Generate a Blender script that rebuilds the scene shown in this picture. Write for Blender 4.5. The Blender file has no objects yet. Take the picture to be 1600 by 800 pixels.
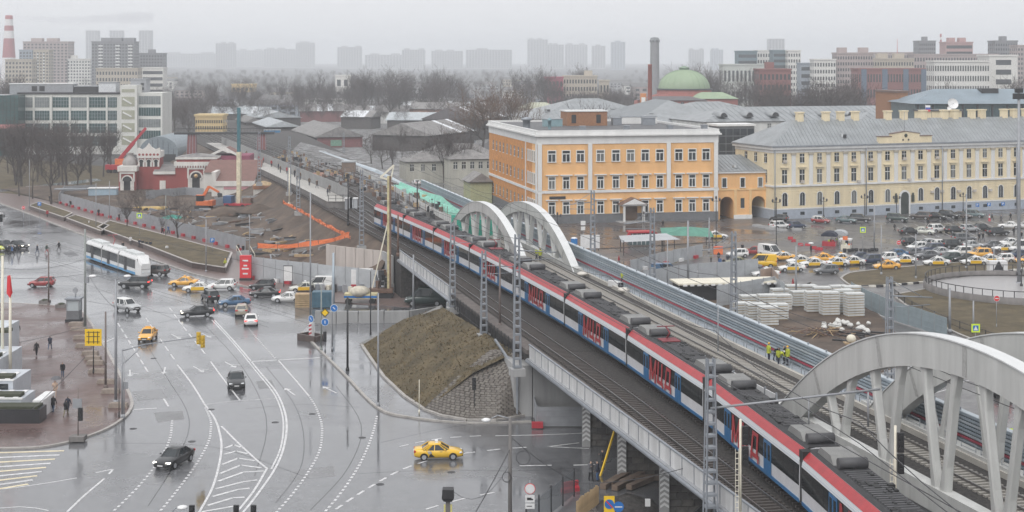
import bpy, bmesh, math, random
from mathutils import Vector, Matrix
R = math.radians
random.seed(7)
SC = bpy.context.scene
COL = SC.collection
# ---------------------------------------------------------------- camera
CH, F = 36.0, 2350.0          # camera height (m), focal length in photo pixels (1600 wide)
cam = bpy.data.cameras.new('camera'); camo = bpy.data.objects.new('camera', cam); COL.objects.link(camo)
cam.sensor_width = 36.0; cam.lens = 36.0 * F / 1600.0
cam.shift_y = -(400 - 90) / 1600.0
cam.clip_start = 1.0; cam.clip_end = 20000
camo.location = (0, 0, CH); camo.rotation_euler = (R(90), 0, 0)
SC.camera = camo
# ---------------------------------------------------------------- sky
SUN_EL, SUN_AZ = 52.0, 205.0   # compass azimuth measured from +Y clockwise
w = bpy.data.worlds.new('World'); SC.world = w; w.use_nodes = True
nt = w.node_tree; nt.nodes.clear()
out = nt.nodes.new('ShaderNodeOutputWorld'); bg = nt.nodes.new('ShaderNodeBackground')
sky = nt.nodes.new('ShaderNodeTexSky'); sky.sky_type = 'NISHITA'; sky.sun_disc = False
sky.sun_elevation = R(SUN_EL); sky.sun_rotation = R(SUN_AZ); sky.air_density = 1.0; sky.dust_density = 6.0; sky.ozone_density = 1.0
hs = nt.nodes.new('ShaderNodeHueSaturation'); hs.inputs['Saturation'].default_value = 0.12
mx = nt.nodes.new('ShaderNodeMix'); mx.data_type = 'RGBA'; mx.inputs[0].default_value = 0.80
mx.inputs[7].default_value = (7.75, 7.82, 8.05, 1)
nt.links.new(sky.outputs[0], hs.inputs['Color']); nt.links.new(hs.outputs[0], mx.inputs[6])
nt.links.new(mx.outputs[2], bg.inputs[0]); bg.inputs[1].default_value = 0.10
nt.links.new(bg.outputs[0], out.inputs[0])
sun = bpy.data.lights.new('sun', 'SUN'); sun.energy = 1.15; sun.angle = R(50); sun.color = (1, .975, .94)
suno = bpy.data.objects.new('sun', sun); COL.objects.link(suno)
suno.rotation_euler = (R(90 - SUN_EL), 0, R(180 - SUN_AZ) )
SC.view_settings.view_transform = 'Standard'; SC.view_settings.look = 'None'
SC.view_settings.gamma = 1.0; SC.view_settings.exposure = 0.46
SC.render.engine = 'CYCLES'
cy = SC.cycles
cy.use_denoising = True; cy.max_bounces = 6; cy.diffuse_bounces = 2; cy.glossy_bounces = 2
cy.transmission_bounces = 3; cy.transparent_max_bounces = 12; cy.volume_bounces = 3
cy.use_adaptive_sampling = True; cy.adaptive_threshold = 0.02; cy.caustics_reflective = False; cy.caustics_refractive = False
# ---------------------------------------------------------------- helpers
def G(px, py, z=0.0):
    d = F * (CH - z) / (py - 90.0)
    return ((px - 800.0) / F * d, d)
def P(px, py, z=0.0):
    x, y = G(px, py, z); return Vector((x, y, z))
def AT(px, d, z=0.0):
    return Vector(((px - 800.0) / F * d, d, z))
def ZY(py, d):
    return CH - (py - 90.0) * d / F
MATS = {}
def mt(name, rgb, rough=.7, metal=0., var=.12, scale=1.0, bump=0., spec=.5, streak=0., emit=0., alpha=1., trans=0., coat=0.):
    if name in MATS: return MATS[name]
    m = bpy.data.materials.new(name); m.use_nodes = True; t = m.node_tree
    b = t.nodes['Principled BSDF']
    b.inputs['Base Color'].default_value = (*rgb, 1); b.inputs['Roughness'].default_value = rough
    b.inputs['Metallic'].default_value = metal; b.inputs['Specular IOR Level'].default_value = spec
    if coat: b.inputs['Coat Weight'].default_value = coat; b.inputs['Coat Roughness'].default_value = .08
    if emit: b.inputs['Emission Color'].default_value = (*rgb, 1); b.inputs['Emission Strength'].default_value = emit
    if alpha < 1: b.inputs['Alpha'].default_value = alpha
    if var > 0 or bump > 0:
        tc = t.nodes.new('ShaderNodeTexCoord'); mp = t.nodes.new('ShaderNodeMapping')
        t.links.new(tc.outputs['Object'], mp.inputs[0])
        if streak: mp.inputs['Scale'].default_value = (1, 1, .12)
        n = t.nodes.new('ShaderNodeTexNoise'); n.inputs['Scale'].default_value = scale; n.inputs['Detail'].default_value = 5; n.inputs['Roughness'].default_value = .65
        t.links.new(mp.outputs[0], n.inputs['Vector'])
        mr = t.nodes.new('ShaderNodeMapRange'); mr.inputs[1].default_value = .3; mr.inputs[2].default_value = .7
        mr.inputs[3].default_value = 1 - var; mr.inputs[4].default_value = 1 + var
        t.links.new(n.outputs[0], mr.inputs[0])
        mu = t.nodes.new('ShaderNodeMix'); mu.data_type = 'RGBA'; mu.blend_type = 'MULTIPLY'; mu.inputs[0].default_value = 1
        mu.inputs[6].default_value = (*rgb, 1); t.links.new(mr.outputs[0], mu.inputs[7]); t.links.new(mu.outputs[2], b.inputs['Base Color'])
        if bump:
            bp = t.nodes.new('ShaderNodeBump'); bp.inputs['Strength'].default_value = bump; bp.inputs['Distance'].default_value = .1
            n2 = t.nodes.new('ShaderNodeTexNoise'); n2.inputs['Scale'].default_value = scale * 6; n2.inputs['Detail'].default_value = 3
            t.links.new(tc.outputs['Object'], n2.inputs['Vector']); t.links.new(n2.outputs[0], bp.inputs['Height']); t.links.new(bp.outputs[0], b.inputs['Normal'])
    MATS[name] = m
    return m
class MB:
    def __init__(s): s.v = []; s.f = []; s.m = []; s.sm = []
    def add(s, vs, fs, mi=0, smooth=False):
        o = len(s.v); s.v += [tuple(v) for v in vs]
        for f in fs: s.f.append([o + i for i in f]); s.m.append(mi); s.sm.append(smooth)
        return s
    def box(s, x0, x1, y0, y1, z0, z1, mi=0):
        return s.add([(x0,y0,z0),(x1,y0,z0),(x1,y1,z0),(x0,y1,z0),(x0,y0,z1),(x1,y0,z1),(x1,y1,z1),(x0,y1,z1)],
            [(3,2,1,0),(4,5,6,7),(0,1,5,4),(1,2,6,5),(2,3,7,6),(3,0,4,7)], mi)
    def cbox(s, c, sz, rz=0., mi=0):
        x, y, z = sz[0]/2, sz[1]/2, sz[2]/2; co, si = math.cos(rz), math.sin(rz)
        vs = []
        for a, b, d in [(-x,-y,-z),(x,-y,-z),(x,y,-z),(-x,y,-z),(-x,-y,z),(x,-y,z),(x,y,z),(-x,y,z)]:
            vs.append((c[0]+a*co-b*si, c[1]+a*si+b*co, c[2]+d))
        return s.add(vs, [(3,2,1,0),(4,5,6,7),(0,1,5,4),(1,2,6,5),(2,3,7,6),(3,0,4,7)], mi)
    def face(s, pts, mi=0): return s.add(pts, [tuple(range(len(pts)))], mi)
    def prism(s, pts, z0, z1, mi=0):
        n = len(pts); a = sum(pts[i][0]*pts[(i+1)%n][1]-pts[(i+1)%n][0]*pts[i][1] for i in range(n))
        if a < 0: pts = pts[::-1]
        vs = [(p[0],p[1],z0) for p in pts] + [(p[0],p[1],z1) for p in pts]
        fs = [tuple(range(n-1,-1,-1)), tuple(range(n,2*n))] + [(i,(i+1)%n,n+(i+1)%n,n+i) for i in range(n)]
        return s.add(vs, fs, mi)
    def xprism(s, pts, x0, x1, mi=0, axis='x'):
        # profile (a,b) extruded; axis x: a->y b->z ; axis y: a->x b->z
        n = len(pts)
        if axis == 'x': vs = [(x0,p[0],p[1]) for p in pts] + [(x1,p[0],p[1]) for p in pts]
        else: vs = [(p[0],x0,p[1]) for p in pts] + [(p[0],x1,p[1]) for p in pts]
        fs = [tuple(range(n-1,-1,-1)), tuple(range(n,2*n))] + [(i,(i+1)%n,n+(i+1)%n,n+i) for i in range(n)]
        return s.add(vs, fs, mi)
    def tube(s, p0, p1, r0, r1=None, n=6, mi=0, cap=True):
        p0 = Vector(p0); p1 = Vector(p1); r1 = r0 if r1 is None else r1
        d = (p1-p0)
        if d.length < 1e-6: return s
        d.normalize(); u = d.orthogonal().normalized(); q = d.cross(u)
        vs = []
        for p, r in ((p0,r0),(p1,r1)):
            for i in range(n):
                a = 2*math.pi*i/n; vs.append(p + (u*math.cos(a)+q*math.sin(a))*r)
        fs = [(i,(i+1)%n,n+(i+1)%n,n+i) for i in range(n)]
        s.add(vs, fs, mi, n > 4)
        if cap: s.add([], [])
        if cap:
            o = len(s.v) - 2*n
            s.f.append([o+i for i in range(n-1,-1,-1)]); s.m.append(mi); s.sm.append(False)
            s.f.append([o+n+i for i in range(n)]); s.m.append(mi); s.sm.append(False)
        return s
    def bar(s, p0, p1, w, h, mi=0, up=(0,0,1)):
        p0 = Vector(p0); p1 = Vector(p1); d = (p1-p0).normalized(); up = Vector(up)
        sd = d.cross(up)
        if sd.length < 1e-4: sd = Vector((1,0,0))
        sd.normalize(); u = sd.cross(d)
        vs = [p + sd*a*w/2 + u*b*h/2 for p in (p0,p1) for a, b in ((-1,-1),(1,-1),(1,1),(-1,1))]
        return s.add(vs, [(3,2,1,0),(4,5,6,7),(0,1,5,4),(1,2,6,5),(2,3,7,6),(3,0,4,7)], mi)
    def ico(s, c, r, seg=8, rings=5, sz=1., mi=0):
        vs = []
        for j in range(rings+1):
            th = math.pi*j/rings
            for i in range(seg):
                a = 2*math.pi*i/seg
                vs.append((c[0]+r*math.sin(th)*math.cos(a), c[1]+r*math.sin(th)*math.sin(a), c[2]+r*sz*math.cos(th)))
        fs = [(j*seg+i, (j+1)*seg+i, (j+1)*seg+(i+1)%seg, j*seg+(i+1)%seg) for j in range(rings) for i in range(seg)]
        return s.add(vs, fs, mi, True)
    def lathe(s, prof, n=12, c=(0,0), mi=0):
        vs = [(c[0]+r*math.cos(2*math.pi*i/n), c[1]+r*math.sin(2*math.pi*i/n), z) for r, z in prof for i in range(n)]
        fs = [(j*n+i, j*n+(i+1)%n, (j+1)*n+(i+1)%n, (j+1)*n+i) for j in range(len(prof)-1) for i in range(n)]
        return s.add(vs, fs, mi, True)
    def loft(s, rings, mi=0, smooth=True, cap=True):
        n = len(rings[0]); vs = [p for r in rings for p in r]
        fs = [(j*n+i, j*n+(i+1)%n, (j+1)*n+(i+1)%n, (j+1)*n+i) for j in range(len(rings)-1) for i in range(n)]
        if cap: fs += [tuple(range(n-1,-1,-1)), tuple((len(rings)-1)*n+i for i in range(n))]
        return s.add(vs, fs, mi, smooth)
    def mesh(s, name, mats=None):
        me = bpy.data.meshes.new(name); me.from_pydata(s.v, [], s.f)
        if mats is not None:
            for m in (mats if isinstance(mats, (list, tuple)) else [mats]): me.materials.append(m)
        me.polygons.foreach_set('material_index', s.m); me.polygons.foreach_set('use_smooth', s.sm)
        me.update(); return me
    def build(s, name, mats, parent=None, loc=None, rz=0., **kw):
        return link(name, s.mesh(name, mats), parent, loc, rz, **kw)
def link(name, me, parent=None, loc=None, rz=0., label=None, cat=None, group=None, kind=None, sc=None):
    o = bpy.data.objects.new(name, me); COL.objects.link(o)
    if parent is not None: o.parent = parent
    if loc is not None: o.location = loc
    if rz: o.rotation_euler = (0, 0, rz)
    if sc is not None: o.scale = sc if isinstance(sc, (tuple, list)) else (sc, sc, sc)
    if label: o['label'] = label
    if cat: o['category'] = cat
    if group: o['group'] = group
    if kind: o['kind'] = kind
    return o
def thing(name, label, cat, loc=(0,0,0), rz=0., group=None, sc=None):
    return link(name, None, None, loc, rz, label, cat, group, None, sc)
def copytree(o, parent=None):
    c = o.copy(); COL.objects.link(c); c.parent = parent
    for ch in o.children: copytree(ch, c)
    return c
ORD = ['first','second','third','fourth','fifth','sixth','seventh','eighth','ninth','tenth','eleventh','twelfth','thirteenth','fourteenth','fifteenth','sixteenth','seventeenth','eighteenth','nineteenth','twentieth']
def nth(i):
    if i < 20: return ORD[i]
    t, u = divmod(i + 1, 10); T = {2:'twenty',3:'thirty',4:'forty',5:'fifty',6:'sixty',7:'seventy',8:'eighty'}
    return (T[t] + '-' + ORD[u-1]) if u else {2:'twentieth',3:'thirtieth',4:'fortieth',5:'fiftieth',6:'sixtieth',7:'seventieth'}[t]
def sheet(name, pts, z, mat, kind='structure', parent=None, **kw):
    return MB().face([(p[0], p[1], z) for p in pts]).build(name, mat, parent, kind=kind, **kw)
def GP(lst, z=0.): return [G(x, y, z) for x, y in lst]
# ================================================================ setting: ground, roads, pavements
def ground_mat(name, c1, c2, scale, rough=.8, bump=.3, c3=None):
    m = bpy.data.materials.new(name); m.use_nodes = True; t = m.node_tree; b = t.nodes['Principled BSDF']
    g = t.nodes.new('ShaderNodeNewGeometry')
    n = t.nodes.new('ShaderNodeTexNoise'); n.inputs['Scale'].default_value = scale; n.inputs['Detail'].default_value = 8; n.inputs['Roughness'].default_value = .7
    t.links.new(g.outputs['Position'], n.inputs['Vector'])
    cr = t.nodes.new('ShaderNodeValToRGB'); e = cr.color_ramp.elements
    e[0].position = .32; e[0].color = (*c1, 1); e[1].position = .68; e[1].color = (*c2, 1)
    if c3: k = cr.color_ramp.elements.new(.5); k.color = (*c3, 1)
    t.links.new(n.outputs[0], cr.inputs[0]); t.links.new(cr.outputs[0], b.inputs['Base Color'])
    b.inputs['Roughness'].default_value = rough
    if bump:
        n2 = t.nodes.new('ShaderNodeTexNoise'); n2.inputs['Scale'].default_value = scale*12; n2.inputs['Detail'].default_value = 4
        t.links.new(g.outputs['Position'], n2.inputs['Vector'])
        bp = t.nodes.new('ShaderNodeBump'); bp.inputs['Strength'].default_value = bump; bp.inputs['Distance'].default_value = .15
        t.links.new(n2.outputs[0], bp.inputs['Height']); t.links.new(bp.outputs[0], b.inputs['Normal'])
    return m
def wet_mat(name, c1, c2, r0=.07, r1=.38, pud=.09, brick=None, stretch=(1,1,1), film=0.):
    m = bpy.data.materials.new(name); m.use_nodes = True; t = m.node_tree; b = t.nodes['Principled BSDF']; L = t.links
    g = t.nodes.new('ShaderNodeNewGeometry')
    mp = t.nodes.new('ShaderNodeMapping'); mp.inputs['Scale'].default_value = stretch; mp.inputs['Rotation'].default_value = (0,0,R(14))
    L.new(g.outputs['Position'], mp.inputs[0])
    n = t.nodes.new('ShaderNodeTexNoise'); n.inputs['Scale'].default_value = pud; n.inputs['Detail'].default_value = 7; n.inputs['Roughness'].default_value = .6; n.inputs['Distortion'].default_value = .6
    L.new(mp.outputs[0], n.inputs['Vector'])
    f = t.nodes.new('ShaderNodeTexNoise'); f.inputs['Scale'].default_value = 1.3; f.inputs['Detail'].default_value = 6
    L.new(g.outputs['Position'], f.inputs['Vector'])
    mr = t.nodes.new('ShaderNodeMapRange'); mr.inputs[1].default_value = .38; mr.inputs[2].default_value = .62; mr.inputs[3].default_value = r0; mr.inputs[4].default_value = r1
    L.new(n.outputs[0], mr.inputs[0]); L.new(mr.outputs[0], b.inputs['Roughness'])
    cm = t.nodes.new('ShaderNodeMix'); cm.data_type = 'RGBA'; cm.inputs[6].default_value = (*c1,1); cm.inputs[7].default_value = (*c2,1)
    mm = t.nodes.new('ShaderNodeMath'); mm.operation = 'ADD'; L.new(n.outputs[0], mm.inputs[0]); L.new(f.outputs[0], mm.inputs[1])
    m2 = t.nodes.new('ShaderNodeMapRange'); m2.inputs[1].default_value = .75; m2.inputs[2].default_value = 1.25; L.new(mm.outputs[0], m2.inputs[0])
    L.new(m2.outputs[0], cm.inputs[0]); src = cm.outputs[2]
    if brick:
        bt = t.nodes.new('ShaderNodeTexBrick'); bt.inputs['Scale'].default_value = 1.0; bt.inputs['Brick Width'].default_value = brick; bt.inputs['Row Height'].default_value = brick*.5
        bt.inputs['Mortar Size'].default_value = brick*.05; bt.inputs['Color1'].default_value = (1,1,1,1); bt.inputs['Color2'].default_value = (.72,.72,.72,1); bt.inputs['Mortar'].default_value = (.4,.4,.4,1)
        L.new(mp.outputs[0], bt.inputs['Vector'])
        mu = t.nodes.new('ShaderNodeMix'); mu.data_type = 'RGBA'; mu.blend_type = 'MULTIPLY'; mu.inputs[0].default_value = .8
        L.new(src, mu.inputs[6]); L.new(bt.outputs[0], mu.inputs[7]); src = mu.outputs[2]
    L.new(src, b.inputs['Base Color'])
    bn = t.nodes.new('ShaderNodeTexNoise'); bn.inputs['Scale'].default_value = 2.5; bn.inputs['Detail'].default_value = 2
    L.new(g.outputs['Position'], bn.inputs['Vector'])
    bp = t.nodes.new('ShaderNodeBump'); bp.inputs['Strength'].default_value = .035; bp.inputs['Distance'].default_value = .1
    L.new(bn.outputs[0], bp.inputs['Height']); L.new(bp.outputs[0], b.inputs['Normal'])
    b.inputs['IOR'].default_value = 1.45
    if film: b.inputs['Coat Weight'].default_value = film; b.inputs['Coat IOR'].default_value = 1.33; L.new(mr.outputs[0], b.inputs['Coat Roughness'])
    return m
M_ground = ground_mat('city_ground', (.03,.03,.034), (.12,.115,.112), .03, .8, .3, (.065,.062,.062))
M_asphalt = wet_mat('wet_asphalt', (.085,.087,.094), (.15,.152,.16), .06, .32, .07, film=.6)
M_asphalt2 = wet_mat('plaza_asphalt', (.07,.067,.069), (.125,.118,.118), .16, .5, film=.3)
M_pave = wet_mat('brick_paving', (.115,.074,.069), (.185,.125,.116), .18, .5, .12, .42)
M_side = wet_mat('wet_pavement', (.075,.08,.09), (.135,.138,.15), .05, .3, .16, film=.9)
M_kerb = mt('kerb_stone', (.36,.34,.32), .55, var=.25, scale=1.5)
M_grass = ground_mat('dead_grass', (.05,.04,.022), (.14,.108,.06), .35, .95, .9, (.09,.07,.037))
M_soil = ground_mat('mud_soil', (.04,.03,.022), (.15,.108,.078), .22, .8, .9, (.085,.06,.044))
M_ballast = ground_mat('track_ballast', (.022,.02,.02), (.095,.085,.08), 3.0, .9, .6, (.05,.046,.044))
M_snowy = ground_mat('patchy_slush', (.06,.056,.054), (.42,.43,.45), .25, .7, .4, (.12,.115,.112))
M_white = mt('marking_paint', (.56,.56,.565), .3, var=.35, scale=2.2)
M_yel = mt('marking_yellow', (.66,.58,.40), .4, var=.2, scale=1.2)
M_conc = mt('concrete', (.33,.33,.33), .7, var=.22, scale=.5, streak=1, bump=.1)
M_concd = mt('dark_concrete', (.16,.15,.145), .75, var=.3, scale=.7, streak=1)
M_dark = mt('dark_metal', (.03,.03,.033), .5, var=.1)
M_black = mt('black_rubber', (.015,.015,.016), .6, var=0)
M_galv = mt('galvanised_steel', (.28,.30,.33), .5, .35, var=.15, scale=.8)
M_grey = mt('grey_paint', (.30,.31,.33), .55, var=.15)
M_rust = mt('rusty_steel', (.16,.10,.075), .75, var=.3, scale=3)
M_rail = mt('rail_steel', (.26,.25,.25), .3, .8, var=.1)
M_stone = mt('pier_stone', (.10,.095,.09), .8, var=.35, scale=.8, bump=.3)
M_wood = mt('raw_wood', (.42,.30,.17), .7, var=.25, scale=2)
M_orange = mt('orange_net', (.78,.20,.07), .6, var=.15, scale=2)
M_red = mt('red_plastic', (.42,.035,.05), .4, var=.1)
M_whitep = mt('white_plastic', (.72,.72,.72), .4, var=.1)
M_cream = mt('cream_paint', (.70,.66,.55), .6, var=.1)

sheet('ground', [(-4800,-150),(4800,-150),(4800,8800),(-4800,8800)], 0.0, M_ground)
road = sheet('road', [(-160,70),(-20,70),(60,70),(60,118),(30,118),(6,240),(-30,240),(-40,262),(-110,372),(-175,395)], .006, M_asphalt)
plaza = sheet('station_plaza', [(12,245),(26,190),(40,130),(48,70),(150,70),(200,420),(62,420),(56,345),(5.5,326),(-6,380),(-30,500),(-60,520),(-30,390)], .008, M_asphalt2)
def slab(name, pts, h, mat, kerb=True, z0=0., **kw):
    o = MB().prism(pts, z0, z0+h).build(name, mat, kind='structure', **kw)
    return o
def kerbline(pts, h=.17, wd=.3, par=None, name='kerb'):
    m = MB()
    for a, b in zip(pts, pts[1:]):
        m.bar((a[0],a[1],h/2), (b[0],b[1],h/2), wd, h)
    return m.build(name, M_kerb, par, **({} if par else dict(kind='structure')))
def smooth_pts(pts, n=6):
    # Catmull-Rom
    r = []; p = [pts[0]] + list(pts) + [pts[-1]]
    for i in range(1, len(p)-2):
        for k in range(n):
            t = k/n
            r.append(tuple(.5*((2*p[i][j]) + (-p[i-1][j]+p[i+1][j])*t + (2*p[i-1][j]-5*p[i][j]+4*p[i+1][j]-p[i+2][j])*t*t + (-p[i-1][j]+3*p[i][j]-3*p[i+1][j]+p[i+2][j])*t**3) for j in range(2)))
    r.append(tuple(pts[-1])); return r
# --- brick plaza on the left
kp = smooth_pts(GP([(-60,704),(0,702),(60,700),(110,691),(160,674),(192,655),(205,638),(204,622),(188,588),(165,545),(142,506),(122,484),(76,478),(0,474),(-60,472)]))
brick_plaza = slab('brick_plaza', kp, .13, M_pave)
kerbline(kp, .16, .32, brick_plaza)
# --- island with pavement below the railway embankment
ip = smooth_pts(GP([(472,520),(500,548),(540,588),(590,638),(640,653),(730,662),(830,660)]))
ip2 = GP([(835,600),(700,470),(640,497),(480,512)])
isl = slab('pavement_island', ip + ip2, .13, M_side)
kerbline(ip, .17, .3, isl)
# --- dead grass cone of the embankment and its cobbled quadrant
def patch(name, rows, mat, nsub=14, amp=.12, **kw):
    # rows: list of polylines (Vector) from bottom to top; bilinear grid with noise
    nr = len(rows); W = 24; grid = []
    def samp(pl, u):
        s = u*(len(pl)-1); i = min(int(s), len(pl)-2); t = s-i
        return pl[i].lerp(pl[i+1], t)
    for r in range(nr-1):
        for k in range(nsub + (1 if r == nr-2 else 0)):
            t = k/nsub; line = []
            for c in range(W+1):
                a = samp(rows[r], c/W).lerp(samp(rows[r+1], c/W), t)
                edge = (c in (0, W)) or (r == 0 and k == 0) or (r == nr-2 and k == nsub)
                if not edge: a = a + Vector((0,0,random.uniform(-amp,amp)))
                line.append(a)
            grid.append(line)
    m = MB(); n = len(grid)
    m.add([p for l in grid for p in l], [(j*(W+1)+i, j*(W+1)+i+1, (j+1)*(W+1)+i+1, (j+1)*(W+1)+i) for j in range(n-1) for i in range(W)], 0, True)
    return m.build(name, mat, kind='structure', **kw)
gb = [P(564,538,.14),P(580,562,.14),P(600,590,.14),P(632,620,.14),P(664,641,.14)]
gt = [P(690,479,5.4),P(715,494,5.5),P(745,512,5.6),P(770,528,5.6),P(806,550,5.6)]
gm = [gb[i].lerp(gt[i], .55) + Vector((-.25,-.2,.55)) for i in range(5)]
patch('grass_slope', [gb, gm, gt], M_grass, amp=.05)
def on_plane(px, py, A, B, C, lift=0.):
    n = (B-A).cross(C-A); o = Vector((0,0,CH)); dr = Vector(((px-800)/F,1,-(py-90)/F)); t = n.dot(A-o)/n.dot(dr); return o+dr*t+Vector((0,0,lift))
cb = [P(660,640,.16),P(690,650,.16),P(730,657,.16),P(775,657,.16),P(822,649,.16)]
ct = [on_plane(764,556,gb[4],gt[4],gb[3],.5),on_plane(775,554,gb[4],gt[4],gb[3],.55),P(793,551,5.3),P(805,552,5.62),P(816,555,5.6)]
def cob_surface(u, t):
    def s(pl): 
        q = u*4; i = min(int(q), 3); return pl[i].lerp(pl[i+1], q-i)
    a, c = s(cb), s(ct); b_ = a.lerp(c,.5)+Vector((0,0,.25))
    return a.lerp(b_, t*2) if t < .5 else b_.lerp(c, t*2-1)
cobble = patch('cobbled_slope', [cb, [cb[i].lerp(ct[i],.5)+Vector((0,0,.25)) for i in range(5)], ct], mt('cobble_joint',(.055,.05,.045),.8,var=.2), amp=0)
M_cob = [mt('cobble_stone_%d'%i, c, .55, var=.2, scale=3) for i, c in enumerate([(.135,.12,.105),(.155,.14,.122),(.115,.10,.088)])]
cell = [(-.27,-.15,-.05),(.27,-.15,-.05),(.27,.15,-.05),(-.27,.15,-.05),(-.24,-.12,.05),(.24,-.12,.05),(.24,.12,.05),(-.24,.12,.05)]; cfs = [(4,5,6,7),(0,1,5,4),(1,2,6,5),(2,3,7,6),(3,0,4,7)]
cm_ = [MB().add(cell,cfs).mesh('cobble', M_cob[i]) for i in range(3)]
ncob = 0; rest = MB(); NR = 32
for r in range(NR):
    t = (r+.5)/NR; Ln = sum((cob_surface((k+1)/8,t)-cob_surface(k/8,t)).length for k in range(8)); nc = max(1, int(Ln/.6))
    for c in range(nc):
        u = (c+.5+(.5 if r%2 else 0))/nc
        if u > .985: continue
        p = cob_surface(u,t); du = (cob_surface(min(u+.02,1),t)-cob_surface(max(u-.02,0),t)).normalized(); dt = (cob_surface(u,min(1,t+.02))-cob_surface(u,max(t-.02,0))).normalized()
        nn = du.cross(dt).normalized(); dt = nn.cross(du); p = p+nn*random.uniform(-.015,.03)
        mw = Matrix((( du.x,dt.x,nn.x,p.x),(du.y,dt.y,nn.y,p.y),(du.z,dt.z,nn.z,p.z),(0,0,0,1)))
        if ncob < 300: o = link('cobble', cm_[random.randrange(3)], cobble); o.matrix_world = mw; ncob += 1
        else: rest.add([mw @ Vector(v) for v in cell], cfs, random.randrange(3))
if rest.v: rest.build('cobbles', M_cob, cobble, kind='stuff')
# dead grass tufts over the slope
gr = MB(); random.seed(17)
for k in range(4000):
    u, t = random.random(), random.random(); q = u*4; i = min(int(q),3); b_ = gb[i].lerp(gb[i+1],q-i); m_ = gm[i].lerp(gm[i+1],q-i); t_ = gt[i].lerp(gt[i+1],q-i)
    p = b_.lerp(m_,t/.5) if t < .5 else m_.lerp(t_,(t-.5)/.5)
    a = random.uniform(0,6.28); w_ = random.uniform(.05,.14); h_ = random.uniform(.05,.2); dx, dy = math.cos(a)*w_, math.sin(a)*w_
    gr.add([(p.x-dx,p.y-dy,p.z-.05),(p.x+dx,p.y+dy,p.z-.05),(p.x+random.uniform(-.2,.2),p.y+random.uniform(-.2,.2),p.z+h_)],[(0,1,2)],random.randrange(3))
gr.build('grass_tufts', [mt('straw_%d'%i,c,.9,var=.2) for i,c in enumerate([(.12,.088,.045),(.16,.12,.065),(.085,.068,.036)])], kind='stuff', label='short dead grass tufts on the embankment slope')
# concrete kerbs round the foot
kerbline([(v.x,v.y) for v in gb+cb[1:]], .32, .35, isl, 'kerb')
m = MB()
m.bar(P(564,538,.2), P(690,479,5.5), .45, .4); m.build('concrete_edging', M_conc, isl)
# --- far bank of the road: pavement, planters behind a low granite wall, construction fence
sp = GP([(-90,302),(0,318),(60,340),(120,364),(200,393),(300,428),(400,452),(470,470),(640,480),(640,440),(400,396),(92,318),(30,305),(-90,292)])
sw = slab('far_pavement', sp, .13, mt('pink_paving',(.17,.125,.115),.35,var=.15,scale=1.5))
kerbline(GP([(-90,302),(0,318),(60,340),(120,364),(200,393),(300,428),(400,452),(470,470)]), .17, .3, sw)
M_granite = mt('brown_granite',(.085,.062,.056),.4,var=.25,scale=1.2)
M_copeg = mt('granite_coping',(.40,.37,.35),.5,var=.15)
def planter(lab, pts, h=1.0):
    pts = GP(pts); t = thing('planter', lab, 'planter', (pts[0][0],pts[0][1],.13))
    lp = [(x-pts[0][0], y-pts[0][1]) for x, y in pts]
    MB().prism(lp, 0, h-.12).build('wall', M_granite, t)
    c = (sum(p[0] for p in lp)/len(lp), sum(p[1] for p in lp)/len(lp))
    m = MB()
    for a, b in zip(lp, lp[1:]+lp[:1]): m.bar((a[0],a[1],h-.06), (b[0],b[1],h-.06), .34, .12)
    m.build('coping', M_copeg, t)
    q = [((x-c[0])*.97+c[0], (y-c[1])*.97+c[1]) for x, y in lp]
    MB().face([(x,y,h-.03) for x, y in (q if sum(q[i][0]*q[(i+1)%len(q)][1]-q[(i+1)%len(q)][0]*q[i][1] for i in range(len(q)))>0 else q[::-1])]).build('bed_soil', M_grass, t)
planter('low granite planter of dead grass nearest the park', [(45,328),(100,347),(113,340),(62,322)])
planter('granite planter of dead grass between two gaps in the bank', [(104,348),(158,369),(170,360),(118,343)])
planter('long granite planter of dead grass with young trees beside the tram', [(152,363),(230,392),(300,420),(352,428),(362,404),(260,376),(170,352)])
# --- park lawn far left and slush paths
sheet('park_lawn', GP([(-200,296),(-90,292),(30,304),(92,316),(200,300),(185,262),(0,245),(-250,245)]), .02, M_grass)
sheet('park_path', GP([(-200,300),(0,300),(100,290),(160,282),(150,279),(90,286),(0,296),(-200,296)]), .03, M_side)
sheet('rail_yard', GP([(300,262),(700,270),(770,215),(620,150),(420,140),(330,160),(260,230)]), .01, M_snowy)
# brown dirt around the sheds and the storage yard
sheet('storage_yard', GP([(1010,476),(1230,448),(1330,445),(1400,520),(1440,560),(1330,600),(1180,520)]), .02, M_soil)
# --- right lawns with kerbs
def lawn(name, pts, **kw):
    pts = smooth_pts(GP(pts)+[GP(pts)[0]], 4)[:-1]
    o = slab(name, pts, .14, M_grass); kerbline(pts+[pts[0]], .2, .35, o); return o
lawn('traffic_island', [(1314,436),(1322,430),(1345,425),(1460,414),(1600,404),(1700,398),(1700,412),(1600,420),(1480,438),(1380,447),(1334,448)])
lawn('lower_lawn', [(1395,462),(1480,447),(1560,436),(1700,425),(1700,560),(1560,545),(1450,500)])
M_kerbw = mt('kerb_white', (.66,.64,.58), .6, var=.2); 
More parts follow.
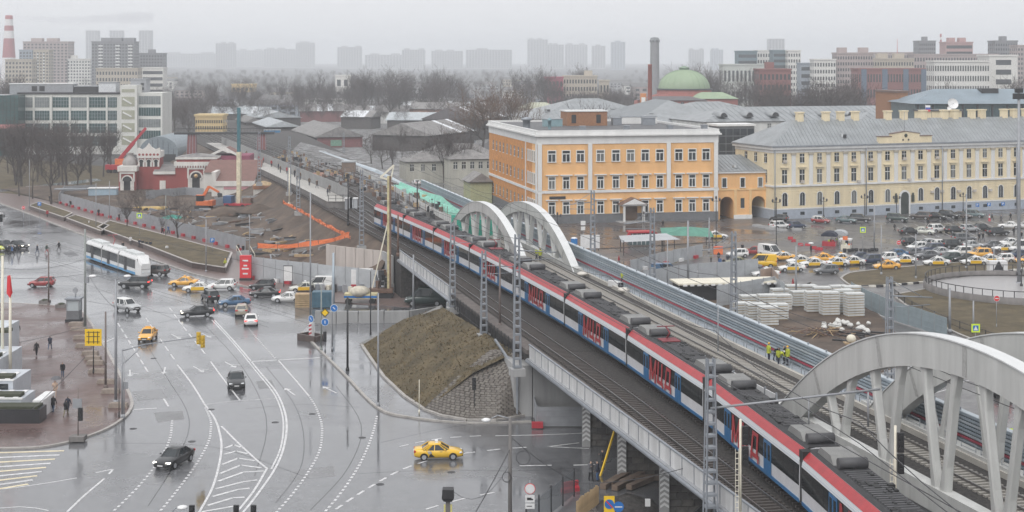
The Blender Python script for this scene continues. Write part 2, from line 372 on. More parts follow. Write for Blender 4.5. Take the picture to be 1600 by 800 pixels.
# black and white kerb blocks of the traffic island
m = [MB(), MB()]
e = GP([(1334,449),(1380,448),(1480,439),(1600,421),(1690,413)])
mk = [MB().box(-.55,.55,-.2,.2,0,.3).mesh('kerb_block', M_kerbw), MB().box(-.55,.55,-.2,.2,0,.3).mesh('kerb_block', M_dark)]
ti = bpy.data.objects['traffic_island']; k = 0
for a, b in zip(e, e[1:]):
    L = math.dist(a, b); n = int(L/1.14); an = math.atan2(b[1]-a[1], b[0]-a[0])
    for i in range(n):
        s = (i+.5)/n; link('kerb_block', mk[k%2], ti, (a[0]+(b[0]-a[0])*s, a[1]+(b[1]-a[1])*s, 0), an); k += 1
# round pavilion basin at far right
m = MB(); c = P(1600,455); m.lathe([(15,0),(15,1.1),(14.4,1.1),(14.4,.4)], 40, (c.x,c.y)); 
m.build('curved_wall', M_concd, kind=None, label='dark low curved wall round the plaza on the right', cat='wall')
sheet('round_terrace', [(c.x+14.5*math.cos(a*.157), c.y+14.5*math.sin(a*.157)) for a in range(40)], .3, mt('terrace_paving',(.34,.33,.33),.3,var=.1))
# plaza pavement in front of the orange building
pv = GP([(700,345),(840,351),(1122,346),(1130,378),(1000,386),(880,392),(760,395)])
slab('plaza_pavement', pv, .12, wet_mat('brown_paving',(.085,.068,.062),(.14,.115,.105),.1,.4,.1,.5))
sheet('side_street', GP([(640,258),(700,250),(770,300),(830,350),(760,390),(690,320)]), .03, M_side)

# ---------------------------------------------------------------- road markings
def wline(pts, wd, z=.014, dash=None, name='lane_line', mat=None, par=None, stuff=False):
    """painted line; dash=(on,off): each dash its own object unless stuff"""
    mat = mat or M_white; par = par or road
    sp_ = smooth_pts(pts, 5) if len(pts) > 2 else list(pts)
    # arc-length samples
    acc = [0.]
    for a, b in zip(sp_, sp_[1:]): acc.append(acc[-1]+math.dist(a,b))
    def at(s):
        for i in range(len(acc)-1):
            if s <= acc[i+1] or i == len(acc)-2:
                t = (s-acc[i])/max(1e-6, acc[i+1]-acc[i]); return (sp_[i][0]+(sp_[i+1][0]-sp_[i][0])*t, sp_[i][1]+(sp_[i+1][1]-sp_[i][1])*t)
    def strip(m, s0, s1):
        n = max(1, int((s1-s0)/1.2)); L = []
        for i in range(n+1):
            s = s0+(s1-s0)*i/n; a = at(max(0,s-.05)); b = at(min(acc[-1],s+.05)); dx, dy = b[0]-a[0], b[1]-a[1]; l = math.hypot(dx,dy) or 1
            p = at(s); L.append((p[0]-dy/l*wd/2, p[1]+dx/l*wd/2)); L.append((p[0]+dy/l*wd/2, p[1]-dx/l*wd/2))
        m.add([(x,y,z) for x,y in L], [(2*i,2*i+1,2*i+3,2*i+2) for i in range(n)])
    if not dash:
        m = MB(); strip(m, 0, acc[-1]); m.build(name, mat, par); return
    s = 0; m = MB()
    while s + dash[0] <= acc[-1]+.01:
        if stuff: strip(m, s, s+dash[0])
        else: mm = MB(); strip(mm, s, s+dash[0]); mm.build(name, mat, par)
        s += dash[0]+dash[1]
    if stuff: m.build(name, mat, par, kind='stuff')
W = .17
S2 = GP([(277,570),(300,600),(320,632),(336,655),(344,680),(346,700),(342,728),(332,762),(316,792),(300,820)])
wline(S2, .2)
wline(GP([(321,637),(329,657),(329,675),(325,692),(307,725),(270,775),(230,822)]), .22, dash=(.45,.45), stuff=True, name='dotted_line')
wline(GP([(269,657),(265,687),(247,722),(212,765),(160,815)]), .22, dash=(.45,.5), stuff=True, name='dotted_line')
wline(GP([(346,666),(372,692),(400,718),(417,732)]), .2)
wline(GP([(417,732),(398,765),(372,798),(355,815)]), .2)
for a, b, c in [((352,700),(365,695),(376,699)),((350,710),(369,705),(387,709)),((347,726),(372,716),(398,720)),((344,740),(376,727),(408,731)),((341,752),(380,738),(412,736)),((337,764),(380,753),(402,750)),((332,776),(372,765),(390,763)),((324,790),(364,778),(382,777)),((315,800),(360,792),(372,790))]:
    wline(GP([a,b]), .3, name='chevron_stroke'); wline(GP([b,c]), .3, name='chevron_stroke')
wline(GP([(331,500),(365,537),(400,580),(426,612),(439,640),(443,668),(438,702),(424,733)]), .16)
wline(GP([(335,500),(369,537),(405,580),(431,612),(444,640),(448,668),(442,704),(427,737),(398,778),(376,805)]), .2)
wline(GP([(434,562),(467,600),(482,618)]), .18)
wline(GP([(482,618),(493,635),(502,660),(503,680),(499,705),(482,737),(457,772),(425,808)]), .22, dash=(.45,.45), stuff=True, name='dotted_line')
wline(GP([(385,508),(400,527),(430,560)]), .2, dash=(.5,.5), stuff=True, name='dotted_line')
wline(GP([(589,650),(585,668),(578,690),(565,720),(547,750),(525,780),(500,808)]), .22, dash=(.5,.45), stuff=True, name='dotted_line')
wline(GP([(667,720),(625,735),(580,760),(545,782),(505,810)]), .24, dash=(1.2,.9), name='lane_dash')
wline(GP([(624,698),(665,689),(700,684),(752,681)]), .2, dash=(1.1,.8), name='lane_dash')
wline(GP([(774,681),(830,680),(890,678),(920,676)]), .2)
wline(GP([(722,709),(790,701),(850,698)]), .24, dash=(1.3,1.2), name='lane_dash')
wline(GP([(856,698),(905,692)]), .2); wline(GP([(856,698),(920,701)]), .2)
wline(GP([(665,796),(725,779),(786,767)]), .22, dash=(1.4,1.5), name='lane_dash')
wline(GP([(812,728),(862,727)]), .25); wline(GP([(896,727),(930,726)]), .25)
wline(GP([(390,565),(500,559)]), .35, name='stop_line')
wline(GP([(184,505),(212,550),(237,591)]), .2, dash=(2.8,1.6), name='lane_dash')
wline(GP([(228,497),(251,531),(274,564)]), .18, dash=(3.2,2.2), name='lane_dash')
wline(GP([(265,481),(286,510),(315,546),(325,560)]), .18, dash=(3.2,2.2), name='lane_dash')
wline(GP([(329,565),(351,595),(375,626)]), .18)
wline(GP([(320,632),(375,626),(430,623)]), .12)
wline(GP([(134,503),(165,552),(182,590)]), .22)
wline(GP([(210,640),(245,638)]), .3, name='stop_line')
wline(GP([(256,623),(263,635)]), .2)
wline(GP([(75,478),(150,452),(228,470)]), .12) if False else None
wline(GP([(0,765),(60,757),(120,747)]), .18); wline(GP([(105,800),(130,776),(163,748)]), .2); wline(GP([(150,739),(177,733)]), .2); wline(GP([(177,733),(170,741)]), .2)
wline(GP([(0,794),(40,792),(76,798)]), .15)
for i in range(9):   # pale yellow zebra bars
    y = 706+i*6.5
    wline(GP([(-20-i*2, y+2.2+i*1.2), (100-i*7, y-1.5)]), .42, name='zebra_bar', mat=M_yel if i%2==0 else M_white)
def arrow(px, py, ang, L=3.6, bend=0):
    x, y = G(px, py); t = MB(); wd = .17
    t.face([(-L/2,-wd/2,0),(L/2-1,-wd/2,0),(L/2-1,wd/2,0),(-L/2,wd/2,0)]); t.face([(L/2-1,-.42,0),(L/2,0,0),(L/2-1,.42,0)])
    if bend: t.face([(0,0,.001),(.9,bend*.9,.001),(.75,bend*1.05,.001),(-.25,0,.001)] if bend>0 else [(-.25,0,.001),(.75,bend*1.05,.001),(.9,bend*.9,.001),(0,0,.001)])
    t.build('lane_arrow', M_white, road, (x,y,.013), R(ang))
for px,py,a,b in [(172,531,-100,0),(203,583,-75,1),(257,579,-80,0),(275,526,-60,1),(310,577,-60,1),(322,524,-60,1),(360,570,-60,1),(453,612,115,0),(515,609,120,0)]: arrow(px,py,a,3.8,b)
# tram rails sunk in the road
for off in [0, 1.55, 5.0, 6.55]:
    a = P(-40, 335+off*1.6); b = P(620, 520+off*4.2)
    wline([(a.x,a.y),(b.x,b.y)], .12, name='tram_rail', mat=mt('tram_rail_steel',(.05,.05,.05),.25,.5,var=0))
for off in [0, 1.55]:
    a = P(-40, 372+off*1.8); b = P(420, 505+off*4.2)
    wline([(a.x,a.y),(b.x,b.y)], .12, name='tram_rail', mat=MATS['tram_rail_steel'])
# parking bay lines on the station plaza
for i in range(16):
    a = P(1395+i*17,352-i*.8); b = P(1430+i*18.5,372-i*.9)
    wline([(a.x,a.y),(b.x,b.y)], .14, z=.015, name='bay_line', par=plaza)
for i in range(7):
    a = P(1440+i*26,620-i*13); b = P(1500+i*30,603-i*13)
    wline([(a.x,a.y),(b.x,b.y)], .16, z=.015, name='bay_line', par=plaza)
for px,py in [(488,647),(566,684),(594,757),(705,738),(330,640),(208,670),(300,690),(150,545+60),(430,660),(240,560),(560,610)]:
    MB().tube((0,0,0),(0,0,.012),.36,n=14).build('manhole_cover', M_dark, road, (*G(px,py),.006))
# repair patches of darker asphalt
M_patch = wet_mat('asphalt_patch', (.06,.06,.066), (.09,.09,.098), .1, .45)
M_patch2 = wet_mat('asphalt_patch_pale', (.15,.15,.155), (.2,.2,.205), .2, .5)
for pts, mm_ in [([(205,612),(252,608),(262,622),(215,626)],M_patch2),([(240,645),(285,642),(288,655),(246,660)],M_patch2),([(97,395),(112,392),(124,399),(108,402)],M_patch)]:
    sheet('asphalt_patch', GP(pts), .010, mm_, parent=road, kind=None)

# crooked tar seams and more repair patches
M_tar = mt('tar_seam',(.03,.03,.032),.25,var=0)
for pts in [[(215,520),(260,590),(290,650),(280,720),(230,790)],[(300,480),(370,560),(410,650),(395,740)],[(420,570),(470,640),(470,720),(430,790)],[(520,600),(560,660),(540,730),(480,800)],[(560,740),(680,738),(800,736),(900,734)],[(380,640),(470,636),(560,640)],[(100,430),(200,470),(330,520)],[(600,690),(740,660),(860,668)],[(180,690),(330,700),(480,745)]]:
    q = [(x+random.uniform(-6,6), y+random.uniform(-4,4)) for x,y in pts]; wline(GP(q), .09, .0095, name='tar_seam', mat=M_tar)
for pts,mm_ in [([(455,735),(520,728),(524,744),(452,752)],M_patch2),([(230,440),(262,446),(250,452),(222,446)],M_patch2),([(400,596),(424,594),(430,606),(405,608)],M_patch2)]:
    sheet('asphalt_patch', GP(pts), .0088, mm_, parent=road, kind=None)
# ================================================================ railway
def LE(d): return 39.3 - .25*d if d < 243 else -21.45 - .306*(d-243)
def RC(d): return 57.9 - .25*d
def TN(d):
    e = max(min(d, 262), 96) - 170; x = TC[0]*e*e + TC[1]*e + TC[2]
    s = 2*TC[0]*e + TC[1]
    if d > 262: x += -.24*(min(d,330)-262) - .306*max(0, d-330)
    if d < 96: x += s*(d-96)
    if d < 135: x -= .0007*(135-d)**2
    return x
TC = (-0.000495, -0.2586, 2.92)
def TR(d): return TN(d) + 1.76
def zr(d): return 7.0 - max(0., d-320)*.008
def ribbon(m, fL, fR, z0, z1, d0, d1, step=4., mi=0):
    n = max(1, int(abs(d1-d0)/step)); rings = []
    for i in range(n+1):
        d = d0+(d1-d0)*i/n; a, b = fL(d), fR(d); q0 = z0(d) if callable(z0) else z0; q1 = z1(d) if callable(z1) else z1
        rings.append([(a,d,q0),(b,d,q0),(b,d,q1),(a,d,q1)])
    m.loft(rings, mi, smooth=False); return m
M_dirtdeck = ground_mat('walkway_grit', (.07,.058,.054), (.16,.14,.13), 1.2, .85, .3)
# embankment mass (earth filled) and decks
bal = lambda d: zr(d)-.35
m = MB(); ribbon(m, lambda d: LE(d)+.25, lambda d: RC(d)+5.2, -.5, bal, 150.5, 186.5); m.build('embankment', M_ballast, kind='structure')
m = MB(); ribbon(m, lambda d: LE(d)+.25, lambda d: RC(d)+5.2+max(0,(d-300)*.02), -.5, bal, 224.5, 900, 8); m.build('embankment', M_ballast, kind='structure')
def deck_bridge(lab, d0, d1, side_l=LE):
    t = thing('rail_bridge', lab, 'bridge')
    m = MB(); ribbon(m, lambda d: LE(d)+.2, lambda d: TR(d)+2.6, 6.25, 6.65, d0, d1); m.build('deck', M_ballast, t)
    for off in (.5, 3.2, 5.0, 8.0):
        m = MB(); ribbon(m, lambda d: LE(d)+off, lambda d: LE(d)+off+.35, 5.0, 6.24, d0, d1); m.build('girder', M_dark, t)
    m = MB(); ribbon(m, lambda d: LE(d)+.15, lambda d: LE(d)+1.1, 6.66, 6.78, d0, d1); m.build('walkway', M_dirtdeck, t)
    # light side panels between stiffeners
    n = int((d1-d0)/2.3); mp = mt('panel_paint', (.55,.55,.55), .5, var=.22, scale=.9, streak=1)
    for i in range(n):
        a = d0+(d1-d0)*(i+.04)/n; b = d0+(d1-d0)*(i+.96)/n
        MB().bar((LE(a),a,6.62),(LE(b),b,6.62), .05, 1.3).build('side_panel', mp, t)
        q = d0+(d1-d0)*i/n
        MB().bar((LE(q)-.03,q,5.9),(LE(q)-.03,q,7.32), .1, .12).build('stiffener', M_grey, t)
    m = MB(); m.bar((LE(d0),d0,7.32),(LE(d1),d1,7.32), .18, .1); m.build('top_rail', M_galv, t)
    m = MB(); m.tube((LE(d0)-.25,d0,5.72),(LE(d1)-.25,d1,5.72), .19, n=8); m.build('pipe', M_galv, t)
    m = MB(); m.bar((LE(d0)-.05,d0,5.92),(LE(d1)-.05,d1,5.92), .5, .1); m.build('bottom_flange', M_grey, t)
    return t
deck_bridge('grey panelled steel railway bridge over the near street', 52, 150.3)
deck_bridge('short grey panelled rail bridge above the dark green van', 186.7, 224.3)
def deck_right(lab, d0, d1):
    t = thing('viaduct_deck', lab, 'bridge')
    m = MB(); ribbon(m, lambda d: RC(d)-4.3, lambda d: RC(d)+5.0, 5.4, 6.62, d0, d1); m.build('deck', M_conc, t)
    m = MB(); ribbon(m, lambda d: RC(d)-3.4, lambda d: RC(d)+2.5, 6.63, 6.68, d0, d1); m.build('ballast_bed', M_ballast, t)
    m = MB(); ribbon(m, lambda d: RC(d)+2.55, lambda d: RC(d)+2.9, 6.63, 7.1, d0, d1); m.build('ballast_kerb', mt('pale_concrete',(.46,.44,.40),.7,var=.15,scale=.6), t)
    m = MB(); ribbon(m, lambda d: RC(d)+2.95, lambda d: RC(d)+4.3, 6.63, 6.9, d0, d1); m.build('cable_walkway', mt('walkway_sheet',(.36,.41,.45),.35,var=.12,scale=.6), t)
    return t
dk = deck_right('new concrete viaduct deck carrying the single track by the arches', 52, 330)
# railing hoops along the new deck and light noise panels on its left side
hm = MB()
hm.tube((0,-.0,0),(0,0,1.0),.03,n=5); hm.tube((0,2.0,0),(0,2.0,.85),.03,n=5); hm.tube((0,0,1.0),(0,1.85,1.0),.03,n=5); hm.tube((0,1.85,1.0),(0,2.0,.85),.03,n=5); hm.tube((0,0,.55),(0,2.0,.55),.02,n=5)
hme = hm.mesh('railing_hoop', M_galv); ang = math.atan(.25)
for i in range(62):
    d = 70+i*2.6
    link('railing_hoop', hme, dk, (RC(d)+2.97, d, 6.9), ang)
    if d > 128 and not 200 < d < 258: link('railing_hoop', hme, dk, (RC(d)-4.0, d, 6.62), ang)
pm = MB().box(-.04,.04,.06,2.2,.05,1.15).mesh('parapet_panel', mt('white_panel',(.66,.67,.68),.45,var=.08))
pm2 = MB().box(-.07,.07,-.07,.07,0,1.3).mesh('parapet_post', M_galv)
for i in range(34):
    d = 126+i*2.26
    if d > 203: break
    link('parapet_panel', pm, dk, (RC(d)-4.25, d, 6.62), ang); link('parapet_post', pm2, dk, (RC(d)-4.25, d, 6.62), ang)
# ---------------------------------------------------------------- tracks
SLM = {}
def track(lab, fC, d0, d1, near, slp, group='railway tracks'):
    t = thing('railway_track', lab, 'track', group=group)
    for s in (-.78, .78):
        m = MB(); ribbon(m, lambda d: fC(d)+s-.045, lambda d: fC(d)+s+.045, lambda d: zr(d)-.16, lambda d: zr(d), d0, d1, 5); m.build('rail', M_rail, t)
    me = MB().box(-1.3,1.3,-.13,.13,-.16,0).mesh('sleeper', slp)
    far = MB(); d = d0; k = 0
    while d < d1:
        a = math.atan2(-1*(fC(d+1)-fC(d)), 1)
        if near[0] <= d <= near[1] and k < 300:
            link('sleeper', me, t, (fC(d),d,zr(d)-.17), a); k += 1
        elif d < 420: far.cbox((fC(d),d,zr(d)-.25), (2.6,.26,.16), a)
        d += .62
    if far.v: far.build('sleepers', slp, t, kind='stuff')
    return t
S_conc = mt('concrete_sleeper',(.36,.34,.31),.8,var=.2,scale=2); S_wood = mt('oily_sleeper',(.075,.065,.06),.8,var=.3,scale=2)
track('left railway track beside the grey panelled bridge edge', lambda d: LE(d)+2.75-min(1.6,max(0,(d-200)*.036))-min(1.,max(0,(130-d)*.03)), 56, 520, (94,255), S_wood)
track('railway track under the red and white commuter train', TR, 56, 640, (94,150), S_wood)
track('railway track on the new viaduct between the white arches', RC, 56, 330, (90,262), S_conc)
track('second track from the earth site, passing left of the platform', lambda d: LE(d)+6.2, 262, 560, (1,2), S_wood)
track('railway track right of the platform wall heading for the footbridge', lambda d: TR(d)+4.6, 275, 640, (1,2), S_wood)
for k_,l_ in ((9.2,'first'),(13.6,'second'),(18.,'third')): track('yard track right of the works, %s from the platform'%l_, lambda d: TR(d)+k_, 345, 680, (1,2), S_wood)
# ---------------------------------------------------------------- ribbed barrier along the viaduct
t = thing('ribbed_barrier','long blue-grey ribbed metal barrier with a red stripe beside the viaduct','barrier')
M_rib = mt('ribbed_bluegrey',(.34,.40,.45),.42,.25,var=.14,scale=.5); M_rib2 = mt('ribbed_pale',(.47,.52,.56),.42,.2,var=.1,scale=.5); M_ribr = mt('barrier_red',(.38,.06,.09),.5,var=.15)
m = MB(); m.bar((RC(56)+4.75,56,7.9),(RC(330)+4.75,330,7.9),.08,2.5); m.build('backing', M_rib, t)
for i in range(9):
    z = 6.8+i*.29; mm_ = M_ribr if i in (2,) else (M_rib2 if i%3==0 else M_rib)
    m = MB(); m.bar((RC(56)+4.62,56,z),(RC(330)+4.62,330,z),.16,.17); m.build('rail_rib', mm_, t)
for i in range(70):
    d = 70+i*3.7
    MB().box(-.06,.06,-.08,.08,0,.35).build('post_cap', M_galv, t, (RC(d)+4.8,d,9.1)) if i<70 else 0
m = MB(); m.bar((RC(56)+4.85,56,9.2),(RC(330)+4.85,330,9.2),.5,.08); m.build('coping', M_rib2, t)
# ---------------------------------------------------------------- arches
M_arch = mt('arch_paint', (.51,.515,.50), .42, var=.15, scale=.9, streak=1)
def arch(lab, off, d0, d1, h, thick, wd, npan, group):
    t = thing('bridge_arch', lab, 'arch', (RC(d0)+off, d0, 6.6), math.atan(.25), group=group)
    L = (d1-d0)*math.sqrt(1+.0625)
    def zc(u, b=0): q = abs(2*u-1); return (h-b)*(1-q**2.15)
    n = 40; rings = []
    for i in range(n+1):
        u = i/n; y = u*L
        sl = (zc(min(1,u+.01))-zc(max(0,u-.01)))/(.02*L if 0<u<1 else .01*L); nl = math.sqrt(1+sl*sl); ny, nz = -sl/nl, 1/nl
        th = thick*(1+.15*abs(2*u-1)); zt = zc(u); w2 = wd/2
        rings.append([(-w2,y,zt),(w2,y,zt),(w2,y-ny*th,zt-nz*th),(-w2,y-ny*th,zt-nz*th)])
    m = MB(); m.loft(rings, 0, smooth=False); m.build('rib', M_arch, t)
    # thin raised top flange
    m = MB(); m.loft([[(-wd/2-.08,r[0][1],r[0][2]-.04),(wd/2+.08,r[0][1],r[0][2]-.04),(wd/2+.08,r[0][1],r[0][2]+.05),(-wd/2-.08,r[0][1],r[0][2]+.05)] for r in rings],0,False); m.build('top_flange', mt('arch_flange',(.62,.63,.63),.35,var=.06), t)
    m = MB(); m.box(-wd*.45,wd*.45,-1,L+1,-.9,.75); m.build('tie_girder', M_arch, t)
    # bolted splice plates
    for u in (.12,.3,.5,.7,.88):
        i = int(u*n); a, b = rings[i], rings[i+1]
        for k in (0,1):
            x = (-wd/2-.02) if k==0 else (wd/2+.02)
            MB().add([(x,a[0][1]-.25,a[0][2]-.1),(x,a[0][1]+.25,a[0][2]-.1),(x,a[3][1]+.25,a[3][2]+.1),(x,a[3][1]-.25,a[3][2]+.1)],[(0,1,2,3) if k else (3,2,1,0)]).build('splice_plate', mt('splice',(.37,.37,.36),.5,var=.35,scale=9), t)
    # V shaped diagonals with flared ends
    def strut(p0, p1):
        p0 = Vector(p0); p1 = Vector(p1); d = p1-p0; m = MB(); rings = []
        dn = d.normalized(); sd = Vector((1,0,0)); u = dn.cross(sd).normalized()
        for s, k in ((0,1.75),(.1,1.5),(.22,1.0),(.78,1.0),(.9,1.5),(1,1.75)):
            c = p0+d*s; a = wd*.32; b = wd*.25*k
            rings.append([c+sd*x*a+u*y*b for x, y in ((-1,-.6),(-.7,-1),(.7,-1),(1,-.6),(1,.6),(.7,1),(-.7,1),(-1,.6))])
        m.loft(rings, 0, smooth=False); m.build('diagonal', M_arch, t)
    pan = L/npan
    for i in range(npan):
        yb = (i+.5)*pan
        for yt in (i*pan+ .0, (i+1)*pan):
            u = yt/L
            if u < .06 or u > .94: continue
            yy = yt+(.22*pan if yt < yb else -.22*pan); u = yy/L
            zt = zc(u)-thick*.9
            if zt < 1.3: continue
            strut((0, yb+(-.07*pan if yt<yb else .07*pan), .6), (0, yy, zt))
    return t
arch('near white steel arch closest to the train, cut by the frame', -4.3, 68, 125, 11.0, 2.15, 1.0, 8, None)
arch('near white steel arch on the car park side of the viaduct', 3.2, 68, 125, 11.0, 2.15, 1.0, 8, None)
arch('distant white steel arch closest to the train', -4.3, 205.5, 255.5, 7.1, 1.5, .95, 7, None)
arch('distant white steel arch in front of the orange building', 2.4, 205.5, 255.5, 7.1, 1.5, .95, 7, None)
# ---------------------------------------------------------------- abutments, piers, retaining walls
t = thing('abutment','pale concrete abutment beside the cobbled slope','abutment')
m = MB(); m.prism([(LE(152)+.3,152.2),(TR(152)+3,152.2),(TR(150)+3,150.4),(LE(150)+.3,150.4)],0,6.2); m.build('wall', M_conc, t)
m = MB(); m.prism([(LE(158)-1.2,158),(LE(152)+.2,158),(LE(150)+.2,150.4),(LE(150)-1.6,150.4)],0,5.2); m.build('wing_wall', M_conc, t)
m = MB(); m.bar((LE(160)-1.1,160,6.0),(LE(150)-1.3,150.2,4.6),.2,.2); m.bar((LE(150)-1.3,150.2,4.6),(LE(150)-1.3,150.2,.3),.2,.2); m.build('drain_pipe', M_galv, t)
for dd, lab in ((139.4,'stone bridge pier with chevron board nearest the abutment'),(129.2,'middle stone bridge pier beside the timber baulks'),(118.8,'stone bridge pier at the bottom of the frame by the gravel heap')):
    t = thing('bridge_pier', lab, 'pier', (LE(dd)+2.4, dd, 0))
    MB().box(0.05,9.5,.05,1.75,0,4.5).build('core', M_concd, t)
    bm_ = [MB().box(-.44,.44,-.06,.06,-.25,.25).mesh('stone_block', mt('pier_block_%d'%i,c,.85,var=.35,scale=2,bump=.4)) for i,c in enumerate([(.10,.095,.09),(.135,.125,.115),(.075,.07,.068)])]
    for r in range(7):
        for c in range(10):
            link('stone_block', bm_[random.randrange(3)], t, (.5+c*.93+(.45 if r%2 else 0), .02-random.uniform(0,.05), .3+r*.56), 0) if c*.93+.5 < 9 else 0
        for c in range(2): link('stone_block', bm_[random.randrange(3)], t, (.03-random.uniform(0,.05), .45+c*.92, .3+r*.56), R(90))
    MB().box(-.1,9.6,-.1,1.9,4.5,5.0).build('cap', M_conc, t)
    MB().box(-.35,.4,-.3,.35,0,4.9).build('column', M_conc, t)
    cm = MB()
    for k in range(9):
        z = .5+k*.42; cm.add([(-.33,-.325,z),(0,-.325,z+.22),(0,-.325,z+.45),(-.33,-.325,z+.2)],[(0,1,2,3)]); cm.add([(.38,-.325,z),(0,-.325,z+.22),(0,-.325,z+.45),(.38,-.325,z+.2)],[(3,2,1,0)])
    cm.build('chevron_mark', M_whitep, t)
t = thing('bridge_column','pale concrete column with drain pipe at the head of the grass slope','column',(LE(187.5)+.1,187.5,0))
MB().box(-.4,.5,-.5,.5,0,5.0).build('shaft', M_conc, t); MB().box(-.6,.8,-.7,.7,5.0,5.5).build('cap', M_conc, t); MB().tube((-.55,-.2,0),(-.55,-.2,5.6),.14,n=8).build('drain_pipe', M_galv, t)
MB().box(-2.2,.4,-1.2,1.0,0,1.9).build('plinth', M_conc, t)
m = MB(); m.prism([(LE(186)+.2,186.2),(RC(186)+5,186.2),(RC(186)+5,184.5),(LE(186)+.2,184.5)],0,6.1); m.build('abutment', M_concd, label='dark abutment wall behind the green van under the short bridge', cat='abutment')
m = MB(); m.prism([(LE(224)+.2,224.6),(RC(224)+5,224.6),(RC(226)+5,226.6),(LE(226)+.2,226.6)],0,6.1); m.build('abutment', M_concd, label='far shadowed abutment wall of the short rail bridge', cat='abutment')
# ribbed pinkish retaining wall with concrete end at far side of the street
t = thing('retaining_wall','pale ribbed retaining wall under the track ballast by the drill rig','wall')
a0 = P(530,402,2.6); 
pts = [Vector((LE(243)-8.5,243,0)), Vector((LE(238)-4.5,238.5,0)), Vector((LE(234)-1.0,235,0)), Vector((LE(229)-.2,229,0))]
for i,(a,b) in enumerate(zip(pts,pts[1:])):
    for k in range(3):
        p = a.lerp(b,k/3); q = a.lerp(b,(k+.95)/3)
        MB().bar((p.x,p.y,3.6),(q.x,q.y,3.6),.3,4.4).build('wall_panel', mt('pink_panel',(.47,.42,.39),.7,var=.15,streak=1) if i<2 else M_conc, t)
m = MB()
for a,b in zip(pts,pts[1:]): m.bar((a.x,a.y-.1,.9),(b.x,b.y-.1,.9),.5,1.4)
m.build('footing', M_conc, t)
# fence along the top of grass slope
t = thing('iron_fence','black iron fence along the top of the grass slope','fence')
n = 22
for i in range(n+1):
    d = 186-i*(186-152)/n; x = LE(d)-.5
    MB().box(-.04,.04,-.04,.04,0,1.7).build('post', M_dark, t, (x,d,5.3))
for z in (5.5,6.85): MB().bar((LE(186)-.5,186,z),(LE(152)-.5,152,z),.04,.05).build('rail', M_dark, t)
m = MB()
for i in range(160):
    d = 186-i*34/160; m.bar((LE(d)-.5,d,5.35),(LE(d)-.5,d,6.85),.015,.015)
m.build('bars', M_dark, t, kind='stuff')
# light side strip along the embankment crest between both bridges
m = MB(); ribbon(m, lambda d: LE(d)-.2, lambda d: LE(d)+1.2, 6.3, 6.72, 150.5, 186.6); m.build('walkway_strip', M_dirtdeck, kind='structure')
# ---------------------------------------------------------------- lattice masts
def lattice(lab, x, y, z0, h, wd=.55, mat=None, tilt=0, arm=0, rz=None, group='catenary masts'):
    t = thing('catenary_mast', lab, 'mast', (x,y,z0), math.atan(.25) if rz is None else rz, group=group)
    mat = mat or M_galv; m = MB(); tp = .55
    for sx in (-1,1):
        for sy in (-1,1): m.bar((sx*wd/2,sy*wd/2*.7,0),(sx*wd/2*tp,sy*wd/2*.7*tp,h),.1,.1)
    m.build('mast_legs', mat, t); n = int(h/.75)
    for i in range(n):
        z = (i+.5)*h/n; k = 1-(1-tp)*z/h; MB().box(-wd/2*k,wd/2*k,-wd*.35*k-.04,wd*.35*k+.04,z-.08,z+.08).build('batten', mat, t)
    MB().box(-.7,.7,-.6,.6,-.5,.25).build('foundation', M_conc, t)
    if arm:
        MB().tube((0,0,h-1.6),(arm,0,h-1.9),.06,n=6).build('cantilever_arm', M_galv, t); MB().tube((0,0,h-.2),(arm*.8,0,h-1.86),.035,n=5).build('stay_rod', M_galv, t)
        MB().tube((0,0,h-2.6),(arm*.95,0,h-2.5),.04,n=5).build('registration_arm', M_galv, t)
    return t
for px, lab in ((925,'catenary mast before the orange building door'),(1018,'catenary mast beside the blue van under tarpaulin'),(1145,'catenary mast behind the long white shed roof'),(1388,'catenary mast between storage yard and the near arch')):
    d = 63.5/((px-800)/F+.25); lattice(lab, RC(d)+5.7, d, 5.0, 12.5, .75, arm=-3.6 if px != 1388 else 4)
for px, py, top, lab, arm in ((565,375,265,'lattice mast between the platform end and the train nose',4.5),(707,468,347,'lattice mast at the left end of the iron fence',3.5),(756,508,392,'lattice mast half way along the iron fence',3.5),(808,560,366,'tall lattice mast above the cobbled slope',4)):
    p = P(px,py,6.4); lattice(lab, p.x, p.y, 5.2, ZY(top,p.y)-5.2, .7, arm=arm)
lattice('large lattice mast at the bottom centre before the train', 13.2, 100, 4.2, 11.8, .85, arm=0)
for px,py,top,lab in ((266,0,0,''),): pass
for px,py,top,lab in ((452,300,212,'lattice mast beside the platform wall'),(405,285,205,'lattice mast by the maroon stair tower'),(537,255,207,'thin lattice mast before the maroon shed'),(742,262,220,'short lattice mast with a leaning strut by the street'),(466,330,262,'lattice mast left of the platform edge')):
    z = 6.4 if px in (452,405,466) else 0; p = P(px,py,z); lattice(lab, p.x, p.y, z-.3, ZY(top,p.y)-z+.3, .7)
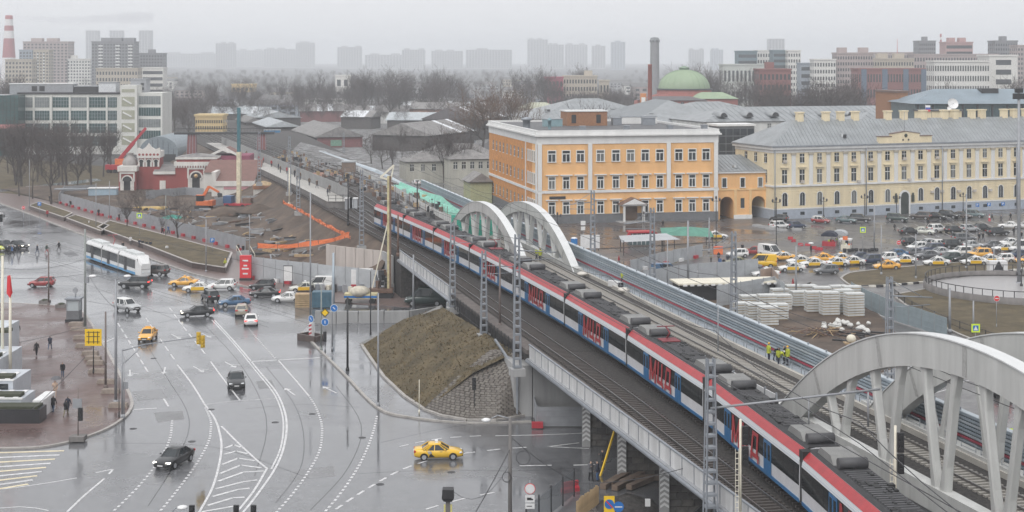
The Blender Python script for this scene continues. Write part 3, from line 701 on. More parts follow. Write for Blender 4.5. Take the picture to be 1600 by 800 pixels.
# ---------------------------------------------------------------- catenary wires
wm = mt('wire', (.05,.05,.055), .5, var=0)
def wire(lab, pts, r=.022, sag=.6, name='overhead_wire', seg=6):
    m = MB()
    for a,b in zip(pts,pts[1:]):
        a = Vector(a); b = Vector(b); prev = a
        for i in range(1,seg+1):
            u = i/seg; q = a.lerp(b,u); q.z -= sag*4*u*(1-u); m.tube(prev,q,r,n=4,cap=False); prev = q
    return m.build(name, wm, label=lab, cat='wire')
wire('contact wire above the viaduct track', [(RC(d),d,12.9) for d in range(60,331,30)], .03, .05)
wire('messenger wire above the viaduct track', [(RC(d),d,14.3) for d in range(60,331,30)], .03, .9)
wire('contact wire above the train roof', [(TR(d),d,12.9) for d in range(60,331,30)], .03, .05)
wire('messenger wire above the train roof', [(TR(d),d,14.2) for d in range(60,331,30)], .03, .9)
wire('contact wire above the left track', [(LE(d)+2.7,d,12.9) for d in range(60,331,30)], .03, .05)
# ---------------------------------------------------------------- commuter train
M_trw = mt('train_white',(.60,.60,.62),.35,var=.1,scale=1.5,coat=.2); M_trr = mt('train_red',(.36,.032,.038),.45,var=.14,scale=1.2); M_trb = mt('train_blue',(.02,.13,.30),.35,var=.06,coat=.3)
M_glass = mt('dark_glass',(.012,.016,.018),.08,var=0,spec=.6); M_roof = mt('train_roof',(.035,.035,.038),.7,var=.25,scale=2); M_pod = mt('roof_pod',(.22,.22,.215),.6,var=.15); M_podd = mt('roof_pod_dark',(.075,.075,.08),.6,var=.2)
M_pat = bpy.data.materials.new('pattern_band'); M_pat.use_nodes = True
_t = M_pat.node_tree; _b = _t.nodes['Principled BSDF']; _c = _t.nodes.new('ShaderNodeTexCoord'); _w = _t.nodes.new('ShaderNodeTexChecker'); _mp = _t.nodes.new('ShaderNodeMapping'); _mp.inputs['Rotation'].default_value = (0,R(45),0)
_w.inputs['Scale'].default_value = 6.5; _w.inputs['Color1'].default_value = (.68,.69,.7,1); _w.inputs['Color2'].default_value = (.46,.50,.55,1)
_t.links.new(_c.outputs['Object'], _mp.inputs[0]); _t.links.new(_mp.outputs[0], _w.inputs['Vector']); _t.links.new(_w.outputs[0], _b.inputs['Base Color']); _b.inputs['Roughness'].default_value = .4
def letter_strokes(m, ch, x0, wd, z0, z1, y, sl=.12):
    """bold slanted letters from boxes; sl = slant"""
    def st(xa, za, xb, zb, w):
        m.add([(xa-w/2,y,za),(xa+w/2,y,za),(xb+w/2,y,zb),(xb-w/2,y,zb),(xa-w/2,y-.02,za),(xa+w/2,y-.02,za),(xb+w/2,y-.02,zb),(xb-w/2,y-.02,zb)],
              [(0,1,2,3),(7,6,5,4),(0,4,5,1),(1,5,6,2),(2,6,7,3),(3,7,4,0)])
    h = z1-z0; k = sl*h; w = .34
    if ch == 'M':
        st(x0,z0,x0+k,z1,w); st(x0+k,z1,x0+wd/2,z0+.1*h,w*.85); st(x0+wd/2,z0+.1*h,x0+wd+k,z1,w*.85); st(x0+wd,z0,x0+wd+k,z1,w)
    if ch == 'C':
        st(x0,z0+.14*h,x0+k,z1,w); st(x0+wd*.72,z0+.14*h,x0+wd*.72+k,z1,w)
        m.box(x0-.17,x0+wd,y-.02,y,z0+.08*h,z0+.24*h); m.box(x0+wd*.86,x0+wd+.1,y-.02,y,z0-.0*h,z0+.1*h)
    if ch == 'D':
        st(x0+.1,z0+.2*h,x0+wd*.35,z1,w*.9); st(x0+wd*.8,z0+.2*h,x0+wd*.8+k,z1,w); m.box(x0+wd*.3,x0+wd*.9,y-.02,y,z1-.13*h,z1)
        m.box(x0-.1,x0+wd+.1,y-.02,y,z0+.12*h,z0+.27*h); m.box(x0-.1,x0+.16,y-.02,y,z0,z0+.13*h); m.box(x0+wd-.16,x0+wd+.1,y-.02,y,z0,z0+.13*h)
CL = 21.7
def make_carriage(parent):
    c = MB(); hl = CL/2
    sec = [(-1.7,.75),(1.7,.75),(1.72,2.2),(1.7,3.05),(1.62,3.5),(1.2,3.95),(.6,4.08),(-.6,4.08),(-1.2,3.95),(-1.62,3.5),(-1.7,3.05),(-1.72,2.2)]
    c.xprism(sec, -hl, hl); o = c.build('carriage', M_trw, parent)
    def side(fn, name, mat, both=True):
        for s in (1,-1):
            m = MB(); fn(m); 
            if s == -1: m.v = [(-x,-y,z) for x,y,z in m.v]
            m.build(name, mat, o)
    side(lambda m: m.box(-hl+.05,hl-.05,-1.745,-1.70,1.72,3.02), 'window_band', M_glass)
    side(lambda m: m.box(-hl+.05,hl-.05,-1.74,-1.69,.62,.86), 'skirt', M_trb)
    side(lambda m: m.add([(-hl+.03,-1.73,3.04),(hl-.03,-1.73,3.04),(hl-.03,-1.66,3.5),(-hl+.03,-1.66,3.5)],[(0,1,2,3)]), 'pattern_band', M_pat)
    side(lambda m: m.add([(-hl+.02,-1.67,3.5),(hl-.02,-1.67,3.5),(hl-.02,-1.4,3.8),(-hl+.02,-1.4,3.8),(hl-.02,-1.22,3.97),(-hl+.02,-1.22,3.97)],[(0,1,2,3),(3,2,4,5)]), 'cant_band', M_trr)
    for xd in (-4.6,4.6):
        side(lambda m: (m.box(xd-.75,xd-.02,-1.775,-1.74,.8,3.0), m.box(xd+.02,xd+.75,-1.775,-1.74,.8,3.0)), 'door', M_trb)
        side(lambda m: (m.box(xd-.6,xd-.15,-1.785,-1.776,1.75,2.8), m.box(xd+.15,xd+.6,-1.785,-1.776,1.75,2.8)), 'door_window', M_glass)
    for xw in (-9.2,-7.1,-2.5,-.85,.85,2.5,7.1,9.2):
        side(lambda m: m.box(xw-.72,xw+.72,-1.755,-1.746,1.9,2.85), 'window', M_glass)
    for s_,(x0,ch,wd) in enumerate(((-3.3,'M',1.55),(-.95,'C',1.45),(1.1,'D',1.6))):
        side(lambda m: letter_strokes(m, ch, x0, wd, .92, 2.98, -1.79), 'letter', M_trr)
    MB().xprism([(-1.2,3.98),(1.2,3.98),(1.0,4.14),(-1.0,4.14)],-hl+.05,hl-.05).build('roof_deck', M_roof, o)
    for i in range(26):
        x = -5.2+i*.42; MB().box(x-.1,x+.1,-.85,.85,4.14,4.24).build('roof_rib', M_podd, o) if i<26 else 0
    def pod(xc, s):
        m = MB(); pr = [(-1.6*s,4.14),(-1.05*s,4.62),(.9*s,4.62),(1.5*s,4.14)]
        if s < 0: pr = pr[::-1]
        m.xprism([(xc+a,b) for a,b in pr], -.95, .95, axis='y'); m.build('air_conditioner', M_pod, o)
    pod(-8.4,1); pod(8.0,1)
    MB().tube((-6.2,-.9,4.45),(-6.2,.9,4.45),.34,n=12).build('air_tank', M_podd, o)
    MB().tube((10.0,-.9,4.45),(10.0,.9,4.45),.34,n=12).build('air_tank', M_podd, o)
    rr_ = random.Random(6); m = MB()
    for i in range(46): x, y = rr_.uniform(-10,10), rr_.uniform(-.9,.9); m.cbox((x,y,4.2),(rr_.uniform(.2,.9),rr_.uniform(.08,.4),rr_.uniform(.08,.26)))
    m.build('roof_fittings', M_black, o, kind='stuff')
    for xb in (-7.2,7.2):
        m = MB(); m.box(xb-1.6,xb+1.6,-1.2,1.2,.25,.72)
        for k in (-1.05,1.05): m.tube((xb+k,-.85,.46),(xb+k,.85,.46),.46,n=12)
        m.build('bogie', M_dark, o)
    MB().box(-4.2,4.2,-1.5,1.5,.3,.7).build('underframe_box', M_dark, o)
    return o
train = thing('commuter_train','long red, white and blue commuter train with red lettering on the bridge','train')
jd = [258.5,239.5,221.5,202,181,160,139,117.7,95.9,74,52.5]
first = None; cars = []
for i,(a,b) in enumerate(zip(jd,jd[1:])):
    pa = Vector((TR(a),a,zr(a))); pb = Vector((TR(b),b,zr(b))); L = (pb-pa).length
    if first is None: first = make_carriage(train); o = first
    else: o = copytree(first, train)
    cars.append(o); o.location = (pa+pb)/2; v = pb-pa; o.rotation_euler = (0,0,math.atan2(v.y,v.x)); o.scale = ((L-.55)/CL,1,1)
    if i: MB().cbox((0,0,2.35),(.75,3.36,3.3)).build('gangway', M_black, train, pa, math.atan2(v.y,v.x))
# pantographs (red) on two carriages
for i in (3,6):
    o = cars[i]; m = MB()
    m.box(-4.3,-2.6,-.8,.8,4.25,4.33); m.bar((-4.2,0,4.3),(-3.2,0,4.95),.12,.1); m.bar((-3.2,0,4.95),(-4.4,0,5.3),.1,.08); m.box(-4.5,-4.3,-.8,.8,5.3,5.36); m.build('pantograph', mt('pantograph_red',(.20,.03,.04),.6,var=.2), o)
# raked white nose of the train at its far end
nose = cars[0]; m = MB(); hl = CL/2
r0 = [(-hl,y,z) for y,z in [(-1.68,.8),(1.68,.8),(1.7,2.2),(1.66,3.1),(1.3,3.9),(-1.3,3.9),(-1.66,3.1),(-1.7,2.2)]]
r1 = [(-hl-1.3,y*.86,z) for y,z in [(-1.68,.85),(1.68,.85),(1.7,1.7),(1.66,2.2),(1.3,2.6),(-1.3,2.6),(-1.66,2.2),(-1.7,1.7)]]
m.loft([r1,r0],0,smooth=False); m.build('nose', M_trw, nose)
# ================================================================ buildings
M_pane = mt('window_glass',(.035,.042,.048),.12,var=.3,scale=.7,spec=.6)
M_frame = mt('window_frame',(.72,.72,.70),.5,var=.06)
M_trim = mt('white_stucco',(.70,.70,.69),.7,var=.08,scale=.5,streak=1)
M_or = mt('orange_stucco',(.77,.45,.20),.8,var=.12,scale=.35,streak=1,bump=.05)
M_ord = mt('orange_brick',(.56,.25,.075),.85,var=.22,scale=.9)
M_cr = mt('cream_stucco',(.75,.645,.445),.8,var=.13,scale=.4,streak=1)
M_plinth = mt('grey_plinth',(.15,.155,.165),.7,var=.15); M_bplinth = mt('blue_plinth',(.36,.40,.46),.7,var=.12)
M_zinc = mt('zinc_roof',(.29,.305,.315),.45,.3,var=.2,scale=.3); M_zincd = mt('zinc_seam',(.26,.29,.315),.45,.3,var=.1)
M_flat = mt('flat_roof',(.09,.09,.095),.6,var=.25,scale=.3)
WM = {}; PV = {}
M_panes = [M_pane, mt('window_glass_dark',(.015,.018,.02),.08,var=.3,scale=.9,spec=.6), mt('window_curtain',(.14,.145,.14),.3,var=.4,scale=1.4,streak=1)]
def bodypane(g):
    i = random.choice((0,0,1,1,2))
    if i == 0: return g
    if (g.name,i) not in PV: c = g.copy(); c.materials.clear(); c.materials.append(M_panes[i]); PV[(g.name,i)] = c
    return PV[(g.name,i)]
def winmesh(w, h, style):
    k = (w,h,style)
    if k in WM: return WM[k]
    f = MB(); g = MB(); b = .16
    if style in ('T','box'):
        f.box(-w/2-b,-w/2,-.14,.06,0,h); f.box(w/2,w/2+b,-.14,.06,0,h); f.box(-w/2-b,w/2+b,-.15,.06,h,h+b); f.box(-w/2-b-.06,w/2+b+.06,-.24,.06,-.16,0)
        g.box(-w/2,w/2,-.03,.02,0,h)
        if style == 'T': f.box(-.07,.07,-.09,-.03,0,h*.7); f.box(-w/2,w/2,-.09,-.03,h*.68,h*.76); f.box(-w/2,-w/2+.06,-.08,-.03,0,h*.7); f.box(w/2-.06,w/2,-.08,-.03,0,h*.7)
    elif style == 'plain':
        f.box(-w/2,w/2,-.13,.05,-.12,0); f.box(-.04,.04,-.06,-.03,0,h); f.box(-w/2,w/2,-.06,-.03,h*.62,h*.67)
        g.box(-w/2,w/2,-.03,.02,0,h)
    elif style == 'arch':
        pts = [(-w/2,0),(w/2,0)] + [(w/2*math.cos(a*math.pi/8), h-w/2+w/2*math.sin(a*math.pi/8)) for a in range(9)]
        g.xprism([(x,z) for x,z in pts], -.04, .02, axis='y')
        o = [(x*(1+.34/w), z if z<=0 else z+.17*(1 if z>h-w/2 else 0)) for x,z in pts[1:]]
        for a,c in zip(pts[1:],pts[2:]+[pts[0]]): f.bar((a[0]*1.08,-.06,a[1]),(c[0]*1.08,-.06,c[1]),.14,.16,up=(0,1,0))
        f.box(-.03,.03,-.06,-.04,0,h*.9)
    elif style == 'dark':
        g.box(-w/2,w/2,-.03,.02,0,h); f.box(-w/2-.05,w/2+.05,-.06,.02,-.08,0)
    WM[k] = (f.mesh('window', M_frame), g.mesh('pane', M_pane)); return WM[k]
def window(parent, x, y, z, w, h, style='T', rz=0., fm=None):
    f, g = winmesh(w,h,style); o = link('window', f, parent, (x,y,z), rz); link('pane', bodypane(g), o); return o
# ---------------------------------------------------------------- orange three storey building
A = R(12.0)
ob = thing('orange_building','orange three storey building with white attic band and small portico','building',(*G(840,350),0),A)
BW, BD, BH = 41.0, 54.0, 19.8
MB().box(0,BW,0,BD,0,17.2).build('front_wall', M_or, ob)
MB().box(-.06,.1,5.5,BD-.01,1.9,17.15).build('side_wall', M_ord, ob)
MB().box(-.12,BW+.12,-.12,BD+.1,0,1.9).build('plinth', M_plinth, ob)
m = MB(); m.box(-.15,BW+.15,-.15,BD+.15,17.2,18.9); m.build('frieze', M_trim, ob)
m = MB(); m.box(-.75,BW+.75,-.75,BD+.75,18.9,19.25); m.box(-.45,BW+.45,-.45,BD+.45,19.25,19.6); m.build('cornice', M_trim, ob)
m = MB(); m.box(-.3,BW+.3,-.3,.3,19.6,20.2); m.box(-.3,.3,.3,BD,19.6,20.2); m.box(BW-.3,BW+.3,.3,BD,19.6,20.2); m.box(-.3,BW+.3,BD-.3,BD+.3,19.6,20.2); m.build('parapet', M_trim, ob)
MB().box(.4,BW-.4,.4,BD-.4,19.5,19.75).build('roof', M_flat, ob)
MB().box(-.22,BW+.22,-.22,BD,6.55,7.15).build('belt_course', M_trim, ob)
for x in (.45,11.7,29.6,BW-.45): MB().box(x-.45,x+.45,-.3,-.1,7.15,17.2).build('pilaster', M_trim, ob)
for x in (.45,BW-.45): MB().box(x-.45,x+.45,-.26,-.1,1.9,6.55).build('pilaster', M_trim, ob)
MB().box(-.3,-.05,.0,1.0,1.9,17.2).build('pilaster', M_trim, ob); MB().box(-.2,-.05,11.2,11.7,1.9,17.2).build('pilaster', M_trim, ob)
fx = [(px-840)/282*BW+.1 for px in (861,883,905,936,960,983,1006,1029,1059,1080.5,1102.5)]
hood = MB().box(-1.35,1.35,-.38,0,0,.22).mesh('window_hood', M_trim)
for i,x in enumerate(fx):
    window(ob, x, -.02, 13.4, 1.65, 2.35)
    window(ob, x, -.02, 7.55, 1.35, 2.5); link('window_hood', hood, ob, (x,-.02,10.35))
    if i != 5: window(ob, x, -.02, 2.1, 1.35, 2.5); link('window_hood', hood, ob, (x,-.02,4.95))
for z,h in ((13.3,2.3),(8.4,2.3),(2.6,2.3)):
    for k in range(4): window(ob, -.05, 2.6+k*2.1, z, 1.0, h, 'box', R(-90))
    for k in range(9): window(ob, -.06, 15+k*4.2, z, 1.2, h, 'plain', R(-90))
# portico
po = MB(); po.box(18.2,23.8,-2.6,0,3.7,4.0); po.build('portico_beam', M_trim, ob)
for x in (18.8,23.2): MB().box(x-.22,x+.22,-2.5,-2.05,0,3.7).build('portico_column', M_trim, ob)
m = MB(); m.xprism([(17.8,4.0),(24.2,4.0),(21,5.5)],-2.9,0,axis='y'); m.build('portico_roof', mt('brown_tin',(.16,.10,.08),.5,var=.1), ob)
m = MB(); m.xprism([(18.2,4.05),(23.8,4.05),(21,5.3)],-2.93,-2.9,axis='y'); m.build('pediment', M_trim, ob)
MB().box(19.6,22.4,-.2,-.02,0,3.4).build('door', mt('door_wood',(.12,.075,.05),.5,var=.2), ob)
MB().box(17.5,24.5,-3.2,-.1,0,.3).build('step', M_conc, ob)
MB().box(2.6,6.2,-.16,-.05,5.3,5.9).build('name_sign', M_dark, ob)
# rooftop clutter
t = thing('roof_hut','brown brick stair hut on the orange building roof','hut',(*G(840,350),0),A)
MB().box(14,24,30,36,19.75,23.1).build('wall', mt('brown_brick',(.30,.15,.08),.8,var=.25,scale=2), t); MB().box(13.8,24.2,29.8,36.2,23.1,23.4).build('roof', M_trim, t)
for x in (15.2,21.3): MB().box(x,x+1.1,29.93,30,20.4,22.4).build('door', M_dark, t)
for i,(x,y,w_,c) in enumerate(((2,20,3,M_galv),(8,28,4.5,mt('teal_tin',(.22,.33,.36),.5,var=.1)),(26,32,2.2,M_galv),(33,30,3,M_galv),(30,38,9,M_trim),(6,14,1.2,mt('teal_tin',(0,0,0))))):
    t = thing('roof_vent', ['round steel vent near the left edge of the orange roof','teal sheet metal box on the orange building roof','small grey duct right of the roof hut','grey duct box near the roof middle','long white parapet block at the roof rear','teal capped vent pipe above the orange side wall'][i], 'vent', (*G(840,350),0), A)
    if i in (0,5): MB().lathe([(w_*.3,19.75),(w_*.3,21.6),(w_*.42,21.6),(w_*.42,22.1),(.02,22.4)],12,(x,y)).build('pipe', c, t)
    else: MB().box(x,x+w_,y,y+1.8,19.75,21.4).build('box', c, t); MB().box(x-.1,x+w_+.1,y-.1,y+1.9,21.4,21.55).build('lid', M_galv, t)
for i,x in enumerate((10,20,30,38)):
    MB().box(x,x+1.2,1.5,2.7,19.75,20.9).box(x-.1,x+1.3,1.4,2.8,20.9,21.05).build('roof_vent', M_galv, label='low galvanised vent, %s from left behind the orange front parapet'%nth(i), cat='vent', loc=(*G(840,350),0), rz=A, group='front parapet vents')
# ---------------------------------------------------------------- orange gate wing
gx = BW+.02
g = thing('gate_wing','low orange gate wing with two dark carriage arches and zinc roof','building',(*G(840,350),0),A)
def gw(x0,x1,z0,z1,mm=M_or,y0=1.0,y1=12): return MB().box(gx+x0,gx+x1,y0,y1,z0,z1)
m = gw(0,.9,0,5.0); m.box(gx+4.1,gx+8.4,1,12,0,5); m.box(gx+11.6,gx+12.6,1,12,0,5); m.box(gx,gx+12.6,1,12,5.0,10.4)
for xa in (2.5,10.0):   # arch spandrels
    n = 8
    for k in range(n):
        a0, a1 = math.pi*k/n, math.pi*(k+1)/n
        x_0, x_1 = gx+xa+1.6*math.cos(a0), gx+xa+1.6*math.cos(a1); z_0, z_1 = 3.4+1.6*math.sin(a0), 3.4+1.6*math.sin(a1)
        m.add([(x_0,1,z_0),(x_1,1,z_1),(x_1,1,5.0),(x_0,1,5.0),(x_0,12,z_0),(x_1,12,z_1)],[(3,2,1,0) if True else (0,1,2,3),(0,1,5,4)])
m.build('wall', M_or, g)
MB().box(gx+.5,gx+12,11.9,12.3,0,5.2).build('passage_end', M_dark, g)
MB().box(gx-.0,gx+12.7,.85,1.0,6.4,6.75).build('belt_course', mt('pale_orange',(.74,.50,.25),.8,var=.08), g)
MB().box(gx,gx+12.8,.6,1.0,10.2,10.6).build('cornice', M_trim, g)
m = MB(); m.add([(gx-.0,.5,10.6),(gx+12.8,.5,10.6),(gx+12.8,12.2,13.6),(gx,12.2,13.6),(gx,12.2,10.6),(gx+12.8,12.2,10.6)],[(0,1,2,3),(3,2,5,4),(0,3,4),(1,5,2)]); m.build('roof', M_zinc, g)
m = MB()
for k in range(14): m.bar((gx+.4+k*.92,.5,10.66),(gx+.4+k*.92,12.1,13.62),.06,.08)
m.build('roof_seams', M_zincd, g, kind='stuff')
MB().lathe([(.75,0),(.75,.2),(.5,.7),(0,.9)],10).build('dormer', M_zinc, g, (gx+5.3,3.2,11.2))
for x in (1.9,6.2,10.4): window(g, gx+x, .98, 7.1, .95, 2.0, 'box')
window(g, gx+6.2, .98, 2.4, .9, 2.2, 'dark')
for x in (4.5,8.0): MB().box(gx+x-.3,gx+x+.3,.75,1.0,0,6.4).build('pilaster', mt('pale_orange',(0,0,0)), g)
MB().box(gx+4.1,gx+8.4,.7,1.0,0,.9).build('plinth', M_trim, g)
# ---------------------------------------------------------------- long cream building
B = R(20.8)
lb0 = G(1208,343); lb = thing('cream_building','long cream classical building with white pilasters and grey hipped roof','building',(*lb0,0),B)
LW, LD = 92., 17.
MB().box(0,LW,0,LD,2.1,16.0).build('wall', M_cr, lb)
MB().box(-.15,LW,-.18,LD,0,2.1).build('plinth', M_bplinth, lb); MB().box(-.2,LW,-.24,LD,2.1,2.35).build('plinth_ledge', M_trim, lb)
# rusticated courses of the ground floor
for r in range(9): MB().box(-.06,LW,-.06,.0,2.45+r*.52,2.45+r*.52+.42).build('rusticated_course', M_cr, lb)
MB().box(-.3,LW,-.34,LD,7.15,7.55).build('belt_course', M_trim, lb)
MB().box(-.12,LW,-.16,LD,14.75,15.5).build('entablature', M_trim, lb); MB().box(-.55,LW,-.6,LD+.5,15.5,16.05).build('cornice', M_trim, lb); MB().box(-.75,LW,-.8,LD+.7,16.05,16.35).build('gutter', M_galv, lb)
cols = 20; sp = 4.52; x0c = 2.9
pil = MB().box(-.48,.48,-.22,0,7.55,14.2).mesh('pilaster', M_trim); cap = MB().box(-.62,.62,-.36,0,14.2,14.75).mesh('capital', mt('capital_stone',(.42,.38,.31),.8,var=.2,scale=4))
hoodc = MB().box(-1.05,1.05,-.36,0,0,.18).box(-.8,.8,-.2,0,-.35,0).mesh('window_hood', mt('hood_stucco',(.62,.54,.38),.8,var=.1))
acm = MB().box(-.4,.4,-.5,0,0,.55).mesh('air_conditioner', mt('ac_unit',(.5,.46,.42),.5,var=.2))
for i in range(cols):
    x = x0c+i*sp
    if x > LW-1: break
    window(lb, x, -.02, 12.5, 1.15, 2.0, 'plain'); window(lb, x, -.02, 8.0, 1.25, 2.9, 'plain'); link('window_hood', hoodc, lb, (x,-.01,11.35))
    if i != 7: window(lb, x, -.07, 2.9, 1.3, 3.0, 'arch')
    MB().box(x-.55,x+.55,-.22,-.1,.8,1.5).build('basement_window', M_pane, lb)
    if i: link('pilaster', pil, lb, (x-sp/2,0,0)); link('capital', cap, lb, (x-sp/2,0,0))
    # white voussoir fan over each arched window
    for a in range(5):
        an = math.pi*(a+.5)/5; r = 1.05
        MB().bar((x+.78*math.cos(an),-.1,5.2+.78*math.sin(an)),(x+1.25*math.cos(an),-.1,5.2+1.25*math.sin(an)),.26,.14,up=(0,1,0)).build('voussoir', M_cr, lb)
for i,z,k in ((4,7.6,1.2),(7,7.6,1.3),(9,7.6,-1.3),(9,4.6,-1.4),(10,4.5,1.5),(11,4.5,1.4),(9,4.6,1.3),(12,4.5,1.4),(0,12.6,0),(2,12.5,0),(5,12.5,0),(7,12.5,0),(9,12.5,0),(1,8.0,0),(4,12.5,0)):
    link('air_conditioner', acm, lb, (x0c+i*sp+k,-.05,z))
d_ = MB(); xd = x0c+7*sp; d_.xprism([(xd-1.1,0),(xd+1.1,0),(xd+1.1,4.0)]+[(xd+1.1*math.cos(a*math.pi/8),4.0+1.1*math.sin(a*math.pi/8)) for a in range(1,8)]+[(xd-1.1,4.0)],-.3,-.25,axis='y'); d_.build('door', mt('green_door',(.04,.05,.045),.4,var=.1), lb)
d_ = MB(); 
for a in range(8): d_.bar((xd+1.3*math.cos(a*math.pi/8),-.3,4.0+1.3*math.sin(a*math.pi/8)),(xd+1.3*math.cos((a+1)*math.pi/8),-.3,4.0+1.3*math.sin((a+1)*math.pi/8)),.4,.3,up=(0,1,0))
d_.box(xd-1.5,xd-1.12,-.4,-.1,0,4.0); d_.box(xd+1.12,xd+1.5,-.4,-.1,0,4.0); d_.build('door_surround', M_trim, lb)
for x in (xd-2.3,xd+2.3): MB().box(x-.35,x+.35,-.35,-.1,2.7,4.3).box(x-.2,x+.2,-.35,-.1,4.3,4.8).build('bronze_plaque', mt('bronze',(.06,.075,.06),.5,.5,var=.1), lb)
for x in (.2,24.0,44.8,66.): MB().tube((x,-.5,.2),(x,-.5,15.6),.12,n=6).build('downpipe', M_galv, lb)
# hip roof with standing seams
rz_, rd = 21.6, LD/2
m = MB(); m.add([(-.7,-.75,16.35),(LW,-.75,16.35),(LW,rd,rz_),(9,rd,rz_),(-.7,LD+.6,16.35),(LW,LD+.6,16.35)],[(0,1,2,3),(0,3,4),(3,2,5,4)]); m.build('roof', M_zinc, lb)
m = MB()
for k in range(int(LW/.95)):
    x = 1+k*.95; t0 = min(1,(x+.7)/9.7); m.bar((x,-.7,16.42),(x+2.2*t0,-.75+(rd+.75)*t0,16.39+(rz_-16.35)*t0),.05,.07)
m.build('roof_seams', M_zincd, lb, kind='stuff')
for i,x in enumerate((12,19,23,27,36,40.5,46,52,55,60,63,69.5,72.5,76)):
    MB().box(x-.75,x+.75,rd-.6,rd+.6,20.6,23.2).box(x-.9,x+.9,rd-.75,rd+.75,23.2,23.5).build('chimney', M_cr, lb)
for x in (19.5,88.):
    m = MB(); m.lathe([(.9,0),(.9,.3),(.6,1.0),(0,1.3)],10); m.build('dormer', M_zinc, lb, (x,2.2,17.6)); MB().box(-.4,.4,-.95,-.8,.1,.9).build('dormer_window', M_dark, lb, (x,2.2,17.6))
# stepped attic with emblem above the entrance
at = MB(); xc = x0c+7*sp; at.xprism([(xc-7.2,16.3),(xc+7.2,16.3),(xc+7.2,17.9),(xc+3.8,17.9),(xc+3.8,18.5),(xc,19.0),(xc-3.8,18.5),(xc-3.8,17.9),(xc-7.2,17.9)],-.7,.3,axis='y'); at.build('attic', M_cr, lb)
for a,b,z in ((-7.3,-3.8,17.9),(3.8,7.3,17.9)): MB().box(xc+a,xc+b,-.85,.4,z,z+.14).build('attic_coping', mt('brown_tin',(0,0,0)), lb)
MB().bar((xc-3.9,-.2,18.55),(xc,-.2,19.07),1.2,.14).build('attic_coping', mt('brown_tin',(0,0,0)), lb); MB().bar((xc,-.2,19.07),(xc+3.9,-.2,18.55),1.2,.14).build('attic_coping', mt('brown_tin',(0,0,0)), lb)
MB().lathe([(0,0),(.45,.05),(.35,.12),(0,.15)],8).build('emblem', mt('bronze',(0,0,0)), lb, (xc,-.72,18.1)).rotation_euler = (R(90),0,0)
for x in (-1,1): MB().tube((xc+x*.75,-.75,17.1),(xc+x*.75,-.68,17.1),.22,n=10).build('round_vent', M_dark, lb)
MB().tube((xc,-.1,19.0),(xc,-.1,23.5),.05,n=5).build('flagpole', M_galv, lb)
# side return of the cream building
for k in range(3):
    for z,h in ((12.5,2.0),(8.0,2.9)): window(lb, -.02, 3.2+k*4.4, z, 1.15, h, 'plain', R(-90))
# flag behind attic
t = thing('roof_flag','small white blue red flag on the cream building roof','flag',(lb0[0]+math.cos(B)*47-math.sin(B)*9,lb0[1]+math.sin(B)*47+math.cos(B)*9,21.5))
MB().tube((0,0,0),(0,0,3.4),.05,n=5).build('pole', M_galv, t)
for k,c in enumerate(((.6,.05,.06),(.05,.1,.4),(.75,.75,.75))): MB().box(.05,1.2,-.02,.02,1.6+k*.5,2.1+k*.5).build('stripe', mt('flag_%d'%k,c,.7,var=0), t)
# ---------------------------------------------------------------- glass annex behind (right of the orange block)
t = thing('glass_annex','grey glazed lift annex behind the gate wing','building',AT(1122,372),A)
MB().box(0,9.5,0,7,0,19).build('wall', M_plinth, t)
for i in range(5):
    for j in range(7): MB().box(.3+i*1.85,1.95+i*1.85,-.06,0,5.3+j*1.9,6.95+j*1.9).build('pane', M_pane, t)
MB().box(-.3,9.9,-.3,7.3,19,19.5).build('roof_edge', M_trim, t)
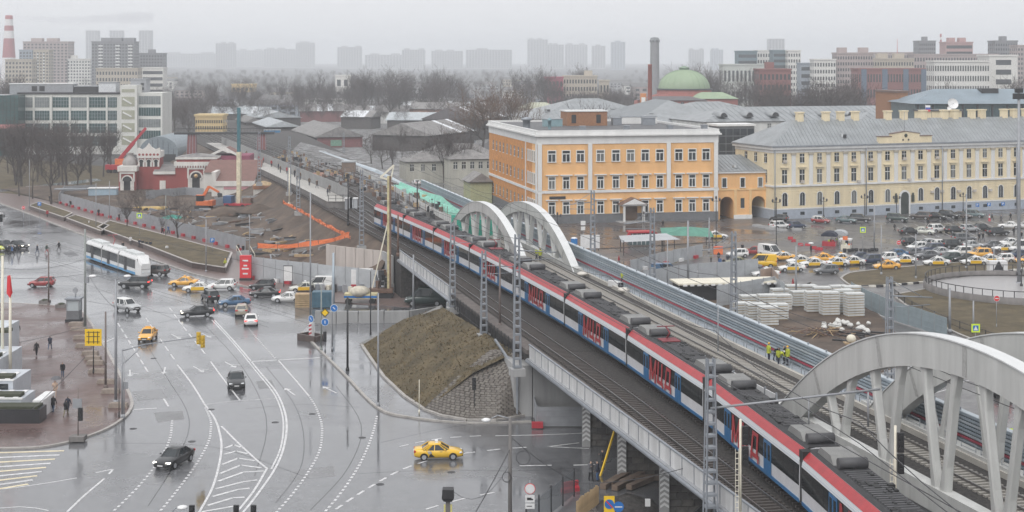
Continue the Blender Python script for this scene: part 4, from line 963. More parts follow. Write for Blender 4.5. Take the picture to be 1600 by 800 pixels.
# ---------------------------------------------------------------- generic hipped / gabled roofs
def hip_house(lab, px, py_base_d, w, dp, ze, zr_, rz, wall, roof, name='depot_hall', wins=0, gable=False, cat='building', dorm=0, over=.5, zwin=None, ww=1.3, wh=2.2, seams=True, gmat=None):
    d = py_base_d; t = thing(name, lab, cat, (*AT(px,d).xy,0), rz)
    MB().box(0,w,0,dp,0,ze).build('wall', wall, t)
    o = over; m = MB(); ins = 0 if gable else min(w,dp)/2
    if w >= dp:
        v = [(-o,-o,ze),(w+o,-o,ze),(w+o,dp+o,ze),(-o,dp+o,ze),(ins-(o if gable else 0),dp/2,zr_),(w-ins+(o if gable else 0),dp/2,zr_)]
        fs = [(0,1,5,4),(2,3,4,5),(1,2,5),(3,0,4)]
    else:
        v = [(-o,-o,ze),(w+o,-o,ze),(w+o,dp+o,ze),(-o,dp+o,ze),(w/2,ins-(o if gable else 0),zr_),(w/2,dp-ins+(o if gable else 0),zr_)]
        fs = [(0,1,4),(1,2,5,4),(2,3,5),(3,0,4,5)]
    m.add(v, fs); m.add([(x,y,z-.15) for x,y,z in v[:4]], [(3,2,1,0)]); m.build('roof', roof, t)
    if gable and w < dp: MB().add([(0,-.02,ze),(w,-.02,ze),(w/2,-.02,zr_-.1)],[(0,1,2)]).build('gable', gmat or wall, t)
    if gable and w >= dp: 
        MB().add([(-.02,0,ze),(-.02,dp,ze),(-.02,dp/2,zr_-.1)],[(0,2,1)]).build('gable', gmat or wall, t); MB().add([(w+.02,0,ze),(w+.02,dp,ze),(w+.02,dp/2,zr_-.1)],[(0,1,2)]).build('gable', gmat or wall, t)
    if seams:
        m = MB(); n = int((w if w>=dp else dp)/2.2)
        for k in range(n):
            if w >= dp:
                x = (k+.5)*w/n; q = 1 if gable else min(1,x/ins,(w-x)/ins); m.bar((x,-o,ze+.06),(x,-o+(dp/2+o)*q,ze+(zr_-ze)*q+.06),.08,.09)
            else:
                y = (k+.5)*dp/n; q = 1 if gable else min(1,y/ins,(dp-y)/ins)
                m.bar((-o,y,ze+.06),(-o+(w/2+o)*q,y,ze+(zr_-ze)*q+.06),.08,.09); m.bar((w+o,y,ze+.06),(w+o-(w/2+o)*q,y,ze+(zr_-ze)*q+.06),.08,.09)
        m.build('roof_seams', M_zincd if roof is M_zinc else M_grey, t, kind='stuff')
    z1 = zwin if zwin is not None else ze-wh-.8
    for k in range(wins): window(t, (k+.5)*w/wins, -.02, z1, ww, wh, 'plain')
    for k in range(dorm):
        x = (k+.5)*w/dorm; q = .35; y = -o+(dp/2+o)*q; z = ze+(zr_-ze)*q
        MB().box(x-.8,x+.8,y-.6,y+2.6,z-.3,z+1.0).build('dormer', M_zinc, t); MB().box(x-.55,x+.55,y-.65,y-.6,z+.1,z+.8).build('dormer_window', M_dark, t)
    return t
M_wwall = mt('white_wall',(.60,.60,.58),.8,var=.15,scale=.4,streak=1)
hip_house('white walled depot hall with grey hipped roof behind a bare tree', 838, 600, 56, 46, 11.5, 19, R(14), M_wwall, M_zinc, wins=14, dorm=4)
hip_house('largest grey hipped depot roof behind the orange building', 985, 520, 44, 60, 12.5, 20.5, R(14), M_wwall, M_zinc, wins=9, dorm=2)
hip_house('low grey roofed hall in front of the green dome', 1040, 575, 50, 40, 13, 18.5, R(14), M_wwall, M_zinc, wins=6, dorm=2)
t = hip_house('long grey vaulted depot roof with round dormers behind the cream building', 1100, 500, 95, 30, 14.6, 19.0, R(16), M_wwall, M_zinc, wins=10)
for k in range(9):
    x = 8+k*9.5; m = MB(); n = 8
    rg = [[(x+1.5*math.cos(math.pi*a/n), y, 16.0+1.7*math.sin(math.pi*a/n)) for a in range(n+1)] for y in (2.0,9.)]
    m.loft(rg,0,True,True); m.build('round_dormer', M_zinc, t); 
    MB().add([(x+1.2*math.cos(math.pi*a/n),1.95,16.1+1.4*math.sin(math.pi*a/n)) for a in range(n+1)],[tuple(range(n+1))]).build('dormer_window', M_dark, t)
hip_house('grey hipped roof hall at the right behind the chimneys', 1335, 470, 60, 26, 14.0, 18.6, R(18), M_wwall, M_zinc, wins=0)
# sawtooth ridge of far depot
M_teal = mt('teal_cladding',(.075,.115,.125),.4,var=.2,scale=.5); M_tealr = mt('blue_grey_roof',(.20,.25,.29),.5,var=.15,scale=.2)
t = thing('teal_hall','dark teal glazed hall with shallow blue-grey roof at the right edge','building',AT(1430,430),R(2))
MB().box(0,60,0,24,0,22.8).build('wall', M_teal, t)
m = MB(); m.add([(-1,-1,22.8),(61,-1,22.8),(61,25,22.8),(-1,25,22.8),(9,12,26.8),(52,12,26.8)],[(0,1,5,4),(1,2,5),(2,3,4,5),(3,0,4)]); m.build('roof', M_tealr, t)
for k in range(14):
    MB().box(.5+k*4.3,1.0+k*4.3,-.35,-.05,12,22.6).build('mullion', M_dark, t)
    for r in range(2): MB().box(1.4+k*4.3,4.4+k*4.3,-.08,0,13.5+r*4.6,17.4+r*4.6).build('pane', mt('teal_pane',(.05,.085,.095),.15,var=.25,scale=1), t)
MB().box(22,27,8,12,25.3,27).build('roof_unit', M_dark, t)
t = thing('brick_annex','narrow brown brick annex with white end wall left of the teal hall','building',AT(1403,450),R(14))
MB().box(0,3.4,0,14,0,25.5).build('wall', mt('brown_brick',(0,0,0)), t); MB().box(3.5,6.0,-2,6,0,23.6).build('white_end_wall', M_wwall, t)
for r in range(3): MB().box(.5,2.9,-.06,0,16.5+r*2.6,18.3+r*2.6).build('pane', M_pane, t)
MB().box(-.3,3.7,-.3,14,25.5,26.1).build('roof_edge', mt('brown_tin',(0,0,0)), t)
t = thing('penthouse','cream rooftop penthouse behind the attic of the cream building','building',AT(1450,392),R(20))
MB().box(0,10.5,0,6,15,22.0).build('wall', M_cr, t); MB().box(-.3,10.8,-.3,6.3,22.0,22.3).build('roof', M_flat, t)
for k in range(3): MB().box(1+k*3.4,1.12+k*3.4,-.05,0,15,21.9).build('pilaster', mt('capital_stone',(0,0,0)), t)
t = thing('satellite_dish','large white satellite dish on the cream building roof','dish',AT(1488,394,22.3))
r_ = MB(); r_.lathe([(0,0),(.7,.08),(1.3,.32),(1.45,.5)],20); r_.lathe([(1.45,.5),(1.3,.3),(.7,.05),(0,-.03)],20); o = r_.build('reflector', M_whitep, t, (0,0,1.5)); o.rotation_euler = (R(68),0,R(8))
MB().tube((0,.4,0),(0,.3,1.4),.12,n=6).build('mount', M_galv, t); MB().tube((0,0,1.5),(0,-1.2,1.75),.04,n=5).build('feed_arm', M_galv, t)
t = thing('satellite_dish','small white satellite dish at the left below the large one','dish',AT(1483,392,22.0))
r_ = MB(); r_.lathe([(0,0),(.35,.06),(.6,.22)],14); r_.lathe([(.6,.22),(.35,.04),(0,-.02)],14); o = r_.build('reflector', M_whitep, t, (0,0,.7)); o.rotation_euler = (R(68),0,0); MB().tube((0,.2,0),(0,.1,.7),.06,n=5).build('mount', M_galv, t)
# ---------------------------------------------------------------- green domed roundhouse, chimney, water tower
M_dome = mt('dome_copper',(.27,.35,.23),.6,var=.10,scale=.12); M_redb = mt('red_brick',(.27,.09,.075),.85,var=.2,scale=.5)
dc = AT(1069,720); t = thing('domed_roundhouse','red brick roundhouse with a pale green dome and lantern','building',(dc.x,dc.y,0))
zb = ZY(138,720); MB().lathe([(13,0),(13,zb-.6),(12.6,zb-.6)],32).build('drum', M_redb, t)
MB().lathe([(13.4,zb-.6),(13.4,zb),(12.3,zb),(12.3,zb-.1)],32).build('drum_cornice', M_dark, t)
MB().lathe([(12.3*math.cos(a*math.pi/20), zb+9.0*math.sin(a*math.pi/20)) for a in range(10)]+[(1.8,zb+8.95)],32).build('dome', M_dome, t)
MB().lathe([(2.4,zb+8.8),(2.4,zb+9.6),(2.9,zb+9.7),(2.0,zb+10.1),(.3,zb+10.7),(0,zb+10.9)],12).build('lantern', mt('lantern_copper',(.20,.28,.2),.6,var=.1), t)
m = MB(); 
for k in range(24):
    a = 2*math.pi*k/24
    for j in range(8):
        a0, a1 = j*math.pi/20, (j+1)*math.pi/20
        m.bar((12.35*math.cos(a0)*math.cos(a),12.35*math.cos(a0)*math.sin(a),zb+9.05*math.sin(a0)),(12.35*math.cos(a1)*math.cos(a),12.35*math.cos(a1)*math.sin(a),zb+9.05*math.sin(a1)),.12,.12)
m.build('dome_ribs', mt('dome_seam',(.25,.36,.23),.6,var=.1), t, kind='stuff')
MB().lathe([(24,0),(24,zb-6),(13,zb-2.6)],32).build('ring_hall', M_redb, t)
hip_house('low red brick wing with pale green roof beside the dome', 1080, 700, 22, 12, zb-4.5, zb-1.5, R(4), M_redb, M_dome, name='roundhouse_wing', seams=False)
hip_house('long red brick shop below the dome', 1005, 690, 30, 14, zb-5, zb-3.2, R(6), M_redb, mt('dark_tin',(.10,.09,.095),.6,var=.2), name='brick_workshop', seams=False, wins=9, ww=1.4, wh=2.6)
ch = AT(1015.5,640); MB().lathe([(1.05,0),(.85,ZY(102,640)),(.95,ZY(102,640)+.05),(.95,ZY(102,640)+.4),(.7,ZY(102,640)+.4)],12,(ch.x,ch.y)).build('brick_chimney', mt('chimney_brick',(.38,.12,.09),.85,var=.15,scale=.6), label='thin red brick chimney left of the green dome', cat='chimney')
t = thing('orange_hut','small orange and white hut below the brick chimney','building',AT(1001,600)); MB().box(0,2.2,0,3,0,ZY(146,600)).build('wall', mt('orange_hut_paint',(.55,.22,.08),.8,var=.15), t); MB().box(.3,1.9,-.05,0,ZY(160,600),ZY(152,600)).build('panel', M_trim, t)
wt = AT(1023,1150); t = thing('water_tower','tall grey octagonal water tower behind the brick chimney','tower',(wt.x,wt.y,0))
MB().lathe([(3.6,0),(3.4,ZY(66,1150))],8).build('shaft', mt('tower_stone',(.22,.22,.23),.8,var=.12,scale=.3), t); MB().lathe([(3.8,ZY(66,1150)),(3.8,ZY(62,1150)),(3.4,ZY(62,1150)),(3.2,ZY(59,1150)),(0,ZY(58,1150))],8).build('crown', mt('tower_crown',(.16,.17,.18),.8,var=.1), t)
for k in range(8):
    a = 2*math.pi*(k+.5)/8; MB().cbox((3.72*math.cos(a),3.72*math.sin(a),ZY(64,1150)),(.3,1.1,1.2),a).build('window', M_dark, t)
# ---------------------------------------------------------------- city blocks in the haze
def block(lab, px0, px1, ytop, d, mat, fl, nc, dp=18, rz=0., roof=(0,), balc=None, name='apartment_block', ybase=None, wstrip=False, wm_=None, wz0=0):
    if 'hazy' in lab: d *= 2.15; roof = roof or (random.uniform(.15,.4),random.uniform(.5,.85))
    x0 = (px0-800)/F*d; x1 = (px1-800)/F*d; w = x1-x0; h = ZY(ytop,d); t = thing(name, lab, 'building', (x0,d,0), rz)
    MB().box(0,w,0,dp,0,h).build('wall', mat, t); MB().box(-.4,w+.4,-.4,dp+.4,h,h+.9).build('parapet', mat, t)
    g = MB(); fh = (h-3-wz0)/fl
    for f in range(fl):
        z = wz0+2+f*fh+fh*.3
        if wstrip: g.box(.5,w-.5,-.12,0,z,z+fh*.5)
        else:
            for c in range(nc): xx = (c+.5)*w/nc; g.box(xx-w/nc*.27,xx+w/nc*.27,-.12,0,z,z+fh*.52)
            for c in range(max(2,int(dp/4))): yy = (c+.5)*dp/max(2,int(dp/4)); g.box(-.12,0,yy-.8,yy+.8,z,z+fh*.52); g.box(w,w+.12,yy-.8,yy+.8,z,z+fh*.52)
    g.build('windows', wm_ or M_pane, t, kind='stuff')
    for r in roof:
        if r: MB().box(w*(r-.12),w*(r+.12),dp*.3,dp*.7,h+.9,h+max(4.2,d/900)).build('roof_hut', mat, t)
    if balc:
        for c in balc:
            for f in range(fl): z = wz0+2+f*fh; MB().box(w*c-w*.05,w*c+w*.05,-1.1,-.1,z,z+fh*.42).build('balcony', M_trim, t)
    return t
def bm(n, c): return mt('far_'+n, c, .85, var=.08, scale=.05)
gy, gd, pk, tn, wh_, tl, rd_, bl = bm('grey',(.34,.34,.35)), bm('darkgrey',(.20,.20,.215)), bm('pink',(.38,.315,.305)), bm('tan',(.45,.40,.33)), bm('white',(.66,.65,.62)), bm('teal',(.13,.19,.22)), bm('red',(.23,.095,.088)), bm('bluegrey',(.28,.32,.37))
for a in [
 ('stepped pinkish grey tower block right of the striped chimney',36,106,66,1500,pk,16,12,22,0,(.25,.6)),
 ('cream slab with yellowish balconies before the pinkish tower',52,76,79,1350,tn,14,5,14,0,(),(.3,.7)),
 ('blue-grey slab between the chimney and cream slab',30,50,79,1380,bl,14,4,14,0,()),
 ('low tan block at the chimney foot',8,50,94,1250,tn,9,8,14,0,()),
 ('dark grey tower slab with white balcony columns',143,209,66,1400,gd,16,14,20,0,(.3,.55,.85),(.22,.62,.92)),
 ('smaller grey tower with tall roof hut beside the dark slab',214,254,84,1450,gd,12,9,18,0,(.5,)),
 ('pale white block under construction left of the dark slab',105,141,93,1500,wh_,10,8,16,0,(.2,)),
 ('cream low block before the dark slab',150,215,108,1150,tn,5,14,14,0,()),
 ('white terraced block right of cream low block',222,255,107,1180,wh_,5,6,14,0,(),None,'office_block',None,True),
 ('faint ghost tower, leftmost of three in the haze',134,152,48,4200,gy,24,4,30,0,()),
 ('faint ghost tower, middle of three in the haze',171,190,48,4200,gy,24,4,30,0,()),
 ('faint ghost tower, rightmost of three in the haze',217,235,48,4000,gy,24,4,30,0,()),
 ('hazy tower slab standing alone left of centre',337,367,68,2300,gy,16,8,24,0,()),
 ('long hazy row of flats behind the rail yard',250,337,84,2600,gy,9,22,20,0,()),
 ('low hazy row right of lone tower slab',367,412,79,2700,gy,9,12,20,0,()),
 ('hazy stepped block left of centre',412,462,77,2500,gy,10,12,20,0,()),
 ('hazy tower block on stepped block right end',462,491,67,2400,gy,15,8,20,0,()),
 ('hazy square block near the picture centre line',527,565,74,2300,gy,11,9,20,0,()),
 ('hazy low flats behind the bare wood',570,628,86,2300,gy,8,12,20,0,()),
 ('hazy block above the bare wood',628,664,78,2250,gy,10,9,20,0,()),
 ('hazy wide block above the bare wood',674,723,80,2250,gy,9,12,20,0,()),
 ('hazy wide block with raised corner',728,800,78,2200,gy,10,16,20,0,(.35,)),
 ('hazy tower, tallest left of five by the water tower',824,856,62,2300,gy,17,7,22,0,()),
 ('hazy tower, second of five by the water tower',855,881,70,2200,gy,15,6,22,0,()),
 ('hazy tower, third of five by the water tower',883,918,70,2350,gy,15,8,22,0,()),
 ('hazy tower, fourth of five by the water tower',925,946,72,2200,gy,15,5,22,0,()),
 ('hazy tower, fifth of five nearest the water tower',955,977,66,2000,bl,15,5,22,0,()),
 ('hazy block, left of a pair behind the dome',1077,1100,78,2100,gy,11,6,20,0,()),
 ('hazy block, right of a pair behind the dome',1111,1130,78,2100,bl,11,5,20,0,()),
 ('dark teal glazed office right of the dome',1153,1183,81,1100,tl,8,8,16,0,(),None,'office_block',None,True),
 ('white office joined to the dark teal office',1183,1208,80,1120,wh_,8,6,16,0,()),
 ('second dark teal office block',1208,1232,80,1090,tl,9,6,16,0,(),None,'office_block',None,True),
 ('white block right of second teal office',1231,1251,80,1080,wh_,9,5,16,0,()),
 ('long pale low hall below the teal offices',1130,1206,102,1000,bm('pale',(.48,.50,.47)),2,12,20,0,()),
 ('faint ghost tower above second teal office',1201,1226,61,3600,gy,18,5,24,0,()),
 ('greenish grey office with strip windows',1251,1272,100,1000,bl,6,5,14,0,(),None,'office_block',None,True),
 ('white block with reddish windows right of greenish office',1272,1306,94,980,wh_,7,8,14,0,()),
 ('pinkish brick flats left of red and blue hall',1308,1364,84,1000,pk,9,14,16,0,(.2,.8)),
 ('tan brick flats behind red and blue hall',1362,1428,93,1020,tn,7,16,16,0,(.3,.7)),
 ('rose coloured long flats on the skyline',1366,1430,83,1300,pk,8,18,16,0,()),
 ('grey tower left of the small striped chimney',1436,1462,65,1250,gd,13,8,18,0,(.5,)),
 ('long rose flats behind the white institute',1428,1560,86,1050,pk,7,30,16,0,()),
 ('rose and red tower right of the small striped chimney',1478,1520,67,1200,bm('rose',(.40,.25,.24)),9,10,18,0,(.3,.7),None,'office_block',None,True),
 ('grey tower above the white institute right end',1555,1590,65,1150,gd,13,9,18,0,(.5,)),
 ('grey pink flats at right frame edge',1590,1630,72,1100,pk,12,9,18,0,()),
 ]: block(*a)
block('white modern institute with three rows of windows', 1460, 1546, 97, 820, wh_, 3, 22, 16, 0., (), None, 'institute_building', None, False, None, 14)
block('tall blank white wing of the institute', 1546, 1590, 88, 840, wh_, 4, 1, 22, 0., (), None, 'institute_building', None, False, None, 12)
t = block('dark red and blue glazed hall left of the institute', 1341, 1458, 109, 860, rd_, 3, 26, 18, 0., (), None, 'red_hall')
for c in (.04,.32,.60,.84): 
    w = 117/F*860; MB().box(w*c,w*c+w*.07,-.5,0,0,ZY(108,860)).build('blue_glass_bay', bm('bluebay',(.10,.14,.2)), t)
block('dark red brick tower house right of the dome', 1186, 1236, 110, 760, rd_, 5, 8, 16, 0., (.4,), None, 'brick_house')
block('small pink and white house left of cream works', 851, 880, 122, 1000, bm('crimson',(.34,.07,.11)), 3, 5, 12, 0., (), None, 'house')
block('cream works building left of the dome', 880, 933, 120, 1020, tn, 4, 12, 14, 0., (.75,), None, 'works_building')
block('small cream house right of cream works', 937, 952, 127, 980, tn, 2, 3, 10, 0., (), None, 'house')
block('yellow house at the foot of the far rail yard', 362, 396, 133, 1100, bm('yellow',(.62,.47,.24)), 3, 5, 14, 0., (), None, 'house')
block('white cottage with dark windows in the bare wood', 524, 546, 119, 1150, wh_, 2, 2, 10, 0., (), None, 'house')
block('yellow low depot wall by the arched hall', 305, 348, 182, 640, bm('yellow',(0,0,0)), 3, 12, 10, 0., (), None, 'depot_building')
# striped chimneys
def striped(lab, px, d, r0, r1, ytop, bands):
    c = AT(px,d); t = thing('striped_chimney', lab, 'chimney', (c.x,c.y,0)); zt = ZY(ytop,d); z = 0
    zs = [0]+[ZY(y,d) for y in bands]+[zt]; n = len(zs)-1
    for i in range(n):
        ra = r0+(r1-r0)*zs[i]/zt; rb = r0+(r1-r0)*zs[i+1]/zt
        MB().lathe([(ra,zs[i]),(rb,zs[i+1])]+([(rb*.8,zs[i+1])] if i==n-1 else []),20).build('band', bm('chimred',(.36,.11,.12)) if (n-1-i)%2==0 else bm('chimwhite',(.72,.70,.70)), t)
    return t
striped('tall red and white striped power station chimney at far left', 14, 1700, 9.5, 4.0, 24, [90,60,48,40,30])
striped('small red and white striped chimney on the right skyline', 1470, 1500, 1.3, .9, 53, [68,62,58])
rm = AT(1402,1250); MB().tube((rm.x,rm.y,0),(rm.x,rm.y,ZY(61,1250)),.5,.15,n=5).build('radio_mast', M_red, label='thin red radio mast on the right skyline', cat='mast')
# ---------------------------------------------------------------- glass office at left
D0 = 560.; t = thing('glass_office','white framed office with green glass bays at far left','building',AT(28,D0),R(1))
w = 160/F*D0; M_wconc = mt('office_concrete',(.62,.62,.59),.8,var=.1,scale=.2,streak=1); M_gg = mt('green_glass',(.035,.085,.085),.12,var=.35,scale=.25); M_gg2 = mt('grey_glass',(.20,.22,.22),.25,var=.25,scale=.4)
MB().box(0,w,0,18,0,22.4).build('wall', M_wconc, t); MB().box(-.3,w+.3,-.4,18,22.4,23).build('roof_edge', M_dark, t)
bx = [(6,23),(26,49),(54,80),(82,107),(111,137),(140,154)]
for a,b in bx:
    for r,(y0,y1) in enumerate(((152,168),(173,188),(193,208),(213,228))):
        z0, z1 = ZY(y1,D0), ZY(y0,D0); xa, xb = a/F*D0, b/F*D0
        MB().box(xa,xb,-.08,.02,z0,z1).build('glass_bay', M_gg2 if (r==0 and a in (6,26,82)) else M_gg, t)
        n = 6
        for k in range(1,n): MB().box(xa+(xb-xa)*k/n-.05,xa+(xb-xa)*k/n+.05,-.14,-.08,z0,z1).build('mullion', M_grey, t)
        for k in (1,2): MB().box(xa,xb,-.13,-.08,z0+(z1-z0)*k/3-.05,z0+(z1-z0)*k/3+.05).build('transom', M_grey, t)
for x in (25,52,81,109,138.5): MB().box(x/F*D0-.35,x/F*D0+.35,-.5,0,0,22).build('pier', M_wconc, t)
t = thing('stair_tower','office stair tower with visible zigzag stairs','building',AT(188,D0-2))
w = 26/F*D0; MB().box(0,w,0,14,0,ZY(133,D0)).build('wall', M_wconc, t)
for r,(y0,y1) in enumerate(((139,144),(151,166),(172,186),(192,206),(212,226))):
    MB().box(.5,w-.9,-.08,0,ZY(y1,D0),ZY(y0,D0)).build('glass_bay', mt('stair_glass',(.36,.36,.28),.2,var=.1), t)
    if r: MB().bar((1,-.2,ZY(y0+3,D0)),(w-2,-.2,ZY(y1-4,D0)),.3,.5).build('stair_flight', M_trim, t)
t = thing('office_wing','right wing of the office with wide glass bands','building',AT(214.5,D0))
w = 39/F*D0; MB().box(0,w,0,16,0,ZY(145,D0)).build('wall', M_wconc, t)
for y0,y1,mm_ in ((150,163,M_gg2),(168,181,M_gg),(186,199,M_gg2),(204,217,M_gg)):
    MB().box(.6,w-.6,-.08,0,ZY(y1,D0),ZY(y0,D0)).build('glass_bay', mm_, t)
    for k in range(1,9): MB().box(.6+(w-1.2)*k/9-.05,.6+(w-1.2)*k/9+.05,-.13,-.08,ZY(y1,D0),ZY(y0,D0)).build('mullion', M_grey, t)
t = thing('glass_pavilion','dark green curtain wall block at the left frame edge','building',AT(-60,D0-8))
w = 87/F*D0; MB().box(0,w,0,18,0,ZY(148,D0)).build('wall', M_gg, t); MB().box(0,w+.1,-.3,18,ZY(200,D0),ZY(193,D0)).build('red_fascia', mt('fascia',(.5,.22,.22),.7,var=.1), t)
for k in range(1,15): MB().box(w*k/15-.06,w*k/15+.06,-.1,0,ZY(193,D0),ZY(148,D0)).build('mullion', M_dark, t)
for k in range(1,8): MB().box(0,w,-.09,0,ZY(193-k*5.6,D0)-.06,ZY(193-k*5.6,D0)+.06).build('transom', M_dark, t)
for lab,p0,p1,y0,y1,c in (('grey roof plant room with two dark louvres on the office',15,115,146.5,132,M_grey),('pale sheet screen on the office roof',154,181,146,130,mt('pale_sheet',(.62,.64,.66),.5,var=.1)),('grey lift hut with two vents on the office wing',204,229,145,125,M_grey),('dark clutter of roof equipment on the office',116,153,146,136,M_dark)):
    t = thing('roof_hut',lab,'hut',AT(p0,D0+6)); w = (p1-p0)/F*D0; MB().box(0,w,0,6,ZY(147.5,D0),ZY(y1,D0)).build('wall', c, t); MB().box(-.2,w+.2,-.2,6.2,ZY(y1,D0),ZY(y1,D0)+.35).build('roof_edge', M_whitep if p0==15 else M_grey, t)
    if p0 == 15:
        for x in (35,47): MB().box(x/F*D0,(x+8.5)/F*D0,-.1,0,ZY(143,D0),ZY(135,D0)).build('louvre', M_dark, t)
    if p0 == 204:
        for y in (130,137): MB().box(16/F*D0,21/F*D0,-.1,0,ZY(y+4,D0),ZY(y,D0)).build('louvre', M_dark, t)
# ---------------------------------------------------------------- sheds, footbridge and houses of the rail yard
M_tin = mt('worn_tin',(.21,.20,.195),.6,var=.4,scale=.5); M_maroon = mt('maroon_boards',(.20,.075,.075),.8,var=.2,scale=1.5); M_timber = mt('grey_boards',(.075,.066,.062),.85,var=.25,scale=1)
RA = math.atan(.31)
def shed(lab, px, d, w, dp, ze, zr_, wall, roof, rz=RA, gmat=None, planks=True, snow=0):
    t = hip_house(lab, px, d, w, dp, ze, zr_, rz, wall, roof, name='shed', gable=True, seams=False, gmat=gmat, over=.8)
    # corrugated sheets laid as separate slightly uneven strips
    n = int(dp/3.0) if w < dp else int(w/3.0); o = .8
    for k in range(n):
        c = roof if random.random() > snow else mt('snowy_tin',(.70,.72,.75),.6,var=.12,scale=.6)
        for s in (0,1):
            m = MB(); dz = random.uniform(.06,.22)
            if w < dp:
                ya, yb = dp*k/n+.06, dp*(k+1)/n-.06; xa = -o if s==0 else w+o
                m.add([(xa,ya,ze+dz),(w/2,ya,zr_+dz),(w/2,yb,zr_+dz),(xa,yb,ze+dz)],[(0,3,2,1) if s==0 else (0,1,2,3)][:1] if False else [(3,2,1,0) if s==0 else (0,1,2,3)])
            else:
                xa, xb = w*k/n+.06, w*(k+1)/n-.06; ya = -o if s==0 else dp+o
                m.add([(xa,ya,ze+dz),(xb,ya,ze+dz),(xb,dp/2,zr_+dz),(xa,dp/2,zr_+dz)],[(0,1,2,3) if s==0 else (3,2,1,0)])
            m.build('roof_sheet', c, t)
    return t
t = shed('long maroon gabled goods shed with grey tin roof', 495, 600, 18.5, 62, 4.2, 8.4, M_timber, M_tin, gmat=M_maroon)
MB().box(0,18.5,-.1,-.03,0,4.2).build('front_boards', M_maroon, t); MB().box(5.5,10,-.2,-.1,.6,3.0).build('graffiti_door', mt('green_door_paint',(.16,.30,.22),.7,var=.3,scale=2), t)
shed('weathered goods shed with patchy snow on its roof', 582, 585, 24, 44, 6, 10.5, M_timber, M_tin, snow=.28, rz=R(-22))
shed('long dark goods shed with snow streaks before the bare wood', 660, 660, 24, 60, 9, 14, M_timber, mt('dark_tin',(0,0,0)), snow=.18, rz=R(-20))
shed('rusty brown shed left of the bare wood', 640, 760, 24, 22, 10, 13, mt('brick_pale',(.33,.18,.13),.8,var=.2), M_tin, rz=R(-15))
shed('small grey shed with white roof slope', 533, 760, 16, 14, 6, 9, M_timber, M_tin, snow=.5, rz=R(-15))
shed('low pale roofed shed left of the maroon shed', 418, 660, 14, 46, 5.5, 8, M_timber, mt('pale_tin',(.42,.45,.47),.5,var=.15,scale=.5))
shed('long pale platform roof on the far rail yard', 402, 760, 22, 120, 5.5, 8.5, M_timber, mt('pale_tin',(0,0,0)), snow=.1)
shed('narrow far platform canopy with pale roof', 395, 900, 10, 130, 5, 6.5, M_timber, mt('pale_tin',(0,0,0)))
shed('dark lean-to shed beside the far platform', 385, 720, 8, 40, 5, 7, M_timber, M_tin)
for k_,(px,d,w_,dp_,rz_) in enumerate([(605,720,30,16,-8),(560,820,34,14,6),(700,760,30,14,-12),(610,900,40,14,4),(690,880,36,16,-5),(470,840,30,14,10),(330,800,30,14,0),(745,700,22,14,-10)]):
    shed('low tin roofed shed of the middle yard, %s in the scatter'%nth(k_), px, d, w_, dp_, 6, 9.5, [M_timber,M_wwall,M_maroon][k_%3], M_tin if k_%2 else mt('pale_tin',(0,0,0)), rz=R(rz_), snow=.12)
for a in [('pale low house with grey roof behind street trees',660,455,24,13,6.0,9.5,R(14)),('white columned house behind the bare street trees',635,430,16,12,6.2,8.8,R(14)),('small grey roofed house left of the orange building',705,420,12,10,7.6,10,R(14))]:
    hip_house(*a, mt('pale_plaster',(.42,.41,.36),.85,var=.2,scale=.4,streak=1), M_tin, name='house', wins=5, seams=False, ww=1.1, wh=1.9)
hip_house('yellow-green hut with tin roof by the orange side wall', 735, 372, 5.5, 8, 5.2, 7.4, R(14), mt('green_yellow',(.40,.42,.25),.8,var=.15), M_tin, name='hut', gable=True, seams=False)
# red-brown house behind
hip_house('house with rust red roof beside the depot halls', 818, 640, 14, 10, 9, 13, R(20), M_wwall, mt('rust_roof',(.22,.10,.08),.7,var=.2), name='house', seams=False)
hip_house('cream house with pale green roof above the depot halls', 816, 800, 20, 12, 9, 12, R(10), tn, mt('pale_green_roof',(.42,.43,.33),.7,var=.1), name='house', seams=False)
# arched corrugated hall
ah = AT(218,520); t = thing('arched_hall','grey corrugated hall with a round arched gable','building',(ah.x,ah.y,0))
n = 14; W2 = 6.6
MB().loft([[(W2+W2*math.cos(math.pi*k/n), y, 3.5+5.2*math.sin(math.pi*k/n)) for k in range(n+1)]+[(0,y,0),(2*W2,y,0)] for y in (0,30)],0,False).build('shell', mt('corrugated_grey',(.22,.26,.29),.5,.2,var=.15), t)
for k in range(7): MB().box(.9+k*1.8,1.0+k*1.8,-.12,0,0,3.4+4.6*math.sin(math.pi*(k+.5)/7)).build('gable_rib', M_dark, t)
MB().box(.6,2*W2-.6,-.15,-.02,0,2.6).build('opening', M_dark, t)
# footbridge with two maroon stair towers
fb = AT(272,500); t = thing('footbridge','dark footbridge across the tracks with two maroon stair towers','bridge',(fb.x,fb.y,0),R(4))
zz = ZY(207,500); MB().box(0,33,0,3,zz-.7,zz).build('deck', M_dark, t)
for y in (0,2.9):
    MB().box(0,33,y,y+.08,zz+1.1,zz+1.2).build('handrail', M_dark, t)
    for k in range(34): MB().box(k*1.0-.03,k*1.0+.03,y,y+.06,zz,zz+1.15).build('baluster', M_dark, t)
for x0 in (4,27):
    m = MB(); m.add([(x0,-1,0),(x0+3.4,-1,0),(x0+3.4,2.5,0),(x0,2.5,0),(x0+.4,.6,zz),(x0+3.0,.6,zz),(x0+3.0,2.5,zz),(x0+.4,2.5,zz)],[(0,1,5,4),(1,2,6,5),(2,3,7,6),(3,0,4,7),(4,5,6,7)]); m.build('stair_tower', M_maroon, t)
    for q in (0,1.1,2.2,3.4): MB().bar((x0+q,-1.1,0),(x0+.4+q*.76,.5,zz),.12,.12).build('tower_rib', M_galv, t)
